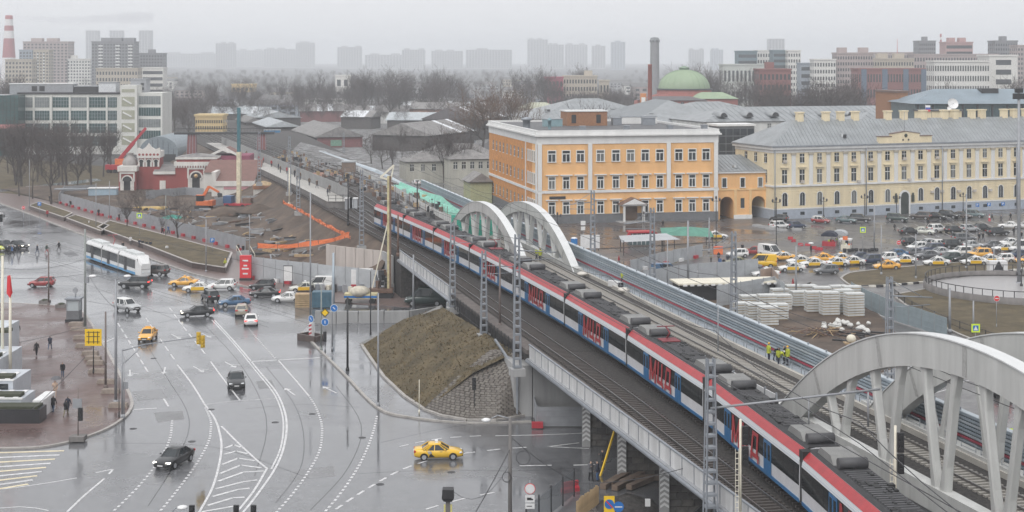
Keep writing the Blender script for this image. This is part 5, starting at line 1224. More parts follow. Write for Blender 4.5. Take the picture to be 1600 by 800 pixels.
# platform with back wall and end railing
t = thing('platform','long grey concrete platform with waiting passengers and a back wall','platform')
XP = lambda d: -35.2-.306*(d-290)
m = MB(); ribbon(m, XP, lambda d: XP(d)+5.0, lambda d: zr(d)-.4, lambda d: zr(d)+1.05, 292, 520, 8); m.build('slab', M_concd, t)
m = MB(); ribbon(m, lambda d: XP(d)-.15, lambda d: XP(d)+4.6, lambda d: zr(d)+1.055, lambda d: zr(d)+1.12, 291.8, 520, 8); m.build('paving', mt('platform_paving',(.40,.385,.36),.6,var=.15,scale=.5), t)
k = 0; d = 296
while d < 515:
    MB().bar((XP(d)+4.8,d,zr(d)+2.2),(XP(d+3.9)+4.8,d+3.9,zr(d+3.9)+2.2),.15,2.1).build('wall_panel', mt('platform_wall',(.27,.27,.27),.7,var=.2,scale=.6), t); d += 4
for x in (.2,1.6,3.0,4.6): MB().box(-.05,.05,-.05,.05,0,1.3).build('end_post', M_dark, t, (XP(292)+x,292,8.1))
for z in (8.6,9.3): MB().bar((XP(292)+.2,292,z),(XP(292)+4.6,292,z),.06,.08).build('end_rail', M_dark, t)
# ================================================================ vehicles
M_tyre = mt('tyre',(.02,.02,.021),.8,var=0); M_rim = mt('alloy_rim',(.45,.46,.48),.35,.7,var=.05); M_hl = mt('headlamp',(.75,.78,.8),.15,var=0,spec=.8); M_tl = mt('tail_lamp',(.45,.02,.025),.25,var=0)
M_cglass = mt('car_glass',(.022,.028,.032),.06,var=0,spec=.7); M_trimb = mt('black_trim',(.02,.02,.022),.5,var=0); M_plate = mt('licence_plate',(.6,.6,.6),.4,var=0); M_lit = mt('lit_headlamp',(1,.95,.82),.2,var=0,emit=2.2)
M_brake = mt('lit_brake_lamp',(1,.05,.04),.3,var=0,emit=1.5)
def paint(name, c, rough=.28): return mt('paint_'+name, c, rough, var=0, coat=.6)
PC = dict(black=(.018,.019,.021), white=(.70,.70,.69), silver=(.42,.43,.44), grey=(.13,.135,.145), red=(.30,.035,.035), blue=(.055,.13,.24), dblue=(.025,.04,.085), yellow=(.76,.46,.02), orange=(.80,.42,.07), beige=(.40,.36,.29), green=(.035,.06,.055), teal=(.11,.16,.17), brown=(.07,.055,.05), navy=(.03,.05,.10), olive=(.22,.22,.14), lime=(.62,.66,.12), pale=(.55,.56,.50))
def ring(x, zb, zs, hw, crown=.03):
    h = zs-zb
    return [(x,-hw*.84,zb),(x,-hw*.98,zb+.22*h),(x,-hw,zb+.55*h),(x,-hw*.955,zb+.88*h),(x,-hw*.84,zs),(x,-hw*.35,zs+crown),(x,hw*.35,zs+crown),(x,hw*.84,zs),(x,hw*.955,zb+.88*h),(x,hw,zb+.55*h),(x,hw*.98,zb+.22*h),(x,hw*.84,zb)]
TY = {
 # L, body stations (x, zbottom, zshoulder, halfwidth), cabin: (belt rear x, belt front x, roof rear x, roof front x, belt z, roof z, belt hw, roof hw), wheelbase half, wheel r
 'sedan': ([(-2.32,.48,.80,.66),(-2.22,.34,.98,.80),(-1.85,.26,1.03,.88),(-1.0,.22,1.0,.905),(0,.22,.97,.91),(.95,.22,.95,.905),(1.4,.24,.91,.89),(1.95,.27,.80,.84),(2.22,.32,.68,.74),(2.32,.42,.60,.62)], (-1.72,1.05,-.95,.22,.97,1.44,.83,.62), 1.36, .33),
 'hatch': ([(-2.0,.45,.90,.70),(-1.95,.32,1.05,.82),(-1.6,.25,1.06,.88),(-.8,.22,1.02,.89),(0,.22,.99,.89),(.9,.22,.97,.88),(1.35,.24,.92,.86),(1.75,.28,.80,.80),(1.98,.34,.68,.68),(2.06,.44,.60,.58)], (-1.92,1.0,-1.62,.18,1.0,1.52,.81,.62), 1.25, .32),
 'suv': ([(-2.3,.55,1.0,.76),(-2.25,.40,1.15,.88),(-1.9,.34,1.17,.94),(-1.0,.32,1.14,.95),(0,.32,1.12,.95),(.95,.32,1.1,.95),(1.45,.34,1.06,.93),(2.0,.38,.96,.88),(2.28,.44,.84,.8),(2.36,.54,.74,.68)], (-2.2,1.0,-1.95,.3,1.12,1.72,.88,.70), 1.38, .38),
 'van': ([(-2.6,.5,1.35,.90),(-2.55,.36,1.38,.96),(-1.9,.32,1.36,.97),(-1.0,.32,1.34,.97),(0,.32,1.32,.97),(1.0,.32,1.28,.97),(1.55,.34,1.2,.95),(2.1,.38,1.0,.9),(2.45,.44,.86,.82),(2.55,.54,.74,.7)], (-2.55,1.75,-2.45,.75,1.33,2.25,.93,.82), 1.55, .36),
}
CM = {}
def car_meshes(ty):
    if ty in CM: return CM[ty]
    st, cb, wb, wr = TY[ty]; D = {}
    b = MB(); b.loft([ring(*s) for s in st]); D['body'] = b.mesh('body', M_trimb)
    x0,x1,r0,r1,zb,zt,hb,hr = cb; zb -= .04
    g = MB(); van = ty == 'van'
    lo = [(x0,-hb*.9,zb),(x0+.25,-hb,zb),(x1-.35,-hb,zb),(x1,-hb*.8,zb),(x1+.04,0,zb),(x1,hb*.8,zb),(x1-.35,hb,zb),(x0+.25,hb,zb),(x0,hb*.9,zb)]
    hi = [(r0,-hr*.9,zt),(r0+.2,-hr,zt),(r1-.2,-hr,zt),(r1,-hr*.85,zt),(r1+.03,0,zt),(r1,hr*.85,zt),(r1-.2,hr,zt),(r0+.2,hr,zt),(r0,hr*.9,zt)]
    g.loft([lo,hi],0,False); D['windows'] = g.mesh('windows', M_cglass)
    r = MB(); e = .035
    def ex(pts, k, z): return [(p[0]*1.0+(k if p[0]>0 else -k)*.4, p[1]*(1+k*.6), z) for p in pts]
    r.loft([ex(hi,.04,zt-.05), ex(hi,.07,zt-.01), ex(hi,-.02,zt+.05), [(p[0]*.8,p[1]*.6,zt+.085) for p in hi]],0,True)
    # pillars
    for a,c in zip(lo,hi):
        if abs(a[1]) > .01: pass
    def pil(p,q,w): r.bar((p[0],p[1],p[2]),(q[0],q[1],q[2]),w,w)
    for i in (2,3,5,6,1,7,0,8): pil(lo[i],hi[i],.07 if i in (2,6,3,5) else .09)
    for s in (-1,1):
        xm = (x0+x1)/2-.05; xr = (r0+r1)/2
        pil((xm,s*hb*1.0,zb),(xr,s*hr*1.0,zt),.07)
        xq = x0+.62; 
        if not van: pil((x0+.55,s*hb,zb),(r0+.35,s*hr,zt),.13 if ty!='suv' else .1)
    if van:
        for s in (-1,1): r.add([(x0,s*(hb+.03),zb),(xm-.2,s*(hb+.03),zb),(xr-.35,s*(hr+.06),zt),(r0,s*(hr+.06),zt)],[(0,1,2,3) if s<0 else (3,2,1,0)])
        r.add([(x0-.03,-hb*.9,zb),(x0-.03,hb*.9,zb),(r0-.03,hr*.9,zt),(r0-.03,-hr*.9,zt)],[(3,2,1,0)])
    D['roof'] = r.mesh('roof', M_trimb)
    w = MB(); n = 14
    w.tube((0,-.11,0),(0,.11,0),wr,n=n); D['wheel'] = w.mesh('wheel', M_tyre)
    w = MB(); w.tube((0,-.125,0),(0,-.1,0),wr*.66,n=10); D['rim'] = w.mesh('rim', M_rim)
    a = MB()
    for k in range(9):
        a0, a1 = R(-8)+k*R(196)/9, R(-8)+(k+1)*R(196)/9; ri, ro = wr*.98, wr*1.17
        a.add([(ri*math.cos(a0),0,ri*math.sin(a0)),(ro*math.cos(a0),0,ro*math.sin(a0)),(ro*math.cos(a1),0,ro*math.sin(a1)),(ri*math.cos(a1),0,ri*math.sin(a1))],[(0,1,2,3),(3,2,1,0)])
    D['arch'] = a.mesh('wheel_arch', M_trimb)
    f = st[-2]; D['fx'] = f[0]; D['fh'] = f[2]; rr = st[1]; D['rx'] = rr[0]; D['rh'] = rr[2]; D['hwf'] = st[-3][3]; D['hwr'] = rr[3]
    h = MB(); h.loft([[(-.2,-.2,-.06),(-.2,.2,-.06),(-.2,.2,.07),(-.2,-.2,.07)],[(.1,-.17,-.05),(.07,.17,-.05),(.02,.17,.06),(.05,-.17,.05)]],0,True); D['head'] = h.mesh('headlight', M_hl); D['headlit'] = h.mesh('headlight', M_lit)
    h = MB().box(-.04,.12,-.17,.17,-.08,.1); D['tail'] = h.mesh('tail_light', M_tl); D['taillit'] = h.mesh('tail_light', M_brake)
    D['plate'] = MB().box(-.02,.02,-.26,.26,-.06,.06).mesh('licence_plate', M_plate)
    D['grille'] = MB().box(-.05,.05,-.42,.42,-.09,.09).mesh('grille', M_trimb)
    D['bumper'] = MB().box(-.06,.06,-.62,.62,-.08,.08).mesh('lower_bumper', M_trimb)
    m_ = MB(); m_.ico((0,0,0),.11,6,4,.7); D['mirror'] = m_.mesh('mirror', M_trimb)
    D['handle'] = MB().box(-.12,.12,-.02,.02,-.02,.02).mesh('door_handle', M_trimb)
    CM[ty] = D; return D
def setmat(o, m):
    for s in o.material_slots: s.link = 'OBJECT'; s.material = m
BM = {}
def bodymesh(me, m):     # mesh copy per paint so that the data stay shared between cars of one colour
    k = (me.name, m.name)
    if k not in BM: c = me.copy(); c.materials.clear(); c.materials.append(m); BM[k] = c
    return BM[k]
def car(lab, px, py, ang, ty='sedan', col='black', name=None, roofc=None, taxi=None, lit=False, brake=False, sc=1., cat='car', group=None, hd=True):
    D = car_meshes(ty); st, cb, wb, wr = TY[ty]; x, y = G(px,py); pm_ = paint(col, PC[col])
    t = thing(name or {'sedan':'car','hatch':'car','suv':'suv','van':'van'}[ty], lab, cat if cat != 'car' or ty not in ('van',) else 'van', (x,y,.012), R(ang), sc=sc, group=group)
    link('body', bodymesh(D['body'],pm_), t); link('windows', D['windows'], t); link('roof', bodymesh(D['roof'], paint(roofc,PC[roofc]) if roofc else pm_), t)
    hw = st[4][3]
    for sx in (-1,1):
        for sy in (-1,1):
            o = link('wheel', D['wheel'], t, (sx*wb, sy*(hw-.10), wr), 0 if sy<0 else math.pi); link('rim', D['rim'], o); link('wheel_arch', D['arch'], t, (sx*wb, sy*(hw+.006), wr))
    for s in (-1,1):
        link('headlight', D['headlit' if lit else 'head'], t, (D['fx']-.06, s*(D['hwf']-.22), D['fh']+.0), 0); link('tail_light', D['taillit' if brake else 'tail'], t, (D['rx']-.05, s*(D['hwr']-.15), D['rh']-.14))
        link('mirror', bodymesh(D['mirror'],pm_), t, (cb[1]-.45, s*(cb[6]+.17), cb[4]+.08))
        for hx in (-.75,.25): link('door_handle', D['handle'], t, (hx, s*(hw*.965+.01), cb[4]-.15))
    link('grille', D['grille'], t, (st[-1][0]-.02,0,st[-1][2]-.02)); link('lower_bumper', D['bumper'], t, (st[-2][0]+.02,0,st[-2][1]+.06))
    link('licence_plate', D['plate'], t, (st[-1][0]+.045,0,st[-1][1]+.06)); link('licence_plate', D['plate'], t, (st[0][0]-.01,0,st[0][2]-.02))
    if taxi:
        MB().box(-.14,.14,-.36,.36,0,.2).build('taxi_sign', M_whitep if taxi != 'o' else paint('orange',PC['orange']), t, (-.2,0,cb[5]+.07))
        zs = cb[4]-.09
        if taxi in ('w','y'):
            for s in (-1,1):
                yv = s*(hw+.012)
                if taxi == 'w': MB().box(-1.0,.95,yv-.006,yv+.006,.36,zs).build('yellow_door_panel', paint('yellow',PC['yellow']), t)
                else: MB().add([(-1.05,yv,.9),(-.72,yv,.9),(-.62,yv,.62),(-.95,yv,.62)],[(0,1,2,3),(3,2,1,0)]).build('white_flash', M_whitep, t)
                MB().add([(-.95,yv*1.006,.34),(-.35,yv*1.006,.34),(-.72,yv*1.006,.72)],[(0,1,2),(2,1,0)]).build('black_flash', M_trimb, t)
    return t
# ---- cars on the wet crossroads (label, px, py, heading, type, colour)
car('red hatchback driving left past the brick plaza', 65,448,183,'hatch','red')
car('black off-roader driving left in front of the tram', 211,450,176,'suv','black',brake=True,sc=1.06)
car('white and silver off-roader beside the tall lamp pole', 199,486,-42,'suv','silver',roofc='white')
car('orange taxi coming towards the crossing', 231,531,-88,'sedan','orange',taxi='o',cat='taxi')
car('black saloon turning left across the lanes with headlights', 308,494,196,'sedan','black',brake=True,lit=True)
car('black saloon waiting in the marked lane', 369,603,-78,'sedan','black')
car('black saloon with lit headlights nearest the zebra crossing', 272,726,-108,'sedan','black',lit=True)
car('bright yellow taxi with white roof sign in the foreground', 685,716,4,'sedan','yellow',taxi='y',cat='taxi',sc=.95)
car('yellow taxi turning beside the tram front', 287,447,182,'sedan','orange',taxi='o',cat='taxi')
car('white taxi with yellow doors behind the yellow taxi', 309,456,186,'sedan','white',taxi='w',cat='taxi')
car('white estate car right of the white taxi', 347,453,178,'hatch','white',sc=1.1)
car('black off-roader seen from behind in the turning queue', 328,470,118,'suv','black',sc=.95)
car('blue saloon turning left in the queue', 366,478,196,'sedan','blue')
car('beige small van seen from behind', 378,492,98,'hatch','beige',roofc='beige',sc=1.0)
car('white saloon with red tail lights seen from behind', 392,507,100,'sedan','white',brake=True)
car('dark brown off-roader right of the tram front', 243,430,160,'suv','brown')
car('black saloon, upper of two by the red advertising pillar', 410,452,184,'hatch','black')
car('black saloon, lower of two by the red advertising pillar', 414,464,184,'sedan','black',brake=True)
car('white saloon left of the timber crate', 449,472,182,'sedan','white')
car('pale yellow taxi behind the timber crate', 475,456,190,'sedan','pale',taxi='w',cat='taxi')
car('black off-roader cut by the left frame edge', 8,391,-40,'suv','black',sc=1.05)
car('black saloon facing the crossing pedestrians at the left', 29,388,-35,'sedan','black',lit=True)
car('yellow-green taxi cut by the left frame edge', -2,391,-35,'sedan','lime',cat='taxi')
car('dark green van parked under the short rail bridge', 664,477,180,'van','green',sc=1.15)
car('white tipper cab among the machinery by the drill rig', 500,452,180,'van','white',sc=.9)
# ---- cars on the station plaza, left to right
for a in [
 ('white taxi with yellow doors by the pedestrian kerb',1119,373,2,'sedan','white',None,'w'),
 ('white saloon behind the grey hoarding',1098,431,180,'sedan','white'),
 ('blue van behind the hoarding',1040,433,5,'van','blue'),
 ('red pickup beside the blue van',1056,433,5,'hatch','red'),
 ('white hatchback behind the lattice mast',1152,402,185,'hatch','white'),
 ('olive saloon in the taxi queue',1150,415,188,'sedan','olive'),
 ('grey saloon in front of the yellow minibus',1170,423,185,'sedan','grey'),
 ('dark red lorry cab behind the white minibus',1179,398,150,'hatch','red'),
 ('white minibus facing the camera',1204,402,-60,'van','white'),
 ('bright yellow minibus in the taxi rank',1190,418,170,'van','yellow'),
 ('yellow taxi right of the yellow minibus',1222,407,190,'sedan','orange','white','o'),
 ('white and orange taxi, lowest in the left of the rank',1237,424,183,'sedan','white',None,'w'),
 ('white taxi with yellow doors right behind the orange one',1249,413,187,'sedan','white',None,'w'),
 ('white car roof by the brown hoarding corner',1196,433,185,'sedan','white',None,'w'),
 ('yellow taxi in the middle of the rank',1284,409,187,'sedan','orange',None,'o'),
 ('orange and white taxi behind a white taxi',1312,409,187,'sedan','orange','white','o'),
 ('white taxi right of a dark grey estate',1306,416,186,'sedan','white',None,'w'),
 ('dark grey estate car before the white taxi',1291,428,186,'hatch','grey'),
 ('dark blue saloon by the tented stall row',1342,407,195,'sedan','dblue'),
 ('dark blue off-roader by the traffic island tip',1357,413,195,'suv','dblue'),
 ('white hatchback beside the dark blue off-roader',1384,408,195,'hatch','white'),
 ('orange taxi at the traffic island edge',1385,421,186,'sedan','orange','orange','o'),
 ('bright blue saloon below the no entry sign',1400,402,195,'sedan','blue'),
 ('white taxi, first left along the island kerb',1412,412,184,'sedan','white',None,'w'),
 ('white taxi, second along the island kerb',1463,415,184,'sedan','white',None,'w'),
 ('white taxi, third along the island kerb',1522,414,184,'sedan','white',None,'w'),
 ('white estate along the island kerb by the tall pole',1566,410,182,'hatch','white'),
 ('silver estate in the middle car park row',1447,386,200,'hatch','silver'),
 ('dark off-roader in the queue behind the island',1455,395,195,'suv','dblue'),
 ('dark blue saloon in the queue behind the island',1449,404,190,'sedan','grey'),
 ('dark green hatchback in the queue',1483,408,190,'hatch','green'),
 ('white off-roader above the dark green hatchback',1501,400,190,'suv','white'),
 ('yellow off-roader taxi in the queue',1529,403,185,'suv','orange','orange','o'),
 ('dark brown saloon behind the yellow off-roader',1549,402,186,'sedan','brown'),
 ('black off-roader alone in the car park lane',1491,388,5,'suv','black'),
 ('silver grey saloon beside the lone off-roader',1520,388,5,'sedan','silver'),
 ('white saloon by the tall grey pole',1577,384,185,'sedan','white'),
 ('white taxi with yellow doors near the right frame edge',1569,393,185,'sedan','white',None,'w'),
 ('white van at the right frame edge',1597,394,180,'van','white'),
 ('navy saloon right of the white estate',1590,403,185,'sedan','navy'),
 ('black saloon, leftmost of the second parking row',1421,366,20,'sedan','black'),
 ('pale cream saloon in the second parking row',1443,366,-25,'sedan','pale'),
 ('white off-roader in the second parking row',1466,363,25,'suv','white'),
 ('black hatchback right of the white off-roader',1491,364,25,'hatch','black'),
 ('silver hatchback in the second parking row',1514,362,25,'hatch','silver'),
 ('black saloon in the second parking row',1534,360,25,'sedan','black'),
 ('large black off-roader at the right of the second row',1559,368,15,'suv','black'),
 ('white saloon at the far right of the second row',1577,357,160,'sedan','white'),
 ('white hatchback cut by the right frame edge',1601,357,160,'hatch','white'),
 ('dark green off-roader, leftmost by the cream building',1402,346,-30,'suv','green'),
 ('dark brown off-roader below the entrance door',1438,343,150,'suv','brown'),
 ('black saloon right of the entrance door',1463,342,-40,'sedan','black'),
 ('black off-roader, third right of the entrance door',1483,341,-40,'suv','black'),
 ('dark brown saloon by the building wall',1503,341,-35,'sedan','brown'),
 ('black-teal off-roader, rightmost by the building wall',1523,340,-35,'suv','teal'),
 ('teal saloon before the basement windows',1322,348,-30,'sedan','teal'),
 ('black off-roader beside the teal saloon',1344,347,-20,'suv','black'),
 ('red and white hatchback before the cream building',1283,349,-30,'hatch','red','white'),
 ('white off-roader near the gate wing',1219,358,25,'suv','white'),
 ('black car behind the white off-roader',1217,346,150,'hatch','black'),
 ('dark blue hatchback right of the white off-roader',1244,357,20,'hatch','dblue'),
 ('black off-roader with red tail lamp seen through the near arch',1568,618,70,'suv','black'),
 ('white saloon at the right edge behind the near arch',1612,640,70,'sedan','white'),
 ('white hatchback behind the ribbed barrier by the signs',1582,700,60,'hatch','white'),
 ('grey saloon squeezed left of the dark off-roader queue',1424,400,192,'sedan','grey'),('white hatchback above the dark blue queue cars',1433,391,195,'hatch','white'),('silver saloon behind the second kerb taxi',1468,399,190,'sedan','silver'),
 ('black saloon behind the third kerb taxi',1508,409,186,'sedan','black'),('white taxi between yellow off-roader and estate',1545,411,184,'sedan','white',None,'w'),('white taxi before the dark blue saloons',1331,414,188,'sedan','white',None,'w'),
 ('white taxi behind the dark grey estate',1270,417,186,'sedan','white',None,'w'),('dark saloon right of the silver grey pair',1550,388,185,'sedan','grey'),('yellow taxi at the right frame edge of the queue',1606,412,184,'sedan','orange',None,'o'),
 ('white estate left of the lone black off-roader',1472,387,10,'hatch','white'),('dark hatchback left in the middle row',1424,383,15,'hatch','black'),('grey off-roader behind the lone black off-roader',1506,378,12,'suv','grey'),
 ]:
    l,px,py,an,ty,c = a[:6]; car(l,px,py,an,ty,c,roofc=a[6] if len(a)>6 else None,taxi=a[7] if len(a)>7 else None,cat='taxi' if len(a)>7 else 'car',brake='tail lamp' in l)
for i,(px,py,c,l) in enumerate([(650,285,'white','white car in the side street by the green netting'),(690,312,'white','white car parked at the street fence'),(676,300,'silver','silver car parked along the side street'),(641,245,'white','white car beyond the lattice mast'),(668,258,'red','red car in the yard left of the pale house'),(470,228,'white','white van beside the maroon shed'),(635,297,'dblue','dark blue car behind the green netting')]):
    car(l,px,py+4,110 if i<3 else 170,'sedan',c)
# ---------------------------------------------------------------- tram
a = P(134,405); b = P(212,433); v = b-a; L = v.length; an = math.atan2(v.y,v.x); perp = Vector((-v.y,v.x,0)).normalized()*1.28
tram = thing('tram','white and blue articulated tram with dark windows at the crossroads','tram',((a+b)/2+perp+Vector((0,0,.01))),an)
M_tw = mt('tram_white',(.68,.68,.68),.3,var=.04,coat=.3); M_tb = mt('tram_blue',(.03,.25,.50),.3,var=.04,coat=.3); segL = L/3
for i in range(3):
    x0 = -L/2+i*segL+.25; x1 = -L/2+(i+1)*segL-.25
    m = MB(); m.xprism([(-1.27,.35),(1.27,.35),(1.29,1.2),(1.25,2.9),(1.0,3.35),(-1.0,3.35),(-1.25,2.9),(-1.29,1.2)],x0,x1); s_ = m.build('section', M_tw, tram)
    for y in (-1,1):
        MB().box(x0+.05,x1-.05,y*1.30-.02,y*1.30+.02,1.35,2.75).build('window_band', M_glass, s_); MB().box(x0,x1,y*1.295-.02,y*1.295+.02,.35,.75).build('blue_skirt', M_tb, s_)
        for xd in ((x0+x1)/2-1.3,): MB().box(xd,xd+1.3,y*1.325-.02,y*1.325+.02,.6,2.8).build('door', M_dark, s_)
    MB().box(x0+1.2,x1-1.2,-.75,.75,3.36,3.7).build('roof_unit', mt('tram_roof_unit',(.58,.60,.60),.5,var=.1), s_)
    MB().box(x0+.8,x1-.8,-.9,.9,.05,.34).build('bogie', M_dark, s_)
    if i: MB().box(x0-.55,x0+.05,-1.1,1.1,.4,3.2).build('gangway', M_dark, tram)
for s in (-1,1):
    x0 = s*(L/2-.25)
    r0 = [(x0,y,z) for y,z in [(-1.27,.35),(1.27,.35),(1.29,1.2),(1.25,2.9),(1.0,3.35),(-1.0,3.35),(-1.25,2.9),(-1.29,1.2)]]
    r1 = [(x0+s*1.5,y*.62,z) for y,z in [(-1.27,.35),(1.27,.35),(1.29,1.2),(1.25,1.9),(1.0,2.2),(-1.0,2.2),(-1.25,1.9),(-1.29,1.2)]]
    c = MB(); c.loft([r0,r1] if s>0 else [r1,r0],0,False); o = c.build('cab', M_tw, tram)
    w_ = MB(); w_.add([(x0+s*.35,-1.15,2.95),(x0+s*.35,1.15,2.95),(x0+s*1.52,.78,1.3),(x0+s*1.52,-.78,1.3)],[(0,1,2,3),(3,2,1,0)]); w_.build('windscreen', M_glass, o)
    for y in (-.5,.5): MB().box(x0+s*1.5-.1,x0+s*1.5+.1,y-.15,y+.15,.75,.95).build('headlight', M_hl, o)
MB().bar((-2,0,3.7),(-1,0,4.6),.08,.08).bar((-1,0,4.6),(-2.2,0,5.3),.06,.06).box(-2.3,-2.1,-.8,.8,5.3,5.36).build('pantograph', M_red, tram)
# white coach at left frame edge
p = P(-6,356); t = thing('coach','white coach nose entering at the left frame edge','bus',(p.x-3.2,p.y+2,0),R(-38))
MB().xprism([(-1.25,.5),(1.25,.5),(1.27,1.5),(1.2,3.2),(-1.2,3.2),(-1.27,1.5)],-6,5.0).build('body', M_tw, t); MB().box(-5.8,4.6,-1.29,-1.25,1.5,2.9).build('windows', M_glass, t); MB().box(5.0,5.06,-1.1,1.1,1.3,2.9).build('windscreen', M_glass, t)
for x in (-4,3.5):
    for y in (-1.15,1.15): MB().tube((x,y-.12,.5),(x,y+.12,.5),.5,n=12).build('wheel', M_tyre, t)
for y in (-1.35,1.35): MB().box(5.1,5.3,y-.12,y+.12,2.2,2.8).build('mirror', M_dark, t)

# ================================================================ people
def person_mesh(name, J, rad, edges, heavy=1.0):
    me = bpy.data.meshes.new(name); keys = list(J); me.from_pydata([J[k] for k in keys], [(keys.index(a),keys.index(b)) for a,b in edges], [])
    o = bpy.data.objects.new(name, me); COL.objects.link(o); sk = o.modifiers.new('s','SKIN'); sk.use_smooth_shade = True
    for i,k in enumerate(keys):
        r = rad[k]; r = (r,r) if not isinstance(r,tuple) else r
        me.skin_vertices[0].data[i].radius = r; me.skin_vertices[0].data[i].use_root = (k == 'pelvis')
    o.modifiers.new('u','SUBSURF').levels = 1
    dg = bpy.context.evaluated_depsgraph_get(); ev = bpy.data.meshes.new_from_object(o.evaluated_get(dg))
    bpy.data.objects.remove(o); ev.materials.clear()
    return ev
PE = [('pelvis','waist'),('waist','chest'),('chest','neck'),('neck','head'),('head','crown'),('chest','shL'),('shL','elL'),('elL','haL'),('haL','fiL'),('chest','shR'),('shR','elR'),('elR','haR'),('haR','fiR'),('pelvis','hipL'),('hipL','knL'),('knL','anL'),('anL','toL'),('pelvis','hipR'),('hipR','knR'),('knR','anR'),('anR','toR'),('head','nose')]
PR = dict(pelvis=(.155,.12),waist=(.155,.115),chest=(.19,.13),neck=.062,head=.095,crown=.08,nose=.02,shL=.085,shR=.085,elL=.06,elR=.06,haL=.045,haR=.045,fiL=.028,fiR=.028,hipL=.105,hipR=.105,knL=.075,knR=.075,anL=.055,anR=.055,toL=.05,toR=.05)
def pose(kind):
    J = dict(pelvis=(0,0,.95),waist=(0,0,1.1),chest=(0.01,0,1.36),neck=(.02,0,1.52),head=(.04,0,1.64),crown=(.03,0,1.73),nose=(.15,0,1.62))
    def arm(s, S, sw, bend=.1): J['sh'+s]=(0,S*.2,1.42); J['el'+s]=(-.02+sw*.6,S*.25,1.14); J['ha'+s]=(sw+bend,S*.24,.90); J['fi'+s]=(sw+bend*1.3,S*.23,.80)
    def leg(s, S, f, lift=0): J['hip'+s]=(0,S*.1,.88); J['kn'+s]=(f*.5+.05,S*.1,.48+lift*.3); J['an'+s]=(f,S*.1,.09+lift); J['to'+s]=(f+.17,S*.11,.045+lift*.6)
    if kind == 'walk': arm('L',1,-.22); arm('R',-1,.2,.12); leg('L',1,.28); leg('R',-1,-.32,.06)
    elif kind == 'stride': arm('L',1,.26,.14); arm('R',-1,-.26); leg('L',1,-.42,.1); leg('R',-1,.36)
    elif kind == 'stand': arm('L',1,0); arm('R',-1,.02); leg('L',1,.02); leg('R',-1,-.02)
    elif kind == 'hold': # one arm raised before the chest (umbrella, phone)
        arm('L',1,-.05); leg('L',1,.15); leg('R',-1,-.15,.02); J['shR']=(0,-.2,1.42); J['elR']=(.08,-.26,1.16); J['haR']=(.28,-.16,1.3); J['fiR']=(.31,-.13,1.37)
    elif kind == 'bend':
        for k,(a_,b_) in dict(waist=(.08,1.06),chest=(.36,1.2),neck=(.5,1.26),head=(.62,1.27),crown=(.7,1.3),nose=(.68,1.18)).items(): J[k]=(a_,0,b_)
        for s,S in (('L',1),('R',-1)): J['sh'+s]=(.4,S*.2,1.2); J['el'+s]=(.5,S*.24,.92); J['ha'+s]=(.58,S*.2,.68); J['fi'+s]=(.6,S*.18,.58)
        leg('L',1,.1); leg('R',-1,-.12)
    return J
PM = {k: person_mesh('person_'+k, pose(k), PR, PE) for k in ('walk','stride','stand','hold','bend')}
M_skin = mt('skin',(.46,.30,.22),.6,var=0)
CLO = {k: mt('cloth_'+k,c,.85,var=.12,scale=4) for k,c in dict(black=(.015,.015,.018),navy=(.025,.03,.05),jeans=(.06,.09,.15),grey=(.12,.12,.13),beige=(.52,.38,.29),white=(.62,.62,.62),red=(.35,.04,.05),brown=(.10,.07,.05),green=(.05,.08,.06),hivis=(.42,.46,.05),orange=(.75,.28,.05),blue=(.06,.13,.28),khaki=(.22,.20,.14),hair=(.03,.022,.018)).items()}
PB = {}
def body_for(kind, top, leg, hair):
    k = (kind,top,leg,hair)
    if k in PB: return PB[k]
    me = PM[kind].copy(); me.name = 'body'
    for m_ in (CLO[leg],CLO[top],M_skin,CLO[hair],CLO['black']): me.materials.append(m_)
    J = pose(kind); hz = J['neck'][2]; hx = J['neck'][0]; N = Vector(J['neck']); Hd = Vector(J['head']); ax = (Hd-N).normalized()
    for p_ in me.polygons:
        c = p_.center; r = c-N; up = r.dot(ax)
        near_head = up > .01 and (r-ax*up).length < .17
        if near_head: p_.material_index = 3 if (up > .16 or c.x < Hd.x-.045) else 2
        elif min((c-Vector(J['fiL'])).length,(c-Vector(J['fiR'])).length) < .075: p_.material_index = 2
        elif c.z < .12 and c.z > -1: p_.material_index = 4
        elif c.z > .82: p_.material_index = 1
        else: p_.material_index = 0
    PB[k] = me; return me
def person(lab, px, py, ang, kind='walk', top='black', leg='navy', hair='hair', z=0., extra=None, sc=1., loc=None, group=None):
    p = Vector(loc) if loc is not None else P(px,py,z); rnd = random.Random(hash((px,py))&1023)
    t = thing('person', lab, 'person', (p.x,p.y,p.z+.01), R(ang), sc=sc*rnd.uniform(.97,1.04), group=group)
    link('body', body_for(kind,top,leg,hair), t)
    # jacket hem as a separate flared piece of clothing
    if kind != 'bend': MB().lathe([(.205,.80),(.19,.95),(.175,1.1)],10).build('jacket_hem', CLO[top], t)
    if extra == 'bag': MB().box(-.1,.12,.24,.34,.62,.86).build('bag', CLO['black'], t)
    if extra == 'pack': MB().cbox((-.2,0,1.25),(.16,.3,.42)).build('backpack', CLO['grey'], t)
    if extra == 'vest': MB().lathe([(.19,.98),(.205,1.15),(.215,1.3),(.2,1.42)],10).build('vest', CLO['hivis'], t)
    if extra == 'ovest': MB().lathe([(.19,.98),(.205,1.15),(.215,1.3),(.2,1.42)],10).build('vest', CLO['orange'], t)
    if extra in ('vest','ovest'): h = Vector(pose(kind)['crown']); MB().ico((h.x,h.y,h.z-.02),.125,8,4,.75).build('helmet', mt('hard_hat',(.8,.45,.05),.4,var=0) if rnd.random()>.4 else M_whitep, t)
    return t
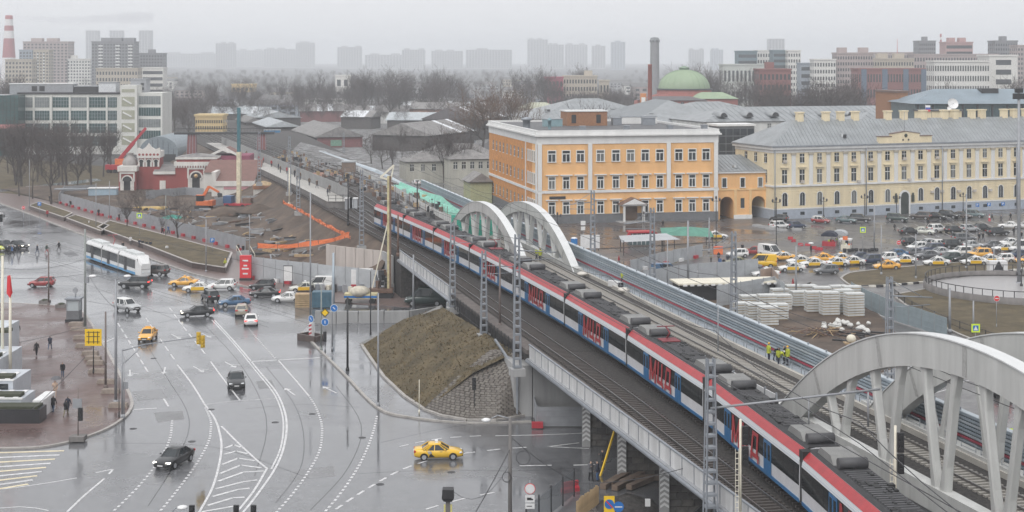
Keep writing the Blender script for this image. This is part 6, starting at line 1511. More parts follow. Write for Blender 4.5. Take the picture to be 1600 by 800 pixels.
def umbrella(lab, px, py, ang, z=0.):
    p = P(px,py,z); t = thing('umbrella', lab, 'umbrella', (p.x,p.y,0), R(ang))
    MB().lathe([(.02,2.22),(.3,2.15),(.55,1.98),(.6,1.9)],8).build('canopy', CLO['grey'], t); MB().tube((.0,0,1.3),(0,0,2.2),.015,n=5).build('shaft', M_dark, t)
for a in [
 ('person in dark coat at the flagpole edge of the plaza',28,527,100,'walk','black','navy'),
 ('person in dark coat carrying a bag on the brick plaza',57,556,95,'walk','black','black',None,'bag'),
 ('person in navy jacket and jeans walking up the plaza',78,547,90,'stride','navy','jeans'),
 ('person in black hooded jacket and jeans mid plaza',98,590,-95,'stand','black','jeans',None,'pack'),
 ('person in beige coat under the dark umbrella',86,621,-85,'hold','beige','beige'),
 ('person in dark coat, left of the pair near the planter',83,645,85,'walk','black','jeans'),
 ('person in dark grey coat, right of the pair near the planter',103,652,85,'stride','black','khaki'),
 ('person with dark coat close beside the grey coat walker',106,646,85,'walk','navy','navy'),
 ('pedestrian crossing, leftmost of the group before the cars',14,397,-10,'stride','black','black'),
 ('pedestrian in blue crossing with the left group',19,399,-10,'walk','blue','black'),
 ('pedestrian crossing right of the left group',29,398,-5,'walk','black','navy'),
 ('pedestrian in navy alone left of the lamp pole',58,397,-5,'walk','navy','jeans'),
 ('pedestrian in dark green by the lamp pole',73,396,-5,'stride','green','red'),
 ('pedestrian striding alone, rightmost on the crossing',92,392,175,'stride','black','black'),
 ('person in white coat beside the granite planter',139,356,10,'stand','white','black'),
 ('person in black crossing behind the tram roof',192,392,-60,'walk','black','black'),
 ('person in white jacket at the bus stop wall',204,383,-90,'stand','white','grey'),
 ('person with red bag at the kerb by the first planter',74,340,-90,'stand','red','black'),
 ('person in dark clothes near the park trees',78,316,-60,'walk','black','black'),
 ('person walking along the fence by the young trees',110,324,-40,'walk','black','brown'),
 ('person on the fenced walkway left of the yellow sign',186,346,-40,'walk','black','black'),
 ('person seated dark by the planter shrub',154,338,-60,'stand','black','black'),
 ('person in grey beside the planter shrub',161,337,-60,'stand','grey','black'),
 ('person with red coat on the walkway',222,350,-40,'walk','red','black'),
 ('person in dark coat below the bare tree',254,368,-40,'walk','black','navy'),
 ('person in blue, right of the bare tree',263,366,-40,'walk','blue','navy'),
 ('person with white cap at the blue road sign',344,380,-40,'walk','grey','black'),
 ('person in black at the stair head, left',372,396,-60,'stand','black','black'),
 ('person in black at the stair head, right',380,397,-60,'walk','black','navy'),
 ('worker in yellow jacket at the steps',352,421,-60,'stand','hivis','black',None,'vest'),
 ('pedestrian in black behind the black cars, left of the glass stop',426,436,-20,'walk','black','jeans'),
 ('pedestrian in white beside the one in black',431,437,-20,'walk','white','grey'),
 ('pedestrian right of the glass stop',455,434,160,'stride','black','black'),
 ('pedestrian before the grey hoarding',476,432,170,'walk','navy','black'),
 ('pedestrian with red bag by the hoarding',480,437,-90,'stand','red','red'),
 ('pedestrian in black, left of a pair by the hoarding end',533,436,-30,'stand','black','black'),
 ('pedestrian in black, right of a pair by the hoarding end',541,437,-30,'stand','black','black'),
 ('bench-sitter group figure at tram stop, left',218,388,-80,'stand','navy','black'),
 ('dark figure at tram stop, second',223,389,-80,'stand','black','black'),
 ('dark figure at tram stop, third',229,390,-80,'stand','black','navy'),
 ('dark figure at tram stop, rightmost',235,391,-80,'stand','navy','black'),
 ('person in white at right of the tram stop',261,397,-80,'walk','white','grey'),
 ('workman in grey at the bridge, holding papers',923,752,-60,'hold','grey','black'),
 ('workman in dark overall beside the grey one under the bridge',934,752,170,'stand','navy','blue'),
 ('workman in black at the props under the bridge',942,735,190,'hold','black','black'),
 ]:
    person(a[0],a[1],a[2],a[3],a[4],a[5],a[6],extra=a[8] if len(a)>8 else None,z=.13 if a[1]<1e3 and a[2]>330 and a[0].find('plaza')>0 else 0.)
umbrella('dark umbrella held over the beige coat on the plaza',88,620,0)
for a in [
 ('person on the plaza left of the first parked row',1398,362,20,'walk','black','black'),('person between black and cream saloons',1450,354,0,'walk','black','black'),('person behind the silver hatchback',1505,351,0,'stand','black','black'),
 ('cyclist-like pair figure in black, left',1530,378,-90,'walk','black','black'),('pair figure in black, right',1536,377,-80,'walk','black','navy'),
 ('person by the traffic cone at the wall',1550,345,0,'stride','black','black'),('person in white cap near the right wall',1564,348,0,'walk','grey','black'),('person walking far right by the wall',1579,344,180,'walk','black','black'),
 ('person right of large black off-roader, left one',1584,368,-90,'stand','black','black'),('person right of large black off-roader, right one',1596,375,-90,'walk','black','jeans'),
 ('person with bag crossing before the white minibus',1160,395,-100,'walk','black','black',None,'bag'),('person standing at the taxi rank kerb',1111,410,-90,'stand','khaki','black'),
 ('person in light blue in the waiting group',1125,418,-80,'stand','blue','grey'),('person in black in the waiting group',1131,420,-90,'stand','black','black'),('person in navy at the right of the waiting group',1137,412,-100,'stand','navy','jeans'),('person in black behind the waiting group',1123,409,90,'stand','black','black'),
 ('person at the orange building with white bag',1036,356,180,'walk','black','black',None,'bag'),('person along the striped barrier, left',993,422,170,'walk','black','navy'),('person along the striped barrier, middle',1048,410,170,'walk','black','black'),('person along the striped barrier, right',1072,404,0,'walk','navy','black'),('person at the barrier in red',967,414,0,'stand','red','black'),
 ('stall customer in dark blue',1323,388,90,'stand','navy','navy'),('stall customer in white',1312,385,90,'stand','white','grey'),('person beside the red barriers',1267,397,20,'stand','black','black'),
 ('person in red near the fence of storage yard',1239,452,0,'stand','red','red'),('dark figure by the brown hoarding corner',1207,436,90,'stand','black','black'),('person sitting at the storage yard fence',1261,454,0,'bend','black','black'),
 ]:
    person(a[0],a[1],a[2],a[3],a[4],a[5],a[6],extra=a[8] if len(a)>8 else None)
for i,(px,py,kd,l) in enumerate([(972,444,'bend','yellow vested worker bending over the white box'),(980,446,'stand','yellow vested worker standing by the white box'),(1201,565,'stand','yellow vested worker, leftmost of the track gang'),(1211,564,'bend','worker in black bending in the track gang'),(1216,572,'bend','yellow vested worker crouched in the track gang'),(1226,569,'stand','worker in black standing in the track gang'),(1231,571,'stand','yellow vested worker, rightmost of the track gang'),(838,406,'bend','yellow worker bending at the far arch'),(844,408,'stand','yellow worker standing at the far arch'),(866,402,'stand','yellow worker at the far arch foot')]):
    person(l,px,py,[-40,200,20,-60,30,150,200,0,90,180][i],kd,'black' if 'black' in l else 'hivis','navy',extra=None if 'black' in l else 'vest',z=6.9)
XPp = lambda d: -35.2-.306*(d-290)
for i in range(16):
    d = 300+i*9+random.uniform(-3,3); person('waiting passenger, %s along the platform from its near end'%nth(i),0,0,random.uniform(0,360),random.choice(['stand','walk','stand']),random.choice(['black','navy','brown','red','grey']),random.choice(['black','navy']),loc=(XPp(d)+random.uniform(1.2,3.8),d,zr(d)+1.12),group='platform passengers')
# ================================================================ bare winter trees
M_bark = mt('bark',(.065,.055,.05),.9,var=.25,scale=2); M_twig = mt('twigs',(.065,.05,.047),.9,var=.2,scale=.3); M_twigb = mt('brown_twigs',(.12,.072,.045),.9,var=.2,scale=.3)
def grow(seed, H, spread, lv=5, up=.35, trunk=.3, r0=None, den=3, droop=0.):
    rnd = random.Random(seed); tr = MB(); cr = MB(); r0 = r0 or H*.016
    def br(p, d, L, r, l):
        n = 3 if l < 2 else 2; q = p
        for i in range(n):
            d = (d + Vector((rnd.uniform(-1,1),rnd.uniform(-1,1),rnd.uniform(-.3,.6)))*(.10 if l==0 else .2)).normalized(); e = q+d*L/n
            ra, rb = r*(1-.45*i/n), r*(1-.45*(i+1)/n)
            (tr if l < 3 else cr).tube(q,e,max(ra,.02),max(rb,.014),n=6 if l==0 else (4 if l<3 else 3),cap=False)
            q = e
            if l < lv and (l > 0 or i > 0):
                k = rnd.randint(1,den) if l else rnd.randint(2,den+1)
                for _ in range(k):
                    a = rnd.uniform(0,2*math.pi); o = d.orthogonal().normalized(); s = (Matrix.Rotation(a,3,d) @ o)
                    nd = (d*rnd.uniform(.35,.9)+s*spread*rnd.uniform(.6,1.2)+Vector((0,0,up-droop*l))).normalized()
                    br(q, nd, L*rnd.uniform(.55,.8)*(1 if l else .9), rb*rnd.uniform(.5,.7), l+1)
        return q
    br(Vector((0,0,-.1)), Vector((rnd.uniform(-.06,.06),rnd.uniform(-.06,.06),1)), H*trunk, r0, 0)
    zmax = max(v[2] for v in cr.v); k = H/zmax
    for m in (tr,cr): m.v = [(x*k,y*k,z*k) for x,y,z in m.v]
    return tr.mesh('trunk',M_bark), cr.mesh('crown',M_twig), cr
TREES = []
for s,(H,spd,lv,up,tk,den) in enumerate([(14,.75,4,.45,.42,3),(14,.55,4,.6,.45,3),(14,.9,4,.3,.36,3),(14,.5,4,.7,.5,3),(14,1.0,4,.25,.34,3),(14,.7,4,.5,.4,3)]):
    TREES.append(grow(11+s*7,H,spd,lv,up,tk,den=den)[:2])
print('tree polys', [len(t[1].polygons) for t in TREES])
def retint(me, m): 
    c = me.copy(); c.materials.clear(); c.materials.append(m); return c
TREEB = [(t[0], retint(t[1],M_twigb)) for t in TREES]
def tree(lab, x, y, h, v, z=0., brown=False, wid=1., group=None, name='bare_tree'):
    tr, cr = (TREEB if brown else TREES)[v%6]; s = h/14.
    t = thing(name, lab, 'tree', (x,y,z), random.uniform(0,6.28), group=group, sc=(s*wid,s*wid,s)); link('trunk', tr, t); link('crown', cr, t); return t
def trees(lst, fmt, group, brown=False):
    lst = sorted(lst, key=lambda a: a[0])
    for i,a in enumerate(lst):
        px, d, ytop = a[:3]; wd = a[3] if len(a)>3 else 1.; h = ZY(ytop,d); p = AT(px,d); tree(fmt % nth(i), p.x, p.y, h, random.randrange(6), brown=brown, wid=wid_(wd), group=group)
def wid_(w): return w
# street trees beside the fence (px, py, top)
for px,py,top,l in [(198,360,292,'young bare street tree beside the yellow crossing sign'),(278,379,300,'young bare street tree at the end of the long planter'),(218,346,290,'bare street tree behind the yellow crossing sign'),(252,364,335,'low spreading bare shrub tree by the planter'),(80,318,225,'bare tree at the park corner by the first planter'),(51,310,215,'slender bare tree at the park corner'),(30,306,228,'bare tree left of the slender corner tree'),(120,302,205,'bare tree in front of the horseshoe arch gate'),(143,296,200,'leaning bare tree left of the horseshoe gate')]:
    p = P(px,py,.2); tree(l, p.x, p.y, ZY(top,p.y)-.2, int(px)%6, .2, wid=1.15)
random.seed(21)
trees([(random.uniform(-10,175), random.uniform(420,520), random.uniform(176,196), 1.1) for _ in range(26)], 'tall bare park tree before the glass office, %s from the left', 'park trees')
trees([(665,440,200,1.3),(694,432,190,1.2),(708,425,196,1.2),(722,430,205,1.1),(742,452,215,1.2),(598,470,215,1.2),(612,455,222,1.1),(580,500,205,1.2),(628,500,195,1.1)], 'bare street tree by the goods sheds, %s from the left', 'street trees by the sheds')
trees([(752,520,130,1.1),(775,530,118,1.25),(800,525,124,1.2),(826,560,150,1.1),(738,560,150,1.)], 'tall brown bare tree above the orange building, %s from the left', 'brown trees left of the depot', brown=True)
trees([(918,470,148,1.3)], 'bare tree on the roofline behind the orange building%.0s', None)
trees([(random.uniform(548,740), random.uniform(780,1100), random.uniform(98,136), 1.1) for _ in range(34)], 'bare tree of the wood beyond the goods sheds, %s from the left', 'wood beyond the sheds')
trees([(random.uniform(268,306), random.uniform(640,760), random.uniform(142,160), 1.0) for _ in range(9)], 'dark bare tree right of the glass office, %s from the left', 'trees right of the glass office')
trees([(random.uniform(372,384)+k*62, random.uniform(900,1200), random.uniform(100,118)) for k in range(3)], 'tall bare tree in the far rail yard, %s from the left', 'far rail yard trees')
trees([(1080,760,102,1.1),(1092,780,94,1.1),(1106,770,96,1.1),(1118,760,100,1.1),(1150,740,112,1.1),(1166,730,106,1.1),(1178,735,105,1.1),(1062,800,100,1.)], 'bare tree around the green dome, %s from the left', 'trees round the dome')
trees([(random.uniform(1262,1335), random.uniform(560,680), random.uniform(112,128), 1.2) for _ in range(12)]+[(random.uniform(1192,1240),random.uniform(560,640),random.uniform(118,134),1.2) for _ in range(7)], 'dark bare tree behind the vaulted depot roof, %s from the left', 'trees behind the depot')
trees([(random.uniform(804,868), random.uniform(800,1000), random.uniform(98,128), 1.1) for _ in range(10)]+[(906,1100,96,1.1),(910,1080,98,1.)], 'bare tree left of the cream works, %s from the left', 'trees by the works')
trees([(random.uniform(880,990), random.uniform(760,900), random.uniform(132,146), 1.3) for _ in range(14)], 'bare tree below the cream works, %s from the left', 'trees below the works')
trees([(1475,640,118,1.1),(1490,650,124,1.),(1570,640,120,1.1),(1585,660,118,1.1),(1598,640,112,1.1)], 'bare tree before the white institute, %s from the left', 'trees before the institute')
trees([(random.uniform(10,45), random.uniform(700,800), random.uniform(112,122), 1.2) for _ in range(6)], 'bare tree behind the glass office roof, %s from the left', 'trees behind the glass office')
trees([(random.uniform(300,560), random.uniform(820,1200), random.uniform(120,134), 1.) for _ in range(34)], 'hazy bare tree of the far rail yard edge, %s from the left', 'hazy rail yard trees')
# far-off wood that reads as one mass: many small trees joined
_,_,src = grow(99, 12, .8, 3, .4, .4, den=3)
fw = MB(); random.seed(5)
for k in range(1050):
    d = 720+2000*random.random()**1.6; x = ((random.uniform(0,1600) if k%2 else random.uniform(255,800))-800)/F*d; s = random.uniform(.8,1.5); a = random.uniform(0,6.28); c_,s_ = math.cos(a)*s, math.sin(a)*s; o = len(fw.v)
    fw.v += [(x+v[0]*c_-v[1]*s_, d+v[0]*s_+v[1]*c_, v[2]*s) for v in src.v]; fw.f += [[o+i for i in f] for f in src.f]; fw.m += src.m; fw.sm += src.sm
fw.build('far_wood', M_twig, kind='stuff', label='hazy belt of bare trees across the far city')
print('far wood', len(fw.f))
# low roofs filling the middle distance (small far houses)
random.seed(12); cs = [bm('grey',0), bm('tan',0), bm('white',0), bm('pink',0), bm('darkgrey',0), bm('bluegrey',0)]; k = 0
rows = []
for i in range(60):
    d = random.uniform(900,2100); px = random.uniform(-10,1610); rows.append((px,d))
rows.sort()
hr = MB().add([(-.5,-.5,0),(.5,-.5,0),(.5,.5,0),(-.5,.5,0),(-.5,0,.35),(.5,0,.35)],[(0,1,5,4),(2,3,4,5),(1,2,5),(3,0,4)]).mesh('roof', mt('far_roof',(.13,.125,.125),.7,var=.2,scale=.1))
hw_ = [MB().box(-.47,.47,-.47,.47,0,1).mesh('wall', c) for c in cs]
wn_ = MB()
for i_ in range(6):
    for j_ in range(2): wn_.box(-.42+i_*.15,-.34+i_*.15,-.48,-.47,.25+j_*.38,.45+j_*.38)
wn_ = wn_.mesh('windows', M_pane)
for i,(px,d) in enumerate(rows):
    if 1000 < px < 1140 and d < 1000: continue
    p = AT(px,d); w = random.uniform(16,46); h = random.uniform(5,12); dp = random.uniform(10,16); t = thing('far_house','low hazy roof of the middle distance, %s from the left'%nth(i),'building',(p.x,p.y,0),random.uniform(-.3,.3),group='low hazy houses')
    link('wall', hw_[i%6], t, sc=(w,dp,h)); link('roof', hr, t, (0,0,h), sc=(w,dp,8)); o = link('windows', wn_, t, sc=(w,dp,h)); o['kind'] = 'stuff'
# ================================================================ construction site left of the tracks
XF = [(228.6,-20.4),(243.8,-42.2),(277,-49),(368,-111),(420,-146)]
def xf(d):
    for (a,xa),(b,xb) in zip(XF,XF[1:]):
        if d <= b: return xa+(xb-xa)*(d-a)/(b-a)
    return XF[-1][1]
def site_z(d, s):
    pr = [(0,.25),(.12,.9),(.3,1.2),(.45,.9),(.62,1.8),(.8,3.6),(1,6.45)] if d < 320 else [(0,.25),(.15,1.2),(.55,1.3),(.8,1.6),(.9,3.2),(1,6.3)]
    for (a,za),(b,zb_) in zip(pr,pr[1:]):
        if s <= b: return za+(zb_-za)*(s-a)/(b-a)
    return pr[-1][1]
m = MB(); ND, NS = 70, 44; random.seed(4)
from mathutils import noise as mn
for i in range(ND+1):
    d = 233+i*(410-233)/ND
    for j in range(NS+1):
        s = j/NS; x = xf(d)+.6+(LE(d)+.4-xf(d)-.6)*s; z = site_z(d,s)
        if 0 < j < NS: z += (mn.noise(Vector((x*.12,d*.12,0)))*.55+mn.noise(Vector((x*.5,d*.5,3)))*.3)*min(1,s*4,(1-s)*5)*(1 if d<345 else .4)
        m.v.append((x,d,max(.02,z)))
m.f = [[i*(NS+1)+j,i*(NS+1)+j+1,(i+1)*(NS+1)+j+1,(i+1)*(NS+1)+j] for i in range(ND) for j in range(NS)]; m.m = [0]*len(m.f); m.sm = [True]*len(m.f)
m.build('earth_site', M_soil, kind='structure')
# embankment flank further along the tracks
m = MB(); 
for i in range(41):
    d = 405+i*12; m.v += [(LE(d)-12,d,.0),(LE(d)-6,d,zr(d)*.5),(LE(d)+.4,d,zr(d)-.5)]
for i in range(40):
    for j in range(2): m.f.append([i*3+j,i*3+j+1,(i+1)*3+j+1,(i+1)*3+j]); m.m.append(0); m.sm.append(True)
m.build('embankment_flank', M_soil, kind='structure')
# grey site fence of single sheets with red feet
M_fence = mt('grey_hoarding',(.30,.31,.33),.5,.15,var=.14,scale=.7); M_fence2 = mt('pale_hoarding',(.42,.44,.46),.45,.15,var=.12,scale=.7)
def hoarding(lab, pts, h, mat, step=2.5, posts=True, foot=None, z=.13, cat='fence', ribs=True):
    t = thing('hoarding', lab, cat); tot = 0
    for a,b in zip(pts,pts[1:]):
        a = Vector((*a,0)); b = Vector((*b,0)); L = (b-a).length; n = max(1,int(L/step))
        for k in range(n):
            p = a.lerp(b,(k+.02)/n); q = a.lerp(b,(k+.98)/n); dz = random.uniform(-.05,.05); m = MB(); m.bar((p.x,p.y,z+h/2+dz),(q.x,q.y,z+h/2+dz),.05,h)
            if ribs:
                for r in range(3): m.bar((p.x,p.y,z+h*(.2+.3*r)+dz),(q.x,q.y,z+h*(.2+.3*r)+dz),.11,.08)
            m.build('sheet', mat, t)
            if posts: MB().box(-.06,.06,-.06,.06,0,h+.12).build('post', M_grey, t, (p.x,p.y,z))
            if foot and k%2==0: MB().cbox((0,0,.28),(1.1,.45,.56),math.atan2(q.y-p.y,q.x-p.x)).build('plastic_block', foot[(k//2)%len(foot)], t, (p.x,p.y-.5,z))
    return t
hoarding('long grey sheet fence between the walkway and the earth site', GP([(95,319),(160,338),(240,358),(320,378),(384,395)]), 2.6, M_fence, foot=[M_red])
hoarding('grey hoarding behind the tram stop pavement below the earth bank', GP([(393,437),(450,444),(520,452),(600,462)]), 3.6, M_fence2, foot=[M_red,M_whitep])
hoarding('inner grey fence before the red pavilion', GP([(228,312),(290,306),(318,308)],1.2), 2.4, M_fence, z=1.0)
hoarding('pale fence below the white annex', GP([(335,322),(410,318)],1.4), 2.2, M_fence2, z=1.2)
hoarding('far left grey fence end beside the park', GP([(92,319),(100,306),(150,303)]), 2.4, M_fence)
# orange netting
def net(lab, pts, h=.8):
    m = MB(); n = 0; V = []
    for a,b in zip(pts,pts[1:]):
        L = (b-a).length; k = max(2,int(L/.9))
        for i in range(k): 
            u = i/k; p = a.lerp(b,u); V.append(p)
    V.append(pts[-1])
    for i,p in enumerate(V):
        o = Vector((random.uniform(-.07,.07),random.uniform(-.07,.07),0)); sg = abs(math.sin(i*.3))*.3
        m.v += [tuple(p+o), tuple(p+o*-.6+Vector((random.uniform(-.15,.15),0,h*.5))), tuple(p+Vector((0,0,h-sg)))]
    for i in range(len(V)-1):
        for j in range(2): m.f.append([i*3+j,(i+1)*3+j,(i+1)*3+j+1,i*3+j+1]); m.m.append(0); m.sm.append(False)
    t = thing('safety_net', lab, 'netting'); m.build('mesh_sheet', M_orange, t)
    for i in range(0,len(V),4): MB().box(-.04,.04,-.04,.04,-.2,h+.2).build('stake', M_rust, t, V[i])
    return t
def V3(px,py,z): return P(px,py,z)
net('orange safety net along the track edge above the pit', [V3(442,318,6.4),V3(470,332,6.4),V3(505,352,6.4),V3(548,374,6.4)])
net('orange safety net across the front of the pit', [V3(402,388,2.6),V3(450,388,2.7),V3(490,384,3.2),V3(520,378,4.0),V3(546,370,5.6)], .95)
# ---- pavilion
Z0 = 1.2
def at_site(px, py): return P(px,py,Z0)
rp = at_site(274,297); M_wst = mt('white_stone',(.62,.60,.57),.75,var=.15,scale=.6,streak=1); M_pred = mt('pavilion_red',(.27,.06,.055),.8,var=.15,scale=.6,streak=1); M_broof = mt('brown_roof',(.17,.085,.07),.7,var=.2,scale=.8)
t = thing('red_pavilion','dark red brick pavilion with white horseshoe portals and small dome','building',(rp.x,rp.y,Z0),R(4)); sc_ = rp.y/F
def W_(px): return px*sc_
main = W_(64)
MB().box(0,main,0,9,0,W_(38)).build('main_wall', M_pred, t)
MB().box(-.3,main+.3,-.35,9,W_(38),W_(44)).build('cornice', M_wst, t); MB().box(.3,main-.3,0,9,W_(44),W_(48)).build('attic', M_pred, t); MB().box(0,main,-.3,9,W_(48),W_(51)).build('attic_cornice', M_wst, t)
m = MB(); m.add([(0,-.2,W_(51)),(main,-.2,W_(51)),(main,9,W_(51)),(0,9,W_(51)),(main/2,3,W_(57))],[(0,1,4),(1,2,4),(2,3,4),(3,0,4)]); m.build('roof', M_tin, t)
for k in range(16): MB().box(.1+k*main/16,.1+k*main/16+main/32,-.45,-.36,W_(35),W_(38.3)).build('corbel', M_wst, t)
def horseshoe(x, w, z0, z1, par, y=-.25):
    m = MB(); r = w*.42; zc = z1-r*1.5
    m.box(x-w*.62,x-w*.3,y,y+.24,z0,zc-.1); m.box(x+w*.3,x+w*.62,y,y+.24,z0,zc-.1)
    n = 12
    for k in range(n):
        a0, a1 = R(-40)+k*R(260)/n, R(-40)+(k+1)*R(260)/n
        m.bar((x+r*1.15*math.cos(a0),y+.12,zc+r*1.15*math.sin(a0)),(x+r*1.15*math.cos(a1),y+.12,zc+r*1.15*math.sin(a1)),.34*w/3,.24,up=(0,1,0))
    m.box(x-w*.68,x+w*.68,y,y+.2,z1+.05,z1+.45); m.box(x-w*.68,x-w*.55,y,y+.2,zc-.2,z1+.1); m.box(x+w*.55,x+w*.68,y,y+.2,zc-.2,z1+.1)
    m.build('portal', M_wst, par)
    d = MB(); d.tube((x,y+.28,zc),(x,y+.22,zc),r*1.02,n=18); d.box(x-w*.3,x+w*.3,y+.22,y+.28,z0,zc); d.build('portal_opening', M_dark, par)
horseshoe(main*.5,W_(20),0,W_(32),t)
MB().lathe([(0,0),(.55,.05),(.5,.15),(0,.2)],10).build('emblem', mt('gilded',(.55,.38,.2),.4,.3,var=.2), t, (main*.5,-.3,W_(22))).rotation_euler = (R(90),0,0)
# left portal pavilion with onion dome
x0 = -W_(86); MB().box(x0,x0+W_(26),-1,7,0,W_(30)).build('side_wall', M_pred, t); MB().box(x0-.3,x0+W_(26)+.3,-1.4,7.2,W_(30),W_(38)).build('side_cornice', M_wst, t); horseshoe(x0+W_(13),W_(17),0,W_(26),t,-1.25)
dm = MB(); dm.lathe([(W_(11),W_(38)),(W_(12),W_(42)),(W_(10),W_(47)),(W_(6),W_(51)),(W_(5),W_(53)),(W_(5),W_(56)),(W_(6),W_(57)),(0,W_(58))],16,(x0+W_(13),3)); dm.build('onion_dome', mt('lead_dome',(.30,.28,.27),.6,var=.15), t)
# tower with arcade and scalloped gable
x0 = -W_(60); xw = W_(34); MB().box(x0,x0+xw,2,8,0,W_(58)).build('tower_wall', M_pred, t); MB().box(x0-.2,x0+xw+.2,1.7,8.2,W_(50),W_(60)).build('tower_band', M_wst, t)
for k in range(6): MB().tube((x0+xw*(k+.5)/6,1.72,W_(55)),(x0+xw*(k+.5)/6,1.64,W_(55)),W_(1.9),n=10).build('round_opening', M_pred, t)
for k in range(3): horseshoe(x0+xw*(k+.5)/3,W_(8),W_(36),W_(49),t,1.75)
m = MB(); m.xprism([(x0-.2,W_(60)),(x0+xw+.2,W_(60)),(x0+xw,W_(66)),(x0+xw*.8,W_(63)),(x0+xw*.62,W_(67)),(x0+xw*.5,W_(73)),(x0+xw*.38,W_(67)),(x0+xw*.2,W_(63)),(x0,W_(66))],1.7,2.6,axis='y'); m.build('scalloped_gable', M_wst, t)
MB().box(-W_(34),0,0,7,0,W_(28)).build('link_wall', M_pred, t); m = MB(); m.add([(-W_(34),-.4,W_(28)),(0,-.4,W_(28)),(0,6,W_(38)),(-W_(34),6,W_(38))],[(0,1,2,3)]); m.build('link_roof', M_tin, t); MB().box(-W_(34),0,-.45,-.1,W_(25),W_(29)).build('link_cornice', M_wst, t)
MB().box(-W_(24),-W_(15),-.12,0,0,W_(15)).build('white_door', M_wst, t)
x0 = main; MB().box(x0,x0+W_(28),1,9,0,W_(30)).build('east_wall', M_pred, t); MB().box(x0,x0+W_(28),.7,9,W_(30),W_(38)).build('east_cornice', M_wst, t); horseshoe(x0+W_(14),W_(9),0,W_(24),t,.75)
# gabled hall behind
MB().box(main*.75,main+W_(46),9,20,0,W_(50)).build('hall_wall', mt('plum_paint',(.23,.06,.10),.8,var=.1), t)
m = MB(); m.add([(main*.72,8.6,W_(50)),(main*1.1,8.6,W_(62)),(main*1.45,8.6,W_(50)),(main*.72,20,W_(50)),(main*1.1,20,W_(62)),(main*1.45,20,W_(50))],[(0,1,4,3),(1,2,5,4)]); m.build('hall_roof', M_broof, t)
for a,b in (((main*.72,8.5,W_(50)),(main*1.1,8.5,W_(62))),((main*1.1,8.5,W_(62)),(main*1.45,8.5,W_(50)))): MB().bar(a,b,.4,.6).build('bargeboard', M_wst, t)
# annexes
p = at_site(337,309); t = thing('white_annex','low white annex with brown roofs right of the red pavilion','building',(p.x,p.y,Z0),R(3)); s = p.y/F
MB().box(0,60*s,0,8,0,18*s).build('wall', M_wst, t); MB().box(-.2,61*s,-.3,8,18*s,26*s).build('cornice', M_wst, t); m = MB(); m.add([(0,0,26*s),(60*s,0,26*s),(60*s,10,38*s),(0,10,38*s)],[(0,1,2,3)]); m.build('roof', M_broof, t)
MB().box(2,58*s,-.1,0,13*s,18*s).build('pink_band', mt('pink_paint',(.5,.24,.27),.7,var=.1), t); MB().box(33*s,42*s,-.15,-.02,5*s,12*s).build('notice_board', mt('notice_yellow',(.72,.42,.06),.6,var=.1), t); MB().box(-1,0,0,8,0,40*s).build('fire_wall', M_wst, t)
m = MB(); m.box(-30*s,60*s,12,20,0,34*s); m.build('rear_wall', M_wst, t); m = MB(); m.add([(-30*s,11.5,34*s),(62*s,11.5,34*s),(58*s,22,50*s),(-28*s,22,50*s)],[(0,1,2,3)]); m.build('rear_roof', M_broof, t)
p = P(396,313,2.0); t = thing('white_hut','small white hut with brown parapet and arched window','hut',(p.x,p.y,1.4),R(6)); s = p.y/F
MB().box(0,36*s,0,5,0,21*s).build('wall', M_wst, t); MB().box(-.15,36*s+.15,-.15,5.2,21*s,27*s).build('parapet', mt('brick_parapet',(.34,.17,.10),.8,var=.2,scale=2), t); m = MB(); m.tube((25*s,.02,11*s),(25*s,-.08,11*s),4.5*s,n=12); m.box(20.5*s,29.5*s,-.08,.02,6*s,11*s); m.build('arched_window', M_dark, t)
m = MB(); m.add([(0,0,27*s),(36*s,0,27*s),(36*s,5,27*s),(0,5,27*s),(14*s,2.5,33*s)],[(0,1,4),(1,2,4),(2,3,4),(3,0,4)]); m.build('roof', M_wood, t)
# ---- excavator
p = P(318,326,1.2); t = thing('excavator','orange tracked excavator on the earth site','excavator',(p.x,p.y,1.1),R(172)); M_exo = mt('excavator_orange',(.62,.15,.04),.5,var=.12)
for y in (-1.1,1.1):
    m = MB(); m.xprism([(-1.9,.35),(-1.6,0),(1.6,0),(1.9,.35),(1.7,.8),(-1.7,.8)],y-.3,y+.3,axis='y'); m.build('track', M_dark, t)
MB().box(-2.3,1.4,-1.3,1.3,.95,1.9).build('upper_body', M_exo, t); MB().box(-2.5,-1.5,-1.3,1.3,.9,2.1).build('counterweight', M_exo, t); MB().box(-.3,1.3,.2,1.3,1.9,3.2).build('cab', M_cglass, t); MB().box(-.35,1.35,.15,1.35,3.2,3.35).build('cab_roof', M_exo, t)
MB().bar((.9,-.3,1.7),(-1.2,-.3,5.2),.5,.6).build('boom', M_exo, t); MB().bar((-1.2,-.3,5.2),(-3.6,-.3,3.9),.4,.45).build('stick', M_exo, t); m = MB(); m.xprism([(-3.4,3.9),(-4.2,3.6),(-4.3,2.9),(-3.6,2.7),(-3.3,3.3)],-.7,.1,axis='y'); m.build('bucket', M_dark, t); MB().tube((.6,-.3,2.6),(-.6,-.3,4.4),.1,n=6).build('hydraulic_ram', M_galv, t)
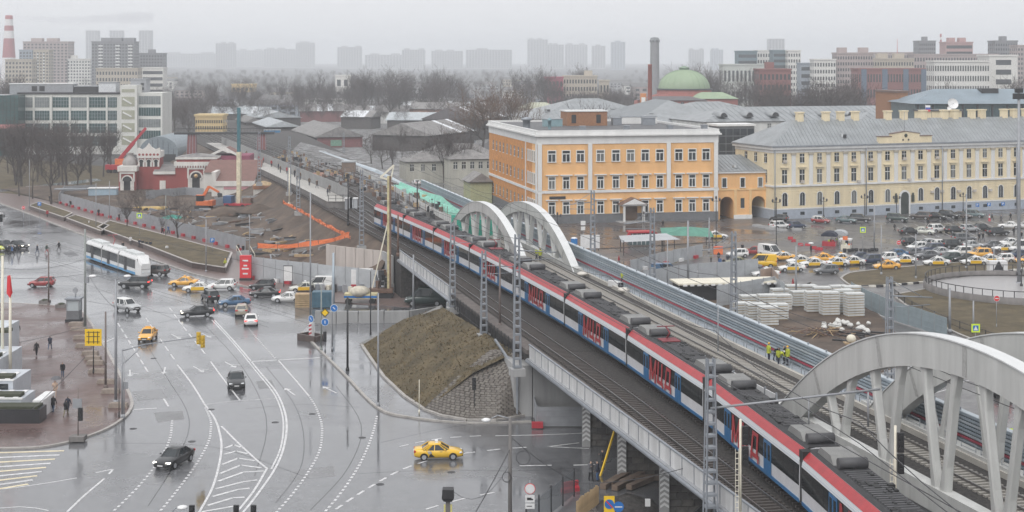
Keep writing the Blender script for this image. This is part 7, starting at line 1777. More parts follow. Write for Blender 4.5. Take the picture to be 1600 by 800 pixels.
# ---- drilling truck with tall mast
p = P(373,324,1.2); t = thing('drilling_truck','blue and red drilling truck with a tall teal and white mast','drill rig',(p.x,p.y,1.0),R(170)); zt = ZY(168,p.y)-1
MB().box(-3.5,3.2,-1.2,1.2,.7,1.2).build('chassis', M_red, t); MB().box(1.4,3.4,-1.2,1.2,1.2,2.9).build('cab', mt('truck_blue',(.06,.12,.25),.4,var=.1), t)
for x in (-2.6,-1.4,2.4):
    for y in (-1.1,1.1): MB().tube((x,y-.15,.5),(x,y+.15,.5),.5,n=10).build('wheel', M_tyre, t)
MB().box(-.5,.4,-.45,.45,1.2,zt*.56).build('lower_mast', mt('mast_cream',(.62,.56,.42),.6,var=.25,scale=1), t); MB().box(-.35,.3,-.35,.35,zt*.56,zt).build('upper_mast', mt('mast_teal',(.05,.15,.18),.5,var=.15), t); MB().box(-3.2,-1.2,-.9,.9,1.2,2.4).build('winch_house', M_rust, t)
# ---- red mobile crane boom behind the pavilion
p = AT(186,470); t = thing('mobile_crane','red mobile crane with raised telescopic boom behind the pavilion','crane',(p.x,p.y,0)); z1 = ZY(245,470); z2 = ZY(200,470); xe = 42/F*470
MB().box(-4,4,-1.3,1.3,1,2.6).build('carrier', M_red, t); MB().box(-1,2,-1.2,1.2,2.6,4.4).build('cab', M_orange, t)
for x in (-3,-1,1.4,3):
    for y in (-1.2,1.2): MB().tube((x,y-.2,.6),(x,y+.2,.6),.6,n=10).build('wheel', M_tyre, t)
MB().bar((0,0,4.0),(xe*.55,0,z1+(z2-z1)*.5),1.0,1.1).build('boom_base', M_red, t); MB().bar((xe*.5,0,z1+(z2-z1)*.45),(xe,0,z2),.7,.8).build('boom_tip', M_red, t)
# ---- spoil heaps, pipes and boards
random.seed(31)
def heap(lab, px, py, z, r, h, mat, name='soil_heap', n=14):
    p = P(px,py,z); m = MB(); rings = []
    for j in range(6):
        f = j/5; rr = r*(1-f)**.8; rings.append([(p.x+rr*math.cos(2*math.pi*i/n)*random.uniform(.85,1.15), p.y+rr*.8*math.sin(2*math.pi*i/n)*random.uniform(.85,1.15), z-.2+h*f*random.uniform(.92,1.05)) for i in range(n)])
    m.loft(rings,0,True); return m.build(name, mat, label=lab, cat='heap')
heap('brown soil heap right of the excavator',350,336,1.2,6,2.2,M_soil); heap('soil heap behind the blue cabin',165,318,.8,5,1.6,M_soil); heap('rubble heap before the inner fence',215,316,1.0,6,1.4,M_soil); heap('low soil heap by the hut',405,330,2.2,5,1.8,M_soil)
heap('white rubble heap by the red pavilion fence',257,310,1.2,4,1.1,M_soil)
def stack(lab, px, py, z, n, L, w_, mat, ang, name='timber_stack', piece='board'):
    p = P(px,py,z); t = thing(name, lab, 'stack', (p.x,p.y,z), R(ang))
    for k in range(n): MB().box(-L/2+random.uniform(-.3,.3),L/2+random.uniform(-.3,.3),-w_/2,w_/2,0,.16).build(piece, mat, t, ((0),(k%6-2.5)*(w_+.04),(k//6)*.18))
    return t
stack('pale yellow timber boards on the earth site',236,328,1.0,24,7,.3,mt('yellow_timber',(.62,.44,.17),.7,var=.2,scale=1),4)
for i,(px,py,l) in enumerate([(268,333,'dark pipe bundle beside the yellow boards'),(255,334,'black crate stack left of the pipe bundle')]): stack(l,px,py,1.0,12,3,.3,M_dark,8,'crate_stack','crate')
p = P(160,309,.6); t = thing('site_cabin','blue site cabin with white roof behind the fence','cabin',(p.x,p.y,.5),R(4)); MB().box(-3.5,3.5,0,2.4,0,2.4).build('wall', mt('cabin_blue',(.32,.42,.50),.6,var=.1), t); MB().box(-3.7,3.7,-.2,2.6,2.4,2.6).build('roof', M_whitep, t); MB().box(-12,-3.8,0,2.4,2.2,2.4).build('long_roof', M_galv, t)
heap('green tarpaulin heap on the site',270,341,1.2,3.5,1.0,mt('green_tarp',(.03,.25,.20),.6,var=.15),'tarpaulin')

t = thing('site_debris','scattered boards, pipes and rubble over the earth site','debris'); random.seed(77)
for k in range(150):
    d = random.uniform(262,345); s = random.uniform(.12,.72); x = xf(d)+(LE(d)-xf(d))*s; z = site_z(d,s)+.15; a = random.uniform(0,3.14); L = random.uniform(.5,2.2)
    MB().bar((x-L*math.cos(a),d-L*math.sin(a),z),(x+L*math.cos(a),d+L*math.sin(a),z+random.uniform(-.1,.3)),random.uniform(.12,.4),random.uniform(.1,.5)).build('piece', [M_rust,M_grey,M_wood,M_dark,M_conc,M_galv][k%6], t)
# snowy works ground behind the train tail
def PZ(px,py):
    z = 6.7
    for _ in range(4): d = G(px,py,z)[1]; z = zr(d)-.3
    return P(px,py,z)
patch('works_ground', [[PZ(*q) for q in r] for r in ([(452,252),(520,272),(590,305),(640,335)],[(455,236),(535,258),(610,290),(680,330)],[(470,222),(560,246),(650,290),(725,340)])], M_snowy, amp=.08)
t = thing('works_clutter','dense clutter of formwork, crates and rebar on the works deck','clutter')
for k in range(170):
    u = random.random(); v = random.uniform(-1,1); p = PZ(440+u*250+v*14,243+u*92-v*9); c = [M_rust,M_dark,M_grey,M_dark,M_conc,M_rust,M_wood][random.randrange(7)]
    MB().cbox((0,0,.3),(random.uniform(.1,1.3),random.uniform(.1,.8),random.uniform(.3,1.9)),random.uniform(0,3)).build('item', c, t, p)
# ================================================================ street furniture and small works
M_pole = mt('pole_grey',(.30,.31,.33),.55,.2,var=.12); M_polb = mt('pole_brown',(.16,.13,.12),.7,var=.15); M_polk = mt('pole_black',(.02,.02,.022),.5,var=0); M_polt = mt('pole_green_grey',(.24,.26,.25),.6,var=.2)
M_sb = mt('sign_blue',(.02,.16,.48),.4,var=0); M_sy = mt('sign_yellow',(.85,.55,.02),.4,var=0); M_sg = mt('sign_lime',(.65,.85,.05),.4,var=0); M_sr = mt('sign_red',(.65,.04,.05),.4,var=0)
def pole(lab, px, py, top, r=.09, mat=None, z=0., lamp=None, name='pole', cat='pole', base=None):
    p = P(px,py,z); h = ZY(top,p.y)-z; t = thing(name, lab, cat, (p.x,p.y,z)); MB().tube((0,0,-.1),(0,0,h),r,r*.65,n=8).build('shaft', mat or M_pole, t)
    MB().tube((0,0,0),(0,0,.5),r*1.7,r*1.4,n=8).build('base', mat or M_pole, t)
    for dx in lamp or []:
        MB().tube((0,0,h-.1),(dx*.6,-.2,h+.35),.04,n=5).tube((dx*.6,-.2,h+.35),(dx,-.2,h+.4),.04,n=5).build('arm', mat or M_pole, t); m = MB(); m.ico((dx+.35*(1 if dx>0 else -1),-.2,h+.4),.42,8,5,.35); m.build('lamp_head', M_whitep, t)
    if base: MB().box(-.7,.7,-.6,.6,0,.45).build('block', base, t)
    t['h'] = h
    return t
def disc(t, z, r, mat, border=None, x=0., y=-.12, name='sign_disc', bar=None):
    if border: MB().tube((x,y+.01,z),(x,y-.01,z),r*1.14,n=18).build('sign_rim', border, t)
    MB().tube((x,y,z),(x,y-.03,z),r,n=18).build(name, mat, t)
    if bar: MB().box(x-r*.62,x+r*.62,y-.05,y-.03,z-r*.16,z+r*.16).build('sign_bar', bar, t)
def plate(t, z, w, h, mat, x=0., y=-.12, name='sign_plate'): MB().box(x-w/2,x+w/2,y-.03,y,z-h/2,z+h/2).build(name, mat, t)
def warn_arrow(t, z, r, x=0., y=-.155, ang=-45):
    m = MB(); m.bar((x-r*.5*math.cos(R(ang)),y,z-r*.5*math.sin(R(ang))),(x+r*.5*math.cos(R(ang)),y,z+r*.5*math.sin(R(ang))),.1,.02,up=(0,1,0)); m.build('sign_arrow', M_whitep, t)
def signal(t, z, x=0., y=-.15, mat=None):
    MB().box(x-.2,x+.2,y-.2,y,z-.6,z+.6).build('signal_head', mat or M_polk, t)
    for k in range(3): MB().tube((x,y-.2,z+.36-k*.36),(x,y-.34,z+.36-k*.36),.13,n=8).build('signal_hood', mat or M_polk, t)
# ---- left crossroads
pole('brown pole at the top edge of the brick plaza',76,478,388,.13,M_polb)
t = pole('thick grey-green catenary pole beside the glass kiosk',133,516,358,.19,M_polt); MB().box(.1,.5,-.3,.2,ZY(436,200)-.3,ZY(436,200)+.5).build('junction_box', M_grey, t)
pole('tall grey double lamp pole beside the white off-roader',181,632,437,.17,M_pole,lamp=(-2.0,.9),name='street_lamp',cat='street lamp')
pole('dark wooden pole between sign and lamp pole',165,608,487,.14,M_polb)
t = pole('grey signal gantry arm reaching over the lanes',191,655,545,.12,M_pole,name='signal_gantry',cat='traffic light'); h = t['h']; p_ = t.location
e = (311-191)/F*p_.y; MB().tube((0,0,h-.2),(e*.3,0,h+.45),.07,n=6).tube((e*.3,0,h+.45),(e,0,h+1.2),.06,n=6).tube((0,0,h-1.6),(e*.28,0,h+.4),.04,n=5).build('gantry_arm', M_pole, t); signal(t,h+1.1,e,-.1,mt('signal_yellow',(.55,.36,.03),.5,var=.1)); signal(t,h+.75,e+.4,-.05,mt('signal_yellow',(0,0,0)))
for px,py,l in ((274,503,'flat grey lane sign hanging over the lanes, left'),(326,502,'flat grey lane sign hanging over the lanes, right')):
    p = AT(px,215,ZY(py,215)); MB().box(-.9 if px<300 else -.45,.9 if px<300 else .45,-.03,.03,-.35,.35).build('hanging_sign', mt('sign_back',(.28,.31,.32),.5,var=.1), loc=p, label=l, cat='sign')
wire('span wire carrying the lane signs',[AT(133,205,ZY(470,205)),AT(480,215,ZY(500,215))],.02,.8)
t = pole('yellow route sign on a dark post over the kerb blocks',146,585,515,.07,M_polk,name='route_sign',cat='sign'); z = ZY(527,t.location.y)
MB().box(-.95,.95,-.1,-.03,z-.95,z+.95).build('panel', M_sy, t); m = MB()
for x in (-.5,.05,.5): m.box(x-.04,x+.04,-.13,-.1,z-.7,z+.7)
for q in (-.5,.1,.6): m.box(-.75,.75,-.125,-.1,z+q-.035,z+q+.035)
m.build('route_lines', M_polk, t)
t = thing('kiosk','small glass guard kiosk with grey roof at the plaza edge','kiosk',(*G(116,503),.13)); MB().box(-1,1,-.9,.9,0,.35).build('base', M_dark, t); MB().box(-.85,.85,-.75,.75,.35,1.5).build('panel', M_plinth, t); MB().box(-.8,.8,-.7,.7,1.5,3.0).build('glazing', mt('pale_glass',(.42,.46,.48),.1,var=.1), t); MB().box(-1.05,1.05,-.95,.95,3.0,3.2).build('roof', M_galv, t); MB().tube((.2,0,3.2),(.2,0,4.6),.06,n=6).build('mast', M_galv, t); disc(t,4.2,.36,M_grey,x=.2)
for x in (-.82,.82):
    for y in (-.72,.72): MB().box(x-.05,x+.05,y-.05,y+.05,1.5,3.0).build('corner_post', M_pole, t)
kb = [(119,510),(122,518),(127,531),(131,544),(141,556),(145,564),(149,571),(152,584),(166,601),(173,616),(185,638)]
bk = MB(); bk.loft([[(-1.0,-.4,0),(1.0,-.4,0),(1.0,.4,0),(-1.0,.4,0)],[(-.9,-.32,.42),(.9,-.32,.42),(.9,.32,.42),(-.9,.32,.42)],[(-.6,-.2,.5),(.6,-.2,.5),(.6,.2,.5),(-.6,.2,.5)]],0,False); bk = bk.mesh('kerb_block_body', mt('block_concrete',(.24,.20,.17),.8,var=.25,scale=2))
for i,(px,py) in enumerate(kb): link('concrete_block', bk, None, (*G(px,py),.13), label='low brown concrete block along the plaza kerb, %s from the top'%nth(i), cat='block', group='plaza kerb blocks')
for px,py,l in ((70,476,'small round-cornered planter left of the brown pole foot'),(96,482,'small planter right of the brown pole foot')):
    t = thing('planter_box',l,'planter',(*G(px,py),.13)); MB().box(-.75,.75,-.5,.5,0,.5).build('trough', M_concd, t); MB().ico((0,0,.5),.55,8,5,.4).build('plants', mt('dark_plants',(.05,.055,.035),.9,var=.3,scale=4), t)
t = pole('traffic light on a concrete block near the plaza corner',122,688,606,.06,M_polb,z=.13,name='traffic_light',cat='traffic light',base=M_concd); signal(t,2.5,.3); MB().box(-.5,.35,-.05,.05,3.0,3.9).build('signal_bracket', M_pole, t)
t = pole('pair of thin dark sign posts on the plaza kerb',186,652,590,.05,M_polk,z=.13); plate(t,3.2,.7,.7,M_grey,x=.6); 
pole('thin grey post right of the dark sign posts',194,655,560,.06,M_pole,z=.13)
# flagpoles and lower left entrance terraces
for px,py,top,l in ((16,612,432,'white flagpole with drooping red flag'),(4,600,400,'white flagpole at the left frame edge')):
    t = pole(l,px,py,top,.2,M_cream,name='flagpole',cat='flagpole')
    if px == 16: z = ZY(448,t.location.y); MB().add([(-.25,-.2,z+1.2),(.1,-.25,z+1.3),(.35,-.3,z-.6),(.05,-.2,z-1.2),(-.35,-.15,z-.7)],[(0,1,2,3,4),(4,3,2,1,0)]).build('flag', M_sr, t)
M_terr = mt('terrace_panel',(.50,.53,.57),.4,var=.12,scale=.8)
t = thing('entrance_terraces','grey and white stepped entrance block in the lower left corner','building',(*G(62,664),0)); 
MB().box(-16,0,0,2.2,0,1.5).build('front_wall', mt('black_granite',(.03,.03,.034),.3,var=.2), t); MB().box(-16,-.3,.2,2.0,1.5,1.75).build('planting', mt('dark_plants',(0,0,0)), t); MB().box(-1.4,-.4,2.2,6.4,0,1.9).build('white_side_wall', M_whitep, t)
for i,(x,y,h) in enumerate(((-2.5,2.2,2.0),(-4.8,6.6,2.9),(-8.2,12.5,3.9),(-11.5,20,5.2))):
    MB().box(-16,x,y,y+(4.3,5.8,7.4,9)[i],0,h).build('terrace', M_terr, t); MB().box(-16,x+.1,y-.1,y+.2,h,h+.15).build('coping', M_whitep, t)
    for k in range(3): MB().box(x-1.5-k*1.6,x-.5-k*1.6,y-.06,y,h-1.2,h-.3).build('window', M_glass, t)
    MB().box(-10,x-.4,y+.8,y+2.2,h,h+.35).build('planting', mt('dark_plants',(0,0,0)), t)
    for k in range(5): MB().bar((x-.8-k*1.4,y+.4,h+.06),(x-.8-k*1.4,y+4.0,h+.06),.5,.06).build('roof_strip', M_whitep, t)
# ---- signs and poles of the island
t = thing('splitter_box','low brown box planter with a striped post and blue arrow sign','barrier',(*G(487,532),.02),R(-40)); m = MB()
for a,b in (((-1.6,-.9),(1.6,-.9)),((1.6,-.9),(1.6,.9)),((1.6,.9),(-1.6,.9)),((-1.6,.9),(-1.6,-.9))): m.bar((*a,.4),(*b,.4),.25,.8)
m.build('walls', M_granite, t)
m = MB(); m.box(-.25,.25,-.25,.25,0,2.2); m.build('post', M_whitep, t)
for k in range(4): MB().add([(-.26,-.262,.2+k*.5),(.26,-.262,.4+k*.5),(.26,-.262,.65+k*.5),(-.26,-.262,.45+k*.5)],[(0,1,2,3)]).build('stripe', M_red, t)
disc(t,2.75,.42,M_sb,M_whitep,y=-.1); warn_arrow(t,2.75,.42,y=-.16,ang=-45)
t = pole('sign post with yellow diamond above a blue disc',508,549,484,.06,M_pole,z=.13,name='sign_post',cat='sign'); z = ZY(490,t.location.y)
MB().add([(0,-.14,z+.55),(.55,-.14,z),(0,-.14,z-.55),(-.55,-.14,z)],[(3,2,1,0),(0,1,2,3)]).build('white_diamond', M_whitep, t); MB().add([(0,-.15,z+.42),(.42,-.15,z),(0,-.15,z-.42),(-.42,-.15,z)],[(3,2,1,0)]).build('yellow_diamond', M_sy, t); disc(t,z-1.15,.42,M_sb,M_whitep); warn_arrow(t,z-1.15,.4,ang=90); signal(t,z-2.9)
t = pole('thin pole with a blue disc left of the concrete wall',519,548,432,.08,M_pole,z=.13,name='sign_post',cat='sign'); disc(t,ZY(483,t.location.y),.42,M_sb,M_whitep,x=.25); warn_arrow(t,ZY(483,t.location.y),.4,x=.25)
for px,py,top,r,mm_,l in [(502,549,446,.11,M_polt,'green-grey pole left of the yellow diamond sign'),(485,508,300,.13,M_pole,'tall grey pole behind the striped post'),(521,500,395,.22,M_rib,'thick pale blue pole by the drill truck'),(543,581,464,.14,M_polk,'dark pole on the wet island pavement'),(579,524,424,.08,M_polk,'thin dark pole at the island rear'),(591,636,458,.12,M_pole,'grey pole at the foot of the grass slope'),(646,494,398,.16,M_pole,'thick grey pole before the dark green van'),(150,362,286,.1,M_pole,'thin grey pole on the far walkway by the planters'),(171,345,283,.09,M_pole,'thin grey pole inside the site fence'),(259,376,305,.11,M_polt,'green-grey pole beside the bare shrub tree'),(322,426,343,.11,M_pole,'grey pole on the lower planter wall'),(46,330,250,.09,M_pole,'thin pole at the park corner'),(390,418,338,.09,M_pole,'pole at the top of the site stairs')]:
    pole(l,px,py,top,r,mm_)
for px,py,top,r,mm_,l in [(452,320,262,.16,M_cream,'cream pole at the track edge of the site'),(652,338,282,.16,M_polk,'dark pole beside the green netting'),(544,352,278,.16,M_polk,'dark pole beside the platform end'),(781,512,398,.14,M_polb,'brown pole on the embankment by the iron fence'),(622,400,335,.18,M_rust,'rusty post beside the drill mast'),(1122,556,478,.07,M_pole,'thin signal pole on the viaduct')]:
    pole(l,px,py,top,r,mm_,z=6.4)
t = pole('low slim signal post on the cobbled slope foot',741,652,592,.05,M_polk,z=.13,name='traffic_light',cat='traffic light'); signal(t,3.4); pole('pale thin post at the grass slope foot',655,648,593,.05,M_cream,z=.13)
# red advertising pillar and glass stop
t = thing('advert_pillar','red advertising pillar at the far kerb','pillar',(*G(384,439),.13)); MB().box(-.9,.9,-.4,.4,.4,4.0).build('panel', M_sr, t); MB().box(-.95,.95,-.45,.45,0,.4).build('base', M_dark, t)
for z,w in ((3.2,.9),(2.4,.6),(1.9,1.1),(1.1,.8)): MB().box(-w/2,w/2,-.42,-.4,z-.12,z+.12).build('white_print', M_whitep, t)
t = thing('poster_stand','white backlit poster stand behind the black cars','poster',(*G(450,449),.13)); MB().box(-.65,.65,-.1,.1,.9,3.2).build('panel', M_whitep, t); MB().box(-.72,.72,-.12,.12,3.2,3.3).build('frame', M_dark, t)
for x in (-.65,.65): MB().box(x-.06,x+.06,-.08,.08,0,3.2).build('leg', M_dark, t)
# ---- drill rig, lorry and walls by the short bridge
p = P(608,466); t = thing('drill_rig','beige drill rig with a very tall dirty yellow mast at the short bridge','drill rig',(p.x,p.y,0)); zt = ZY(275,p.y); M_dry = mt('dirty_yellow',(.52,.46,.27),.6,var=.35,scale=1.2)
MB().box(-.28,.28,-.28,.28,.5,zt).build('mast', M_dry, t); MB().box(.05,.34,-.34,-.28,.5,zt).build('kelly_bar', M_rust, t); MB().bar((-1.3,0,zt-.2),(.7,0,zt+1.6),.3,.3).bar((-1.3,0,zt-.2),(.1,0,zt-.6),.25,.25).bar((.7,0,zt+1.6),(.2,0,zt-.8),.2,.2).build('crown_block', M_cream, t)
MB().bar((-2.6,0,1.2),(-.2,0,zt*.62),.18,.18).build('backstay', M_cream, t); MB().bar((-2.2,.5,3.6),(-1.0,0,.6),.3,.3).build('ram', M_galv, t); MB().box(-3.0,.6,-.9,.9,.9,1.5).build('platform', M_rust, t)
for k in range(9): MB().cbox((random.uniform(-2.2,-.2),random.uniform(-.7,.7),random.uniform(1.6,4.0)),(random.uniform(.4,.9),random.uniform(.4,.8),random.uniform(.5,1.1)),random.uniform(0,1)).build('machinery', M_dark if k%3 else M_rust, t)
for y in (-.7,.7): m = MB(); m.xprism([(-3,.3),(-2.7,0),(.4,0),(.7,.3),(.5,.8),(-2.8,.8)],y-.25,y+.25,axis='y'); m.build('track', M_dark, t)
p = P(562,474); t = thing('tarp_lorry','flat lorry with beige tarpaulin load and blue stripe','lorry',(p.x,p.y,0)); MB().box(-2.2,2.6,-1,1,.8,1.5).build('bed', M_dry, t); MB().box(-2.2,2.6,-1.03,-1.0,.95,1.25).build('blue_stripe', M_sb, t); m = MB(); m.ico((0,0,1.7),1.6,10,6,.55); m.build('tarpaulin', mt('beige_tarp',(.5,.46,.38),.8,var=.3,scale=1.5), t)
for x in (-1.6,1.9):
    for y in (-.9,.9): MB().tube((x,y-.14,.45),(x,y+.14,.45),.45,n=10).build('wheel', M_tyre, t)
p = P(566,455); t = thing('white_box_body','white box lorry body behind the tarpaulin lorry','lorry',(p.x,p.y,0)); MB().box(-1.6,1.6,-1,1,.7,3.4).build('box', M_whitep, t); MB().box(-1.62,1.62,-1.03,-1.0,.7,1.2).build('red_skirt', M_red, t); MB().box(.6,1.1,-1.02,-1.0,1.8,2.1).build('red_mark', M_sr, t)
for x in (-1.1,1.1): MB().tube((x,-1.05,.4),(x,-.8,.4),.4,n=10).build('wheel', M_tyre, t)
t = thing('block_wall','low grey concrete block wall in front of the drill rig','wall'); pts = GP([(492,505),(560,506),(640,505),(690,497)])
for a,b in zip(pts,pts[1:]):
    n = max(1,int(math.dist(a,b)/2.4))
    for k in range(n): u0,u1 = (k+.02)/n,(k+.98)/n; MB().bar((a[0]+(b[0]-a[0])*u0,a[1]+(b[1]-a[1])*u0,.85),(a[0]+(b[0]-a[0])*u1,a[1]+(b[1]-a[1])*u1,.85),.5,1.7+random.uniform(-.06,.06)).build('concrete_block', M_conc, t)
t = thing('timber_crate','yellow timber crate beside the blue container','crate',(*G(474,479),.01)); 
for k in range(7): MB().box(-1.1,1.1,-.8,.8,k*.28,k*.28+.2).build('plank', M_wood, t)
t = thing('blue_container','blue-green skip container at the island rear','container',(*G(505,480),.01)); MB().box(-1.5,1.5,-1,1,.1,2.3).build('body', mt('container_blue',(.06,.13,.18),.5,var=.2), t)
for k in range(6): MB().box(-1.4+k*.56,-1.3+k*.56,-1.08,-1.0,.1,2.3).build('rib', mt('container_blue',(0,0,0)), t)
t = thing('machine_park','row of small grey generators and tools behind the crate','machinery',(*G(528,458),.1))
for k in range(10): MB().cbox((-4+k*.85,random.uniform(-.5,.5),.6),(.6,.6,random.uniform(.7,1.5)),random.uniform(0,1)).build('unit', [M_dark,M_galv,M_grey,M_cream][k%4], t)
# stairs at fence corner
t = thing('site_stairs','wooden railed stairs at the corner of the long fence','stairs',(*G(388,408),.13),R(30))
for k in range(8): MB().box(-1.2,1.2,k*.35,k*.35+.35,0,.18*(k+1)).build('step', M_conc, t)
for x in (-1.2,1.2): MB().bar((x,0,1.0),(x,2.8,2.4),.08,.08).bar((x,0,0),(x,0,1.0),.08,.08).bar((x,2.8,1.4),(x,2.8,2.4),.08,.08).build('handrail', M_cream, t)
# ---- foreground bottom edge
t = pole('concrete utility pole with lamp and coiled cable at the bottom',797,862,652,.17,M_concd,name='utility_pole',cat='pole'); h = t['h']
MB().tube((0,0,h-.1),(-.9,0,h+.15),.05,n=6).tube((-.9,0,h+.15),(-1.4,0,h-.1),.05,n=6).build('arm', M_pole, t); m = MB(); m.ico((-1.75,0,h-.2),.36,8,5,.4); m.build('lamp_head', M_whitep, t)
def coil(t, c, r, n, name='cable_coil'):
    m = MB(); q = None
    for i in range(n*14+1): a = i*2*math.pi/14; p = Vector((c[0]+r*math.cos(a)*random.uniform(.9,1.05),c[1]+random.uniform(-.05,.05),c[2]+r*math.sin(a)*1.2*random.uniform(.9,1.05))); (m.tube(q,p,.02,n=4,cap=False) if q else 0); q = p
    m.build(name, wm, t)
coil(t,(-.25,-.2,h-4.3),.32,4); 
m = MB(); q = None
for i in range(21): a = i*2*math.pi/20; p = Vector((.95+.5*math.cos(a),-.2,h-2.9+.5*math.sin(a))); (m.tube(q,p,.03,n=5,cap=False) if q else 0); q = p
m.build('cable_ring', wm, t)
up = t.location
wire('black cable from the utility pole down to the left',[up+Vector((0,0,h-2.3)),AT(742,104,ZY(802,104))],.035,.1); wire('black cable from the utility pole to the bridge',[up+Vector((0,0,h-1.4)),AT(905,112,ZY(755,112)),Vector((LE(108),108,6.5))],.03,.3); wire('thin drooping cable from the black box post',[AT(708,111,ZY(768,111)),up+Vector((0,0,h-3.4))],.02,1.4)
p = P(700,852); t = thing('camera_post','black camera box on a yellow edged post at the bottom','post',(p.x,p.y,0)); MB().box(-.16,.16,-.12,.12,0,3.3).build('post', M_concd, t)
for x in (-.24,.24): MB().box(x-.06,x+.06,-.14,.1,0,3.0).build('yellow_edge', mt('edge_yellow',(.6,.55,.2),.6,var=.2), t)
m = MB(); m.loft([[(-.3,-.3,3.3),(.3,-.3,3.3),(.3,.3,3.3),(-.3,.3,3.3)],[(-.45,-.42,3.55),(.45,-.42,3.55),(.45,.42,3.55),(-.45,.42,3.55)],[(-.4,-.4,4.2),(.4,-.4,4.2),(.4,.4,4.2),(-.4,.4,4.2)]],0,False); m.build('camera_box', M_polk, t)
for i,(px,l,c) in enumerate([(301,'dark signal head peeping over the bottom edge, left',M_sr),(370,'dark signal head peeping over the bottom edge, middle',M_sr),(397,'dark signal head peeping over the bottom edge, right',M_polk)]):
    t = pole(l,px,845,794,.08,M_polk,name='traffic_light',cat='traffic light'); signal(t,t['h']-.3); MB().ico((0,-.2,t['h']+.05),.16,8,5).build('red_lamp', c, t)
t = pole('white lamp head rising over the bottom edge',268,850,800,.07,M_pole,name='street_lamp',cat='street lamp',lamp=(.5,))
# steel mesh fence, sign and barriers by the underpass
t = thing('mesh_fence','grey steel mesh fence along the underpass edge','fence'); A0 = P(822,838); A1 = P(897,776)
for k in range(4):
    a = A0.lerp(A1,k/4); b = A0.lerp(A1,(k+1)/4); MB().box(-.06,.06,-.06,.06,0,2.4).build('post', M_dark, t, a)
    m = MB()
    for r in range(20): m.bar((a.x,a.y,.25+r*.1),(b.x,b.y,.25+r*.1),.02,.05)
    m.build('mesh_panel', mt('mesh_steel',(.17,.19,.21),.5,.3,var=.1), t)
MB().box(-.06,.06,-.06,.06,0,2.4).build('post', M_dark, t, A1)
t = pole('round white sign with red rim above lorry plates by the mesh fence',828,838,750,.05,M_pole,name='sign_post',cat='sign'); h = t['h']; z = ZY(763,t.location.y); disc(t,z,.36,M_whitep,M_sr); plate(t,z-.75,.7,.55,M_whitep); plate(t,z-1.3,.7,.4,M_whitep)
MB().box(-.22,.12,-.16,-.15,z-.85,z-.66).box(.12,.24,-.16,-.15,z-.85,z-.74).build('lorry_symbol', M_polk, t); MB().box(-.25,.15,-.16,-.15,z-1.33,z-1.27).build('arrow_symbol', M_polk, t)
def wblock(lab, px, py, ang, mat, z=0.): 
    p = P(px,py,z); t = thing('water_barrier',lab,'barrier',(p.x,p.y,z),R(ang)); m = MB(); m.xprism([(-.3,0),(.3,0),(.28,.3),(.12,.45),(.1,.85),(-.1,.85),(-.12,.45),(-.28,.3)],-.75,.75); m.build('body', mat, t); return t
wblock('red plastic barrier at the top of the mesh fence',891,768,30,M_red)
t = thing('plank_fence','leaning fence of raw planks beside the two workmen','fence'); A0 = P(902,812); A1 = P(936,786)
for k in range(16): a = A0.lerp(A1,k/16); MB().box(-.1,.1,-.02,.02,0,1.5+random.uniform(-.1,.1)).build('plank', M_wood, t, a, random.uniform(.2,.5))
t = thing('work_sign','yellow no-parking board above red and white chevrons','sign',(*G(955,835),0)); MB().box(-.55,.25,-.05,.0,1.7,2.9).build('yellow_board', M_sy, t); MB().tube((-.15,-.05,2.3),(-.15,-.08,2.3),.36,n=16).build('blue_disc', M_sb, t); MB().bar((-.38,-.1,2.55),(.1,-.1,2.05),.09,.02,up=(0,1,0)).build('red_bar', M_sr, t); MB().tube((.55,-.05,2.1),(.55,-.08,2.1),.4,n=16).build('blue_disc', M_sb, t); MB().box(.27,.83,-.1,-.085,2.06,2.14).build('white_bar', M_whitep, t)
MB().box(-.75,.75,-.05,0,1.0,1.6).build('chevron_board', M_whitep, t)
for k in range(4): MB().add([(-.7+k*.36,-.06,1.3),(-.55+k*.36,-.06,1.55),(-.35+k*.36,-.06,1.55),(-.5+k*.36,-.06,1.3),(-.35+k*.36,-.06,1.05),(-.55+k*.36,-.06,1.05)],[(0,3,2,1),(0,5,4,3)]).build('chevron', M_sr, t)
for x in (-.6,.6): MB().box(x-.04,x+.04,0,.06,0,1.7).build('leg', M_dark, t)
for k,(px,py,an) in enumerate([(955,757,62),(967,752,60),(975,760,58),(988,752,55),(1000,760,52),(1015,752,5)]):
    p = P(px,py); MB().cbox((0,0,.2),(3.4,.55,.4)).build('timber_baulk', mt('old_timber',(.15,.11,.085),.8,var=.3,scale=1.5), label='old brown timber baulk under the bridge, %s from the left'%nth(k), cat='timber', loc=(p.x,p.y,.02+.02*k), rz=R(an), group='timber baulks')
heap('black gravel heap between the bridge piers',980,792,0.,3.2,1.3,M_ballast,'gravel_heap')
for k,(px,x1,l) in enumerate([(962,-1.4,'yellow raking prop under the bridge, left'),(966,.2,'orange upright prop under the bridge'),(958,.9,'yellow raking prop under the bridge, right')]):
    p = P(962,738); MB().bar((p.x+x1,p.y-1.2,0),(p.x+.2+k*.15,p.y,4.6),.14,.14).build('bridge_prop', M_sy if k!=1 else M_rust, label=l, cat='prop')
hoarding('grey sheet hoarding on red and white feet beside the abutment', GP([(838,668),(912,668)]), 1.9, M_fence, foot=[M_red,M_whitep], z=.1)
hoarding('short grey hoarding end panel by the cobbled slope', GP([(832,640),(838,667)]), 2.0, M_fence, z=.1)
t = thing('grit_bin','small white meter box on a thin stake under the bridge','box',(*G(1012,815),0)); MB().tube((0,0,0),(0,0,1.2),.03,n=5).build('stake', M_dark, t); MB().box(-.2,.2,-.1,.1,1.2,1.75).build('box', M_whitep, t)
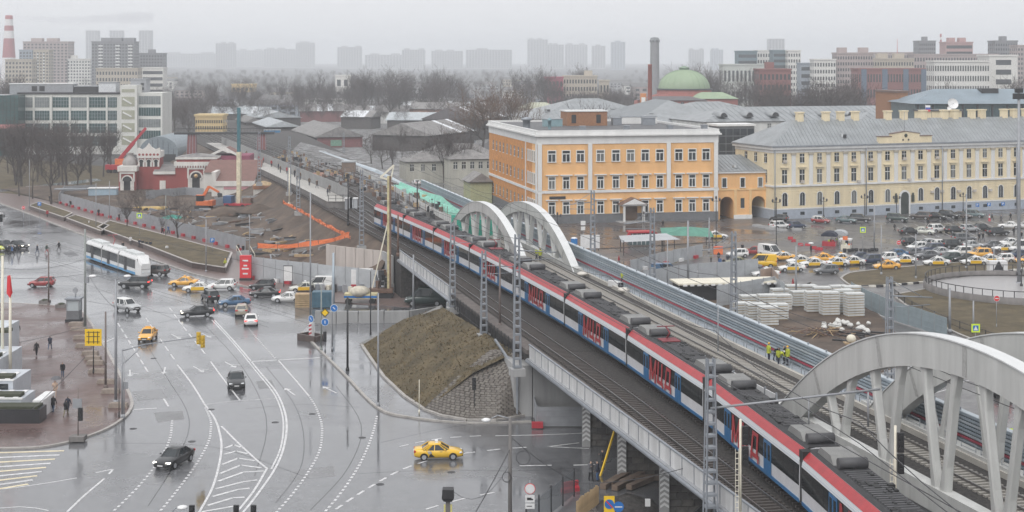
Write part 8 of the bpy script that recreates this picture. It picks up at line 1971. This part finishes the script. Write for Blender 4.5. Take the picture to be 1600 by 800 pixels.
t = thing('green_mixer','green and black machine at the bottom by the bridge','machine',(*G(1085,842),0)); MB().box(-.8,.8,-.6,.6,.3,1.2).build('body', mt('machine_green',(.06,.35,.04),.5,var=.1), t); MB().bar((-.9,0,1.0),(.7,0,2.4),.3,.4).build('boom', M_polk, t)
for x in (-.5,.5): MB().tube((x,-.65,.3),(x,.65,.3),.3,n=10).build('wheel', M_tyre, t)
# signal mast in front of the train
for px,d,top,l in ((1157,96,655,'white ladder signal mast with black lamps before the train'),(1399,92,665,'black railway signal with two heads on the near arch bridge')):
    p = AT(px,d,6.6); t = thing('railway_signal',l,'signal',(p.x,p.y,6.6)); h = ZY(top,d)-6.6; MB().tube((0,0,0),(0,0,h),.08,n=6).build('mast', M_cream, t)
    for x in (-.32,-.12): MB().box(x-.015,x+.015,-.03,.03,0,h*.7).build('ladder_rail', M_cream, t)
    for k in range(int(h*2)): MB().box(-.32,-.12,-.02,.02,.3+k*.35,.34+k*.35).build('rung', M_cream, t) if .3+k*.35 < h*.7 else 0
    for z in (h-1.0,h-2.3): signal(t,z,.28,-.05)
t = thing('portal_beam','grey overhead portal beam reaching from the near mast to the arch','beam'); a = Vector((13.2,100,ZY(638,100))); b = AT(1375,100,ZY(608,100)); MB().tube(a,b,.09,n=6).build('beam', M_pole, t); c = a.lerp(b,.93); MB().tube(c,c+Vector((0,0,-2.4)),.07,n=6).build('dropper', M_pole, t); c = a.lerp(b,.58); MB().tube(c,c+Vector((0,0,-2.0)),.05,n=6).build('dropper', M_pole, t)
# ---- viaduct clutter
for px,py,z,l in ((962,448,6.9,'white tool box beside the workers on the viaduct'),(910,431,6.9,'white sack on the viaduct ballast, upper'),(975,456,6.9,'white sack on the viaduct ballast, lower')):
    p = P(px,py,z); t = thing('tool_box' if 'box' in l else 'sack',l,'box' if 'box' in l else 'sack',(p.x,p.y,z),R(-60))
    if 'box' in l: MB().box(-1.1,1.1,-.45,.45,0,.7).build('body', M_whitep, t); MB().box(1.0,1.15,-.4,.4,.1,.65).build('vent', M_polk, t)
    else: m = MB(); m.ico((0,0,.25),.8,9,5,.4); m.v = [(x*random.uniform(.85,1.15),y*random.uniform(.85,1.15),zz) for x,y,zz in m.v]; m.build('body', mt('sack_cloth',(.6,.57,.52),.8,var=.15), t)
# relay cabinets beside platform end
for k,(px,l) in enumerate(((545,'grey relay cabinet left of a pair at the platform end'),(553,'pale relay cabinet right of a pair at the platform end'))):
    p = P(px,328,6.5); t = thing('relay_cabinet',l,'cabinet',(p.x,p.y,6.4)); MB().box(-.7,.7,-.6,.6,0,2.3).build('body', M_fence if k==0 else M_fence2, t); MB().box(-.8,.8,-.7,.7,2.3,2.45).build('roof', M_whitep, t); MB().box(-.02,.02,-.63,-.6,.2,2.1).build('door_seam', M_dark, t)
# green netted works right of the train nose, stake fences
M_gnet = mt('green_net',(.22,.50,.40),.7,var=.2,scale=.6)
t = thing('green_netting','pale green debris netting over works behind the train nose','netting'); m = MB(); L_ = [(612,296),(640,310),(672,326),(700,338),(720,352)]; U_ = [(625,286),(655,296),(690,312),(712,326),(735,340)]
for k,((a,b),(c,d)) in enumerate(zip(L_,U_)):
    p, q = P(a,b,6.6), P(c,d,7.6); n = 6
    for j in range(n+1): v = p.lerp(q,j/n); m.v.append((v.x,v.y,v.z+random.uniform(-.5,.9)))
for k in range(4):
    for j in range(6): m.f.append([k*7+j,(k+1)*7+j,(k+1)*7+j+1,k*7+j+1]); m.m.append(0); m.sm.append(False)
m.build('net_sheet', M_gnet, t); MB().box(-4,4,0,.2,0,3.0).build('net_wall', mt('green_sheet',(.03,.33,.24),.6,var=.15), t, P(752,372,6.4))
MB().box(-2.5,2.5,0,.2,0,2.6).build('net_wall', mt('green_sheet',(0,0,0)), t, P(728,360,6.4))
hoarding('white plank fence with stakes behind the train', [G(560,268,6.6),G(610,296,6.6),G(660,326,6.6),G(705,350,6.6)], 1.3, M_wwall, step=1.6, z=6.5, ribs=False)
t = thing('stake_row','row of thin rusty formwork stakes along the new works','stakes'); random.seed(3)
for k in range(46): p = P(430+k*6+random.uniform(-3,3),246+k*2.2+random.uniform(-5,4),6.4); MB().box(-.05,.05,-.05,.05,0,random.uniform(1.5,3.2)).build('stake', M_rust if k%2 else M_grey, t, p)
heap('brown earth strip heap between platform and works',600,300,6.4,7,1.2,M_soil); heap('rust coloured rubble on the works deck',500,275,6.0,8,1.2,mt('rubble',(.28,.16,.12),.9,var=.35,scale=1))
t = thing('signal_cabin','small brown cabin on posts over the works','cabin',P(545,278,6.4)); MB().box(-1.6,1.6,-1.2,1.2,1.5,3.9).build('wall', mt('cabin_brown',(.2,.15,.12),.7,var=.15), t); MB().box(-1.8,1.8,-1.4,1.4,3.9,4.2).build('roof', M_fence2, t)
for x in (-1.4,1.4): MB().box(x-.1,x+.1,-1,-.8,0,1.5).build('post', M_rust, t)
t = thing('long_duct','long pale insulated pipe line along the yard edge','pipe'); pa, pb, pc = P(500,238,5.), P(590,268,6.), P(650,300,6.5); MB().tube(pa,pb,.55,n=8).tube(pb,pc,.55,n=8).build('pipe', M_rib2, t); MB().tube(pa+Vector((1.4,0,0)),pc+Vector((1.4,0,0)),.4,n=8).build('pipe', M_rib, t)
t = thing('blue_cabin','bright blue two storey site cabin in the rail yard','cabin',(*G(425,222),0),R(6)); MB().box(-3.4,3.4,0,3,0,5).build('wall', mt('cabin_bright_blue',(.02,.20,.42),.5,var=.12), t); MB().box(-3.6,3.6,-.2,3.2,5,5.2).build('roof', M_fence2, t); MB().box(-.5,.5,-.08,0,3.4,4.3).build('white_mark', M_whitep, t)
for i,(px,py,l) in enumerate([(405,196,'white lorry in the rail yard behind the blue cabin'),(430,197,'white box trailer in the rail yard')]):
    p = P(px,py); t = thing('lorry',l,'lorry',(p.x,p.y,0),R(160)); MB().box(-3,1.6,-1.2,1.2,.9,3.2).build('box', M_whitep, t); MB().box(1.7,3.2,-1.1,1.1,.6,2.6).build('cab', M_whitep, t)
    for x in (-2.2,2.4): MB().tube((x,-1.2,.5),(x,1.2,.5),.5,n=10).build('wheel', M_tyre, t)
# ---- right: hoardings, sheds, storage yard
hoarding('grey hoarding with red and white feet across the plaza works', GP([(985,428),(1040,414),(1098,402)]), 2.2, M_fence2, foot=[M_red,M_whitep], ribs=False)
hoarding('grey sheet hoarding beside the blue van', GP([(1005,450),(1060,441),(1120,436),(1185,430)]), 2.6, M_fence2, ribs=False)
hoarding('corrugated hoarding at the storage yard corner', GP([(1120,480),(1210,465),(1226,476)]), 3.0, M_fence2)
hoarding('blue-grey ribbed fence of the storage yard', GP([(1330,470),(1362,487),(1400,503),(1440,516),(1480,530)]), 2.6, mt('fence_bluegrey',(.28,.34,.37),.5,.15,var=.12))
hoarding('brown board hoarding corner at the taxi rank', GP([(1187,452),(1206,449),(1216,462)]), 3.0, mt('brown_board',(.42,.32,.26),.7,var=.2), ribs=False)
t = thing('white_shed','long low shed with a flat white roof beside the viaduct','shed',(*G(1062,470),0),R(9)); MB().box(0,15,0,4,0,2.4).build('wall', M_dark, t); MB().box(-.4,15.4,-.8,4.3,2.4,2.65).build('roof', M_cream, t)
for k in range(14): MB().box(.3+k*1.07,.9+k*1.07,-1.0,-.8,2.25,2.5).build('fascia_block', M_whitep, t)
t = thing('flat_shelter','flat grey roofed shelter inside the plaza works','shelter',(*G(985,398),0),R(9)); m = MB(); m.add([(-2,-1.5,2.5),(9,-1.5,2.8),(8,5,3.2),(-1,5,2.9)],[(0,1,2,3),(3,2,1,0)]); m.build('roof', M_fence2, t)
for x,y in ((-1.5,-1),(8,-1),(7.5,4.5),(-.8,4.5)): MB().box(x-.07,x+.07,y-.07,y+.07,0,2.75).build('leg', M_dark, t)
t = thing('green_awning','pale green netting awning in the plaza works','awning',(*G(1040,388),0),R(9)); m = MB(); m.add([(-1,-1,2.6),(9,-2,2.2),(9.5,4,3.2),(0,4,3.4),(4.5,1,3.9)],[(0,1,4),(1,2,4),(2,3,4),(3,0,4),(4,1,0),(4,2,1),(4,3,2),(4,0,3)]); m.build('net_roof', M_gnet, t)
for x,y in ((-.8,-.8),(8.7,-1.6),(9,3.6),(.2,3.6)): MB().box(x-.06,x+.06,y-.06,y+.06,0,2.5).build('leg', M_dark, t)
t = thing('red_arch_hut','grey glazed hut with red arched trim in the plaza works','hut',(*G(985,384),0),R(9)); MB().box(0,4.4,0,2,0,2.4).build('wall', M_teal, t); MB().box(-.3,4.7,-.3,2.3,2.4,2.7).build('red_roof', M_red, t); m = MB(); m.bar((4.4,-.4,2.6),(7,-.4,1.2),.3,.4); m.bar((-.2,-.4,2.4),(-1.4,-.4,.8),.3,.6); m.build('red_brace', M_red, t)
for k in range(5): MB().box(.4+k*.85,.5+k*.85,-.06,0,.2,2.3).build('mullion', M_whitep, t)
t = thing('portable_toilet','bright blue portable toilet with white roof behind the far arch','toilet',(*G(897,390),0)); MB().box(-.6,.6,-.6,.6,0,2.1).build('body', M_sb, t); m = MB(); m.ico((0,0,2.1),.66,8,5,.4); m.build('roof', M_whitep, t); MB().box(-.45,.45,-.63,-.6,.1,1.95).build('door', mt('toilet_door',(.03,.2,.5),.5,var=0), t)
t = thing('white_hoarding','white notice boards on a frame beside the toilet','board',(*G(922,392),0)); MB().box(-1.8,1.8,-.05,.05,.5,3.0).build('board', M_whitep, t)
for x in (-1.6,1.6): MB().box(x-.05,x+.05,.05,.15,0,3).build('leg', M_dark, t)
t = pole('post with two small white notice plates by the toilet',911,392,345,.05,M_pole,name='sign_post',cat='sign'); plate(t,t['h']-.4,.9,.8,M_whitep); plate(t,t['h']-1.4,.8,.7,M_whitep)
# pallets of white slabs
random.seed(9); sl = MB().box(-1.25,1.25,-.8,.8,0,.24).mesh('slab', mt('white_slab',(.55,.56,.55),.6,var=.14,scale=1.5)); sp_ = MB().box(-1.15,1.15,-.7,.7,0,.1).mesh('spacer', M_wood)
for i,(px,py,n) in enumerate(sorted([(1160,497,6),(1180,503,7),(1200,508,7),(1216,499,6),(1170,485,6),(1198,488,7),(1222,484,6),(1250,478,6),(1272,487,8),(1296,492,9),(1318,488,9),(1284,475,7),(1310,473,7),(1330,478,8),(1262,468,6),(1240,468,6),(1218,474,6),(1334,494,9)])):
    t = thing('slab_pallet','stack of white slabs in the storage yard, %s from the left'%nth(i),'pallet',(*G(px,py),.03),R(9+random.uniform(-4,4)),group='white slab stacks')
    for k in range(n): link('slab', sl, t, (random.uniform(-.04,.04),random.uniform(-.04,.04),.12+k*.36)); link('spacer', sp_, t, (0,0,.0+k*.36))
for i in range(22):
    px = 1285+random.uniform(0,75); py = 505+random.uniform(0,18); p = P(px,py); m = MB(); m.ico((0,0,.3),random.uniform(.32,.5),8,5,.75); m.v = [(x*random.uniform(.7,1.25),y*random.uniform(.7,1.25),z*random.uniform(.8,1.15)) for x,y,z in m.v]
    m.build('white_bag', mt('bag_white',(.62,.62,.6),.7,var=.15,scale=2), label='white bulk bag behind the brushwood, %s placed in the heap'%nth(i), cat='bag', loc=(p.x,p.y,.02+random.uniform(0,.35)), group='white bulk bags')
t = thing('brush_pile','heap of brown sticks and boards in the storage yard','heap',(*G(1285,524),.02))
for k in range(70): a = random.uniform(0,6.28); c = Vector((random.gauss(0,1.6),random.gauss(0,.9),random.uniform(.1,1.0))); dv = Vector((math.cos(a),math.sin(a),random.uniform(-.3,.3))); MB().bar(c-dv*.9,c+dv*.9,.09,.07).build('stick', M_rust if k%3 else M_wood, t)
t = thing('cable_drum','pale wrapped bale at the near end of the storage yard','bale',(*G(1330,537),.02)); m = MB(); m.ico((0,0,.6),.62,10,6,.9); m.build('wrap', M_cream, t); MB().cbox((0,0,.08),(1.8,1.2,.16)).build('pallet', M_wood, t)
for i in range(9):
    p = P(1305+i*9,525+random.uniform(-6,10)); MB().bar((-1.8,0,.1),(1.8,0,.1),.25,.2).build('dark_beam', M_dark, label='dark beam lying in the storage yard mud, %s from the left'%nth(i), cat='beam', loc=(p.x,p.y,.02), rz=R(random.uniform(-60,-20)), group='dark beams')
# ---- plaza lamps, signs, stalls
def lamp3(lab, px, py, top):
    p = P(px,py); h = ZY(top,p.y); t = thing('lantern_post',lab,'street lamp',(p.x,p.y,0)); MB().lathe([(.28,0),(.22,.6),(.1,.8),(.07,h)],8).build('post', M_polk, t); MB().tube((-.7,0,h-.5),(.7,0,h-.5),.05,n=5).build('cross_arm', M_polk, t)
    for x in (-.7,0,.7): m = MB(); m.lathe([(.05,0),(.17,.15),(.2,.5),(.05,.7)],6,(x,0)); m.v = [(a,b,c+h-.55+(.35 if x==0 else 0)) for a,b,c in m.v]; m.build('lantern', mt('lantern_dark',(.06,.06,.062),.4,var=0), t)
for px,py,top,l in [(1213,386,312,'black lantern post by the white minibus'),(1287,341,311,'black lantern post before the cream building, left'),(1351,343,306,'black lantern post before the cream building, second'),(1401,338,307,'black lantern post before the cream building, third'),(1505,332,304,'black lantern post before the cream building, right'),(871,352,335,'black lantern post at the left of the orange building'),(1006,366,334,'black lantern post before the portico'),(1119,388,310,'black lantern post with orange bin at the gate wing'),(1596,450,425,'white globe lamp post on the round terrace')]: lamp3(l,px,py,top)
for px,py,top,r,l,lp in [(1592,445,140,.32,'very tall grey floodlight mast at the right edge',None),(1244,472,384,.16,'grey pole with a bent arm behind the slab stacks',(1.8,)),(1366,392,320,.13,'slim lamp pole with small cross pieces on the plaza',None),(1377,430,352,.12,'grey pole at the traffic island tip',None),(1431,436,366,.13,'grey pole on the traffic island, second',None),(1510,420,303,.15,'tall grey pole on the traffic island, third',None),(1553,425,380,.12,'grey pole on the traffic island, fourth',None),(1075,455,345,.2,'rough grey pole before the white saloon',None),(1043,460,375,.12,'dark grey pole before the blue van',None),(1108,395,340,.14,'green-grey pole at the pedestrian kerb',None),(1484,520,450,.2,'short thick grey pole by the lower lawn',None),(1521,520,470,.15,'pole at the lower lawn edge',None)]:
    t = pole(l,px,py,top,r,M_pole,lamp=lp)
    if px == 1592: MB().box(-.9,.9,-.3,.3,t['h']-1.5,t['h']-.6).box(-.6,.6,-.3,.3,t['h']-.5,t['h']+.2).build('floodlight_rack', M_dark, t)
for px,py,top,k,l in [(1348,395,356,'ped','yellow-green crossing sign by the tented stalls'),(218,376,334,'ped','yellow-green crossing sign on the planter bank'),(1404,402,376,'no','red no entry sign on the plaza'),(1557,512,462,'no','red no entry sign on the lower lawn'),(1527,335,318,'P','blue parking sign by the wall, left'),(1545,334,317,'P','blue parking sign by the wall, middle'),(1567,333,316,'P','blue parking sign by the wall, right'),(1524,545,508,'ped','yellow-green crossing sign behind the near arch'),(1577,712,672,'ped','yellow-green crossing sign seen through the near arch'),(332,402,372,'P','blue walkway sign near the fence end'),(37,352,322,'no','small red and white sign at the kerb by the planters'),(62,342,316,'P','pale blue board on the planter bank')]:
    t = pole(l,px,py,top,.05,M_pole,name='sign_post',cat='sign'); z = t['h']-.35
    if k == 'ped': plate(t,z,1.05,1.05,M_sg); MB().box(-.34,.34,-.16,-.15,z-.34,z+.34).build('blue_square', M_sb, t); MB().add([(0,-.165,z+.28),(-.28,-.165,z-.26),(.28,-.165,z-.26)],[(0,1,2)]).build('white_triangle', M_whitep, t)
    elif k == 'no': disc(t,z,.36,M_sr,M_whitep,bar=M_whitep)
    else:
        plate(t,z,.8,.8,M_sb); MB().box(-.18,-.08,-.165,-.15,z-.26,z+.26).box(-.08,.16,-.165,-.15,z+.17,z+.26).box(-.08,.16,-.165,-.15,z-.04,z+.05).box(.1,.19,-.165,-.15,z+.0,z+.22).build('letter', M_whitep, t)
# lime frame for the crossing signs is their yellow plate; tented stalls
for i,(px,py,c,l) in enumerate([(1296,384,'navy','dark blue roofed market tent'),(1312,382,'white','grey-white arched market tent'),(1322,390,'orange','small white stall with orange goods')]):
    t = thing('market_tent',l,'tent',(*G(px,py),0),R(-20)); w = 3.0 if i<2 else 2.2; n = 8
    if i < 2: MB().loft([[(w/2*math.cos(math.pi*k/n),y,1.9+.9*math.sin(math.pi*k/n)) for k in range(n+1)] for y in (-1.4,1.4)],0,False,True).build('roof', CLO[c] if i==0 else M_fence2, t)
    else: MB().box(-1.1,1.1,-.8,.8,1.8,2.1).build('roof', M_whitep, t); MB().box(-.5,.4,-.85,-.8,1.9,2.6).build('orange_board', M_orange, t)
    for x in (-w/2+.1,w/2-.1):
        for y in (-1.3,1.3): MB().box(x-.05,x+.05,y-.05,y+.05,0,1.9).build('leg', M_galv, t)
    MB().box(-w/2+.2,w/2-.2,-.9,.9,0,.9).build('counter', M_red if i==0 else M_cream, t)
    for k in range(6): MB().cbox((random.uniform(-1,1),random.uniform(-.7,.7),1.05),(.3,.3,.3)).build('goods', [M_red,M_whitep,M_orange,M_sg][k%4], t)
for i,(px,py) in enumerate([(1235,374),(1240,378),(1251,384),(1262,384),(1272,389),(1277,391),(1282,391)]): t = wblock('red plastic barrier on the plaza, %s from the left'%nth(i),px,py,random.uniform(-40,40),M_red); t['group'] = 'red plaza barriers'; t.scale = (.65,.65,.65)
for i,(px,py) in enumerate([(1183,354),(1193,356),(1204,359),(1222,361),(1245,360)]):
    MB().box(-1.1,1.1,-.4,.4,0,.4).box(-.8,.8,-.25,.25,.4,.5).build('concrete_block', M_conc, label='pale concrete block before the gate wing, %s from the left'%nth(i), cat='block', loc=(*G(px,py),0), rz=R(-10), group='plaza concrete blocks')
t = thing('orange_bin','orange litter bin at the pedestrian kerb','bin',(*G(1122,397),0)); MB().box(-.8,.8,-.6,.6,0,1.3).build('body', M_orange, t); MB().box(-.85,.85,-.65,.65,1.3,1.4).build('lid', mt('lid_red',(.6,.12,.06),.5,var=0), t)
t = thing('flower_barrels','row of dark planters and pots beside the stalls','planters',(*G(1345,393),0))
for k in range(9): MB().lathe([(.3,0),(.4,.5),(.35,.55)],8,(k*.75-3,random.uniform(-.5,.5))).build('pot', M_dark, t)
t = thing('traffic_cone','red and white striped cone by the building wall','cone',(*G(1546,345),0)); MB().lathe([(.35,0),(.3,.1),(.18,.7)],10).build('lower', M_red, t); MB().lathe([(.18,.7),(.12,1.1)],10).build('band', M_whitep, t); MB().lathe([(.12,1.1),(.03,1.5)],10).build('tip', M_red, t)
# iron fence round lower lawn
t = thing('lawn_fence','dark iron fence along the lower lawn','fence'); pts = smooth_pts(GP([(1398,464),(1425,483),(1480,508),(1540,530),(1600,548)]),3)
for a,b in zip(pts,pts[1:]):
    MB().box(-.05,.05,-.05,.05,0,1.1).build('post', M_dark, t, (*a,.1)); MB().bar((*a,1.1),(*b,1.1),.05,.06).bar((*a,.35),(*b,.35),.05,.05).build('rail', M_dark, t); m = MB(); n = int(math.dist(a,b)/.3)
    for k in range(n): m.bar((a[0]+(b[0]-a[0])*k/n,a[1]+(b[1]-a[1])*k/n,.3),(a[0]+(b[0]-a[0])*k/n,a[1]+(b[1]-a[1])*k/n,1.1),.02,.02)
    m.build('bars', M_dark, t, kind='stuff')
t = thing('terrace_railing','dark railing round the round terrace','fence',(*G(1600,455),0)); 
for k in range(60):
    a = 2*math.pi*k/60; MB().box(-.05,.05,-.05,.05,1.1,2.1).build('post', M_dark, t, (14.7*math.cos(a),14.7*math.sin(a),0))
m = MB(); m.lathe([(14.65,2.0),(14.75,2.0),(14.75,2.1),(14.65,2.1),(14.65,2.0)],60); m.build('top_rail', M_dark, t)
t = thing('white_kiosk','white kiosk with dark pyramid top by the round terrace','kiosk',(*G(1558,428),0)); MB().box(-1.5,1.5,-.8,.8,0,2.2).build('wall', M_whitep, t); m = MB(); m.loft([[(-.8,-.9,.8),(.8,-.9,.8),(.8,-.8,.8),(-.8,-.8,.8)],[(-.1,-.9,2.2),(.1,-.9,2.2),(.1,-.8,2.2),(-.1,-.8,2.2)]],0,False); m.build('dark_panel', M_dark, t)
# tram and street span wires
for i,(a,b) in enumerate([((0,372,.0),(133,372,0))]): pass
wire('tram contact wire over the crossing, upper',[AT(-40,300,ZY(345,300)),AT(230,245,ZY(372,245)),AT(520,215,ZY(440,215))],.03,.1)
wire('tram span wire from the left edge to the thick pole',[AT(-20,195,ZY(415,195)),AT(133,198,ZY(405,198))],.025,.9)
wire('lower tram span wire left of the thick pole',[AT(-20,195,ZY(432,195)),AT(133,198,ZY(428,198))],.03,.4)
wire('span wire from thick pole to lamp pole',[AT(136,196,ZY(425,196)),AT(181,160,ZY(482,160))],.025,.5)
wire('span wire across the brick plaza',[AT(133,196,ZY(510,196)),AT(30,165,ZY(535,165))],.03,.1)
wire('span wire over the plaza walkers',[AT(133,160,ZY(558,160)),AT(50,140,ZY(640,140))],.03,.1)
# ================================================================ haze (closed box of even air)
HAZE = .00028
hm_ = bpy.data.materials.new('haze_air'); hm_.use_nodes = True; ht = hm_.node_tree; ht.nodes.clear()
ho = ht.nodes.new('ShaderNodeOutputMaterial'); pv_ = ht.nodes.new('ShaderNodeVolumePrincipled')
pv_.inputs['Color'].default_value = (.93,.962,1.0,1); pv_.inputs['Density'].default_value = HAZE; pv_.inputs['Anisotropy'].default_value = 0.0
ht.links.new(pv_.outputs[0], ho.inputs['Volume'])
MB().box(-5200,5200,-260,9200,-1.5,118).build('haze', hm_, kind='stuff', label='pale winter haze over the whole city')
# ---- drifting chimney smoke (far left)
sm = bpy.data.materials.new('smoke_air'); sm.use_nodes = True; st_ = sm.node_tree; st_.nodes.clear(); so = st_.nodes.new('ShaderNodeOutputMaterial'); sv = st_.nodes.new('ShaderNodeVolumePrincipled')
sv.inputs['Color'].default_value = (.5,.5,.56,1); sv.inputs['Density'].default_value = .012; st_.links.new(sv.outputs[0], so.inputs['Volume'])
m = MB(); rg = []; random.seed(2)
for i in range(19):
    u = i/18; c = AT(14+u*225, 1700, ZY(25+9*math.sin(min(1,u*1.7)*2.0)-u*6,1700)); r = 2.2+6.5*u*random.uniform(.7,1.2)
    rg.append([(c.x, c.y+1.6*r*math.cos(a*math.pi/4), c.z+r*math.sin(a*math.pi/4)*random.uniform(.7,1.1)) for a in range(8)])
m.loft(rg,0,True); m.build('smoke', sm, kind='stuff', label='thin grey smoke drifting from the striped chimney')
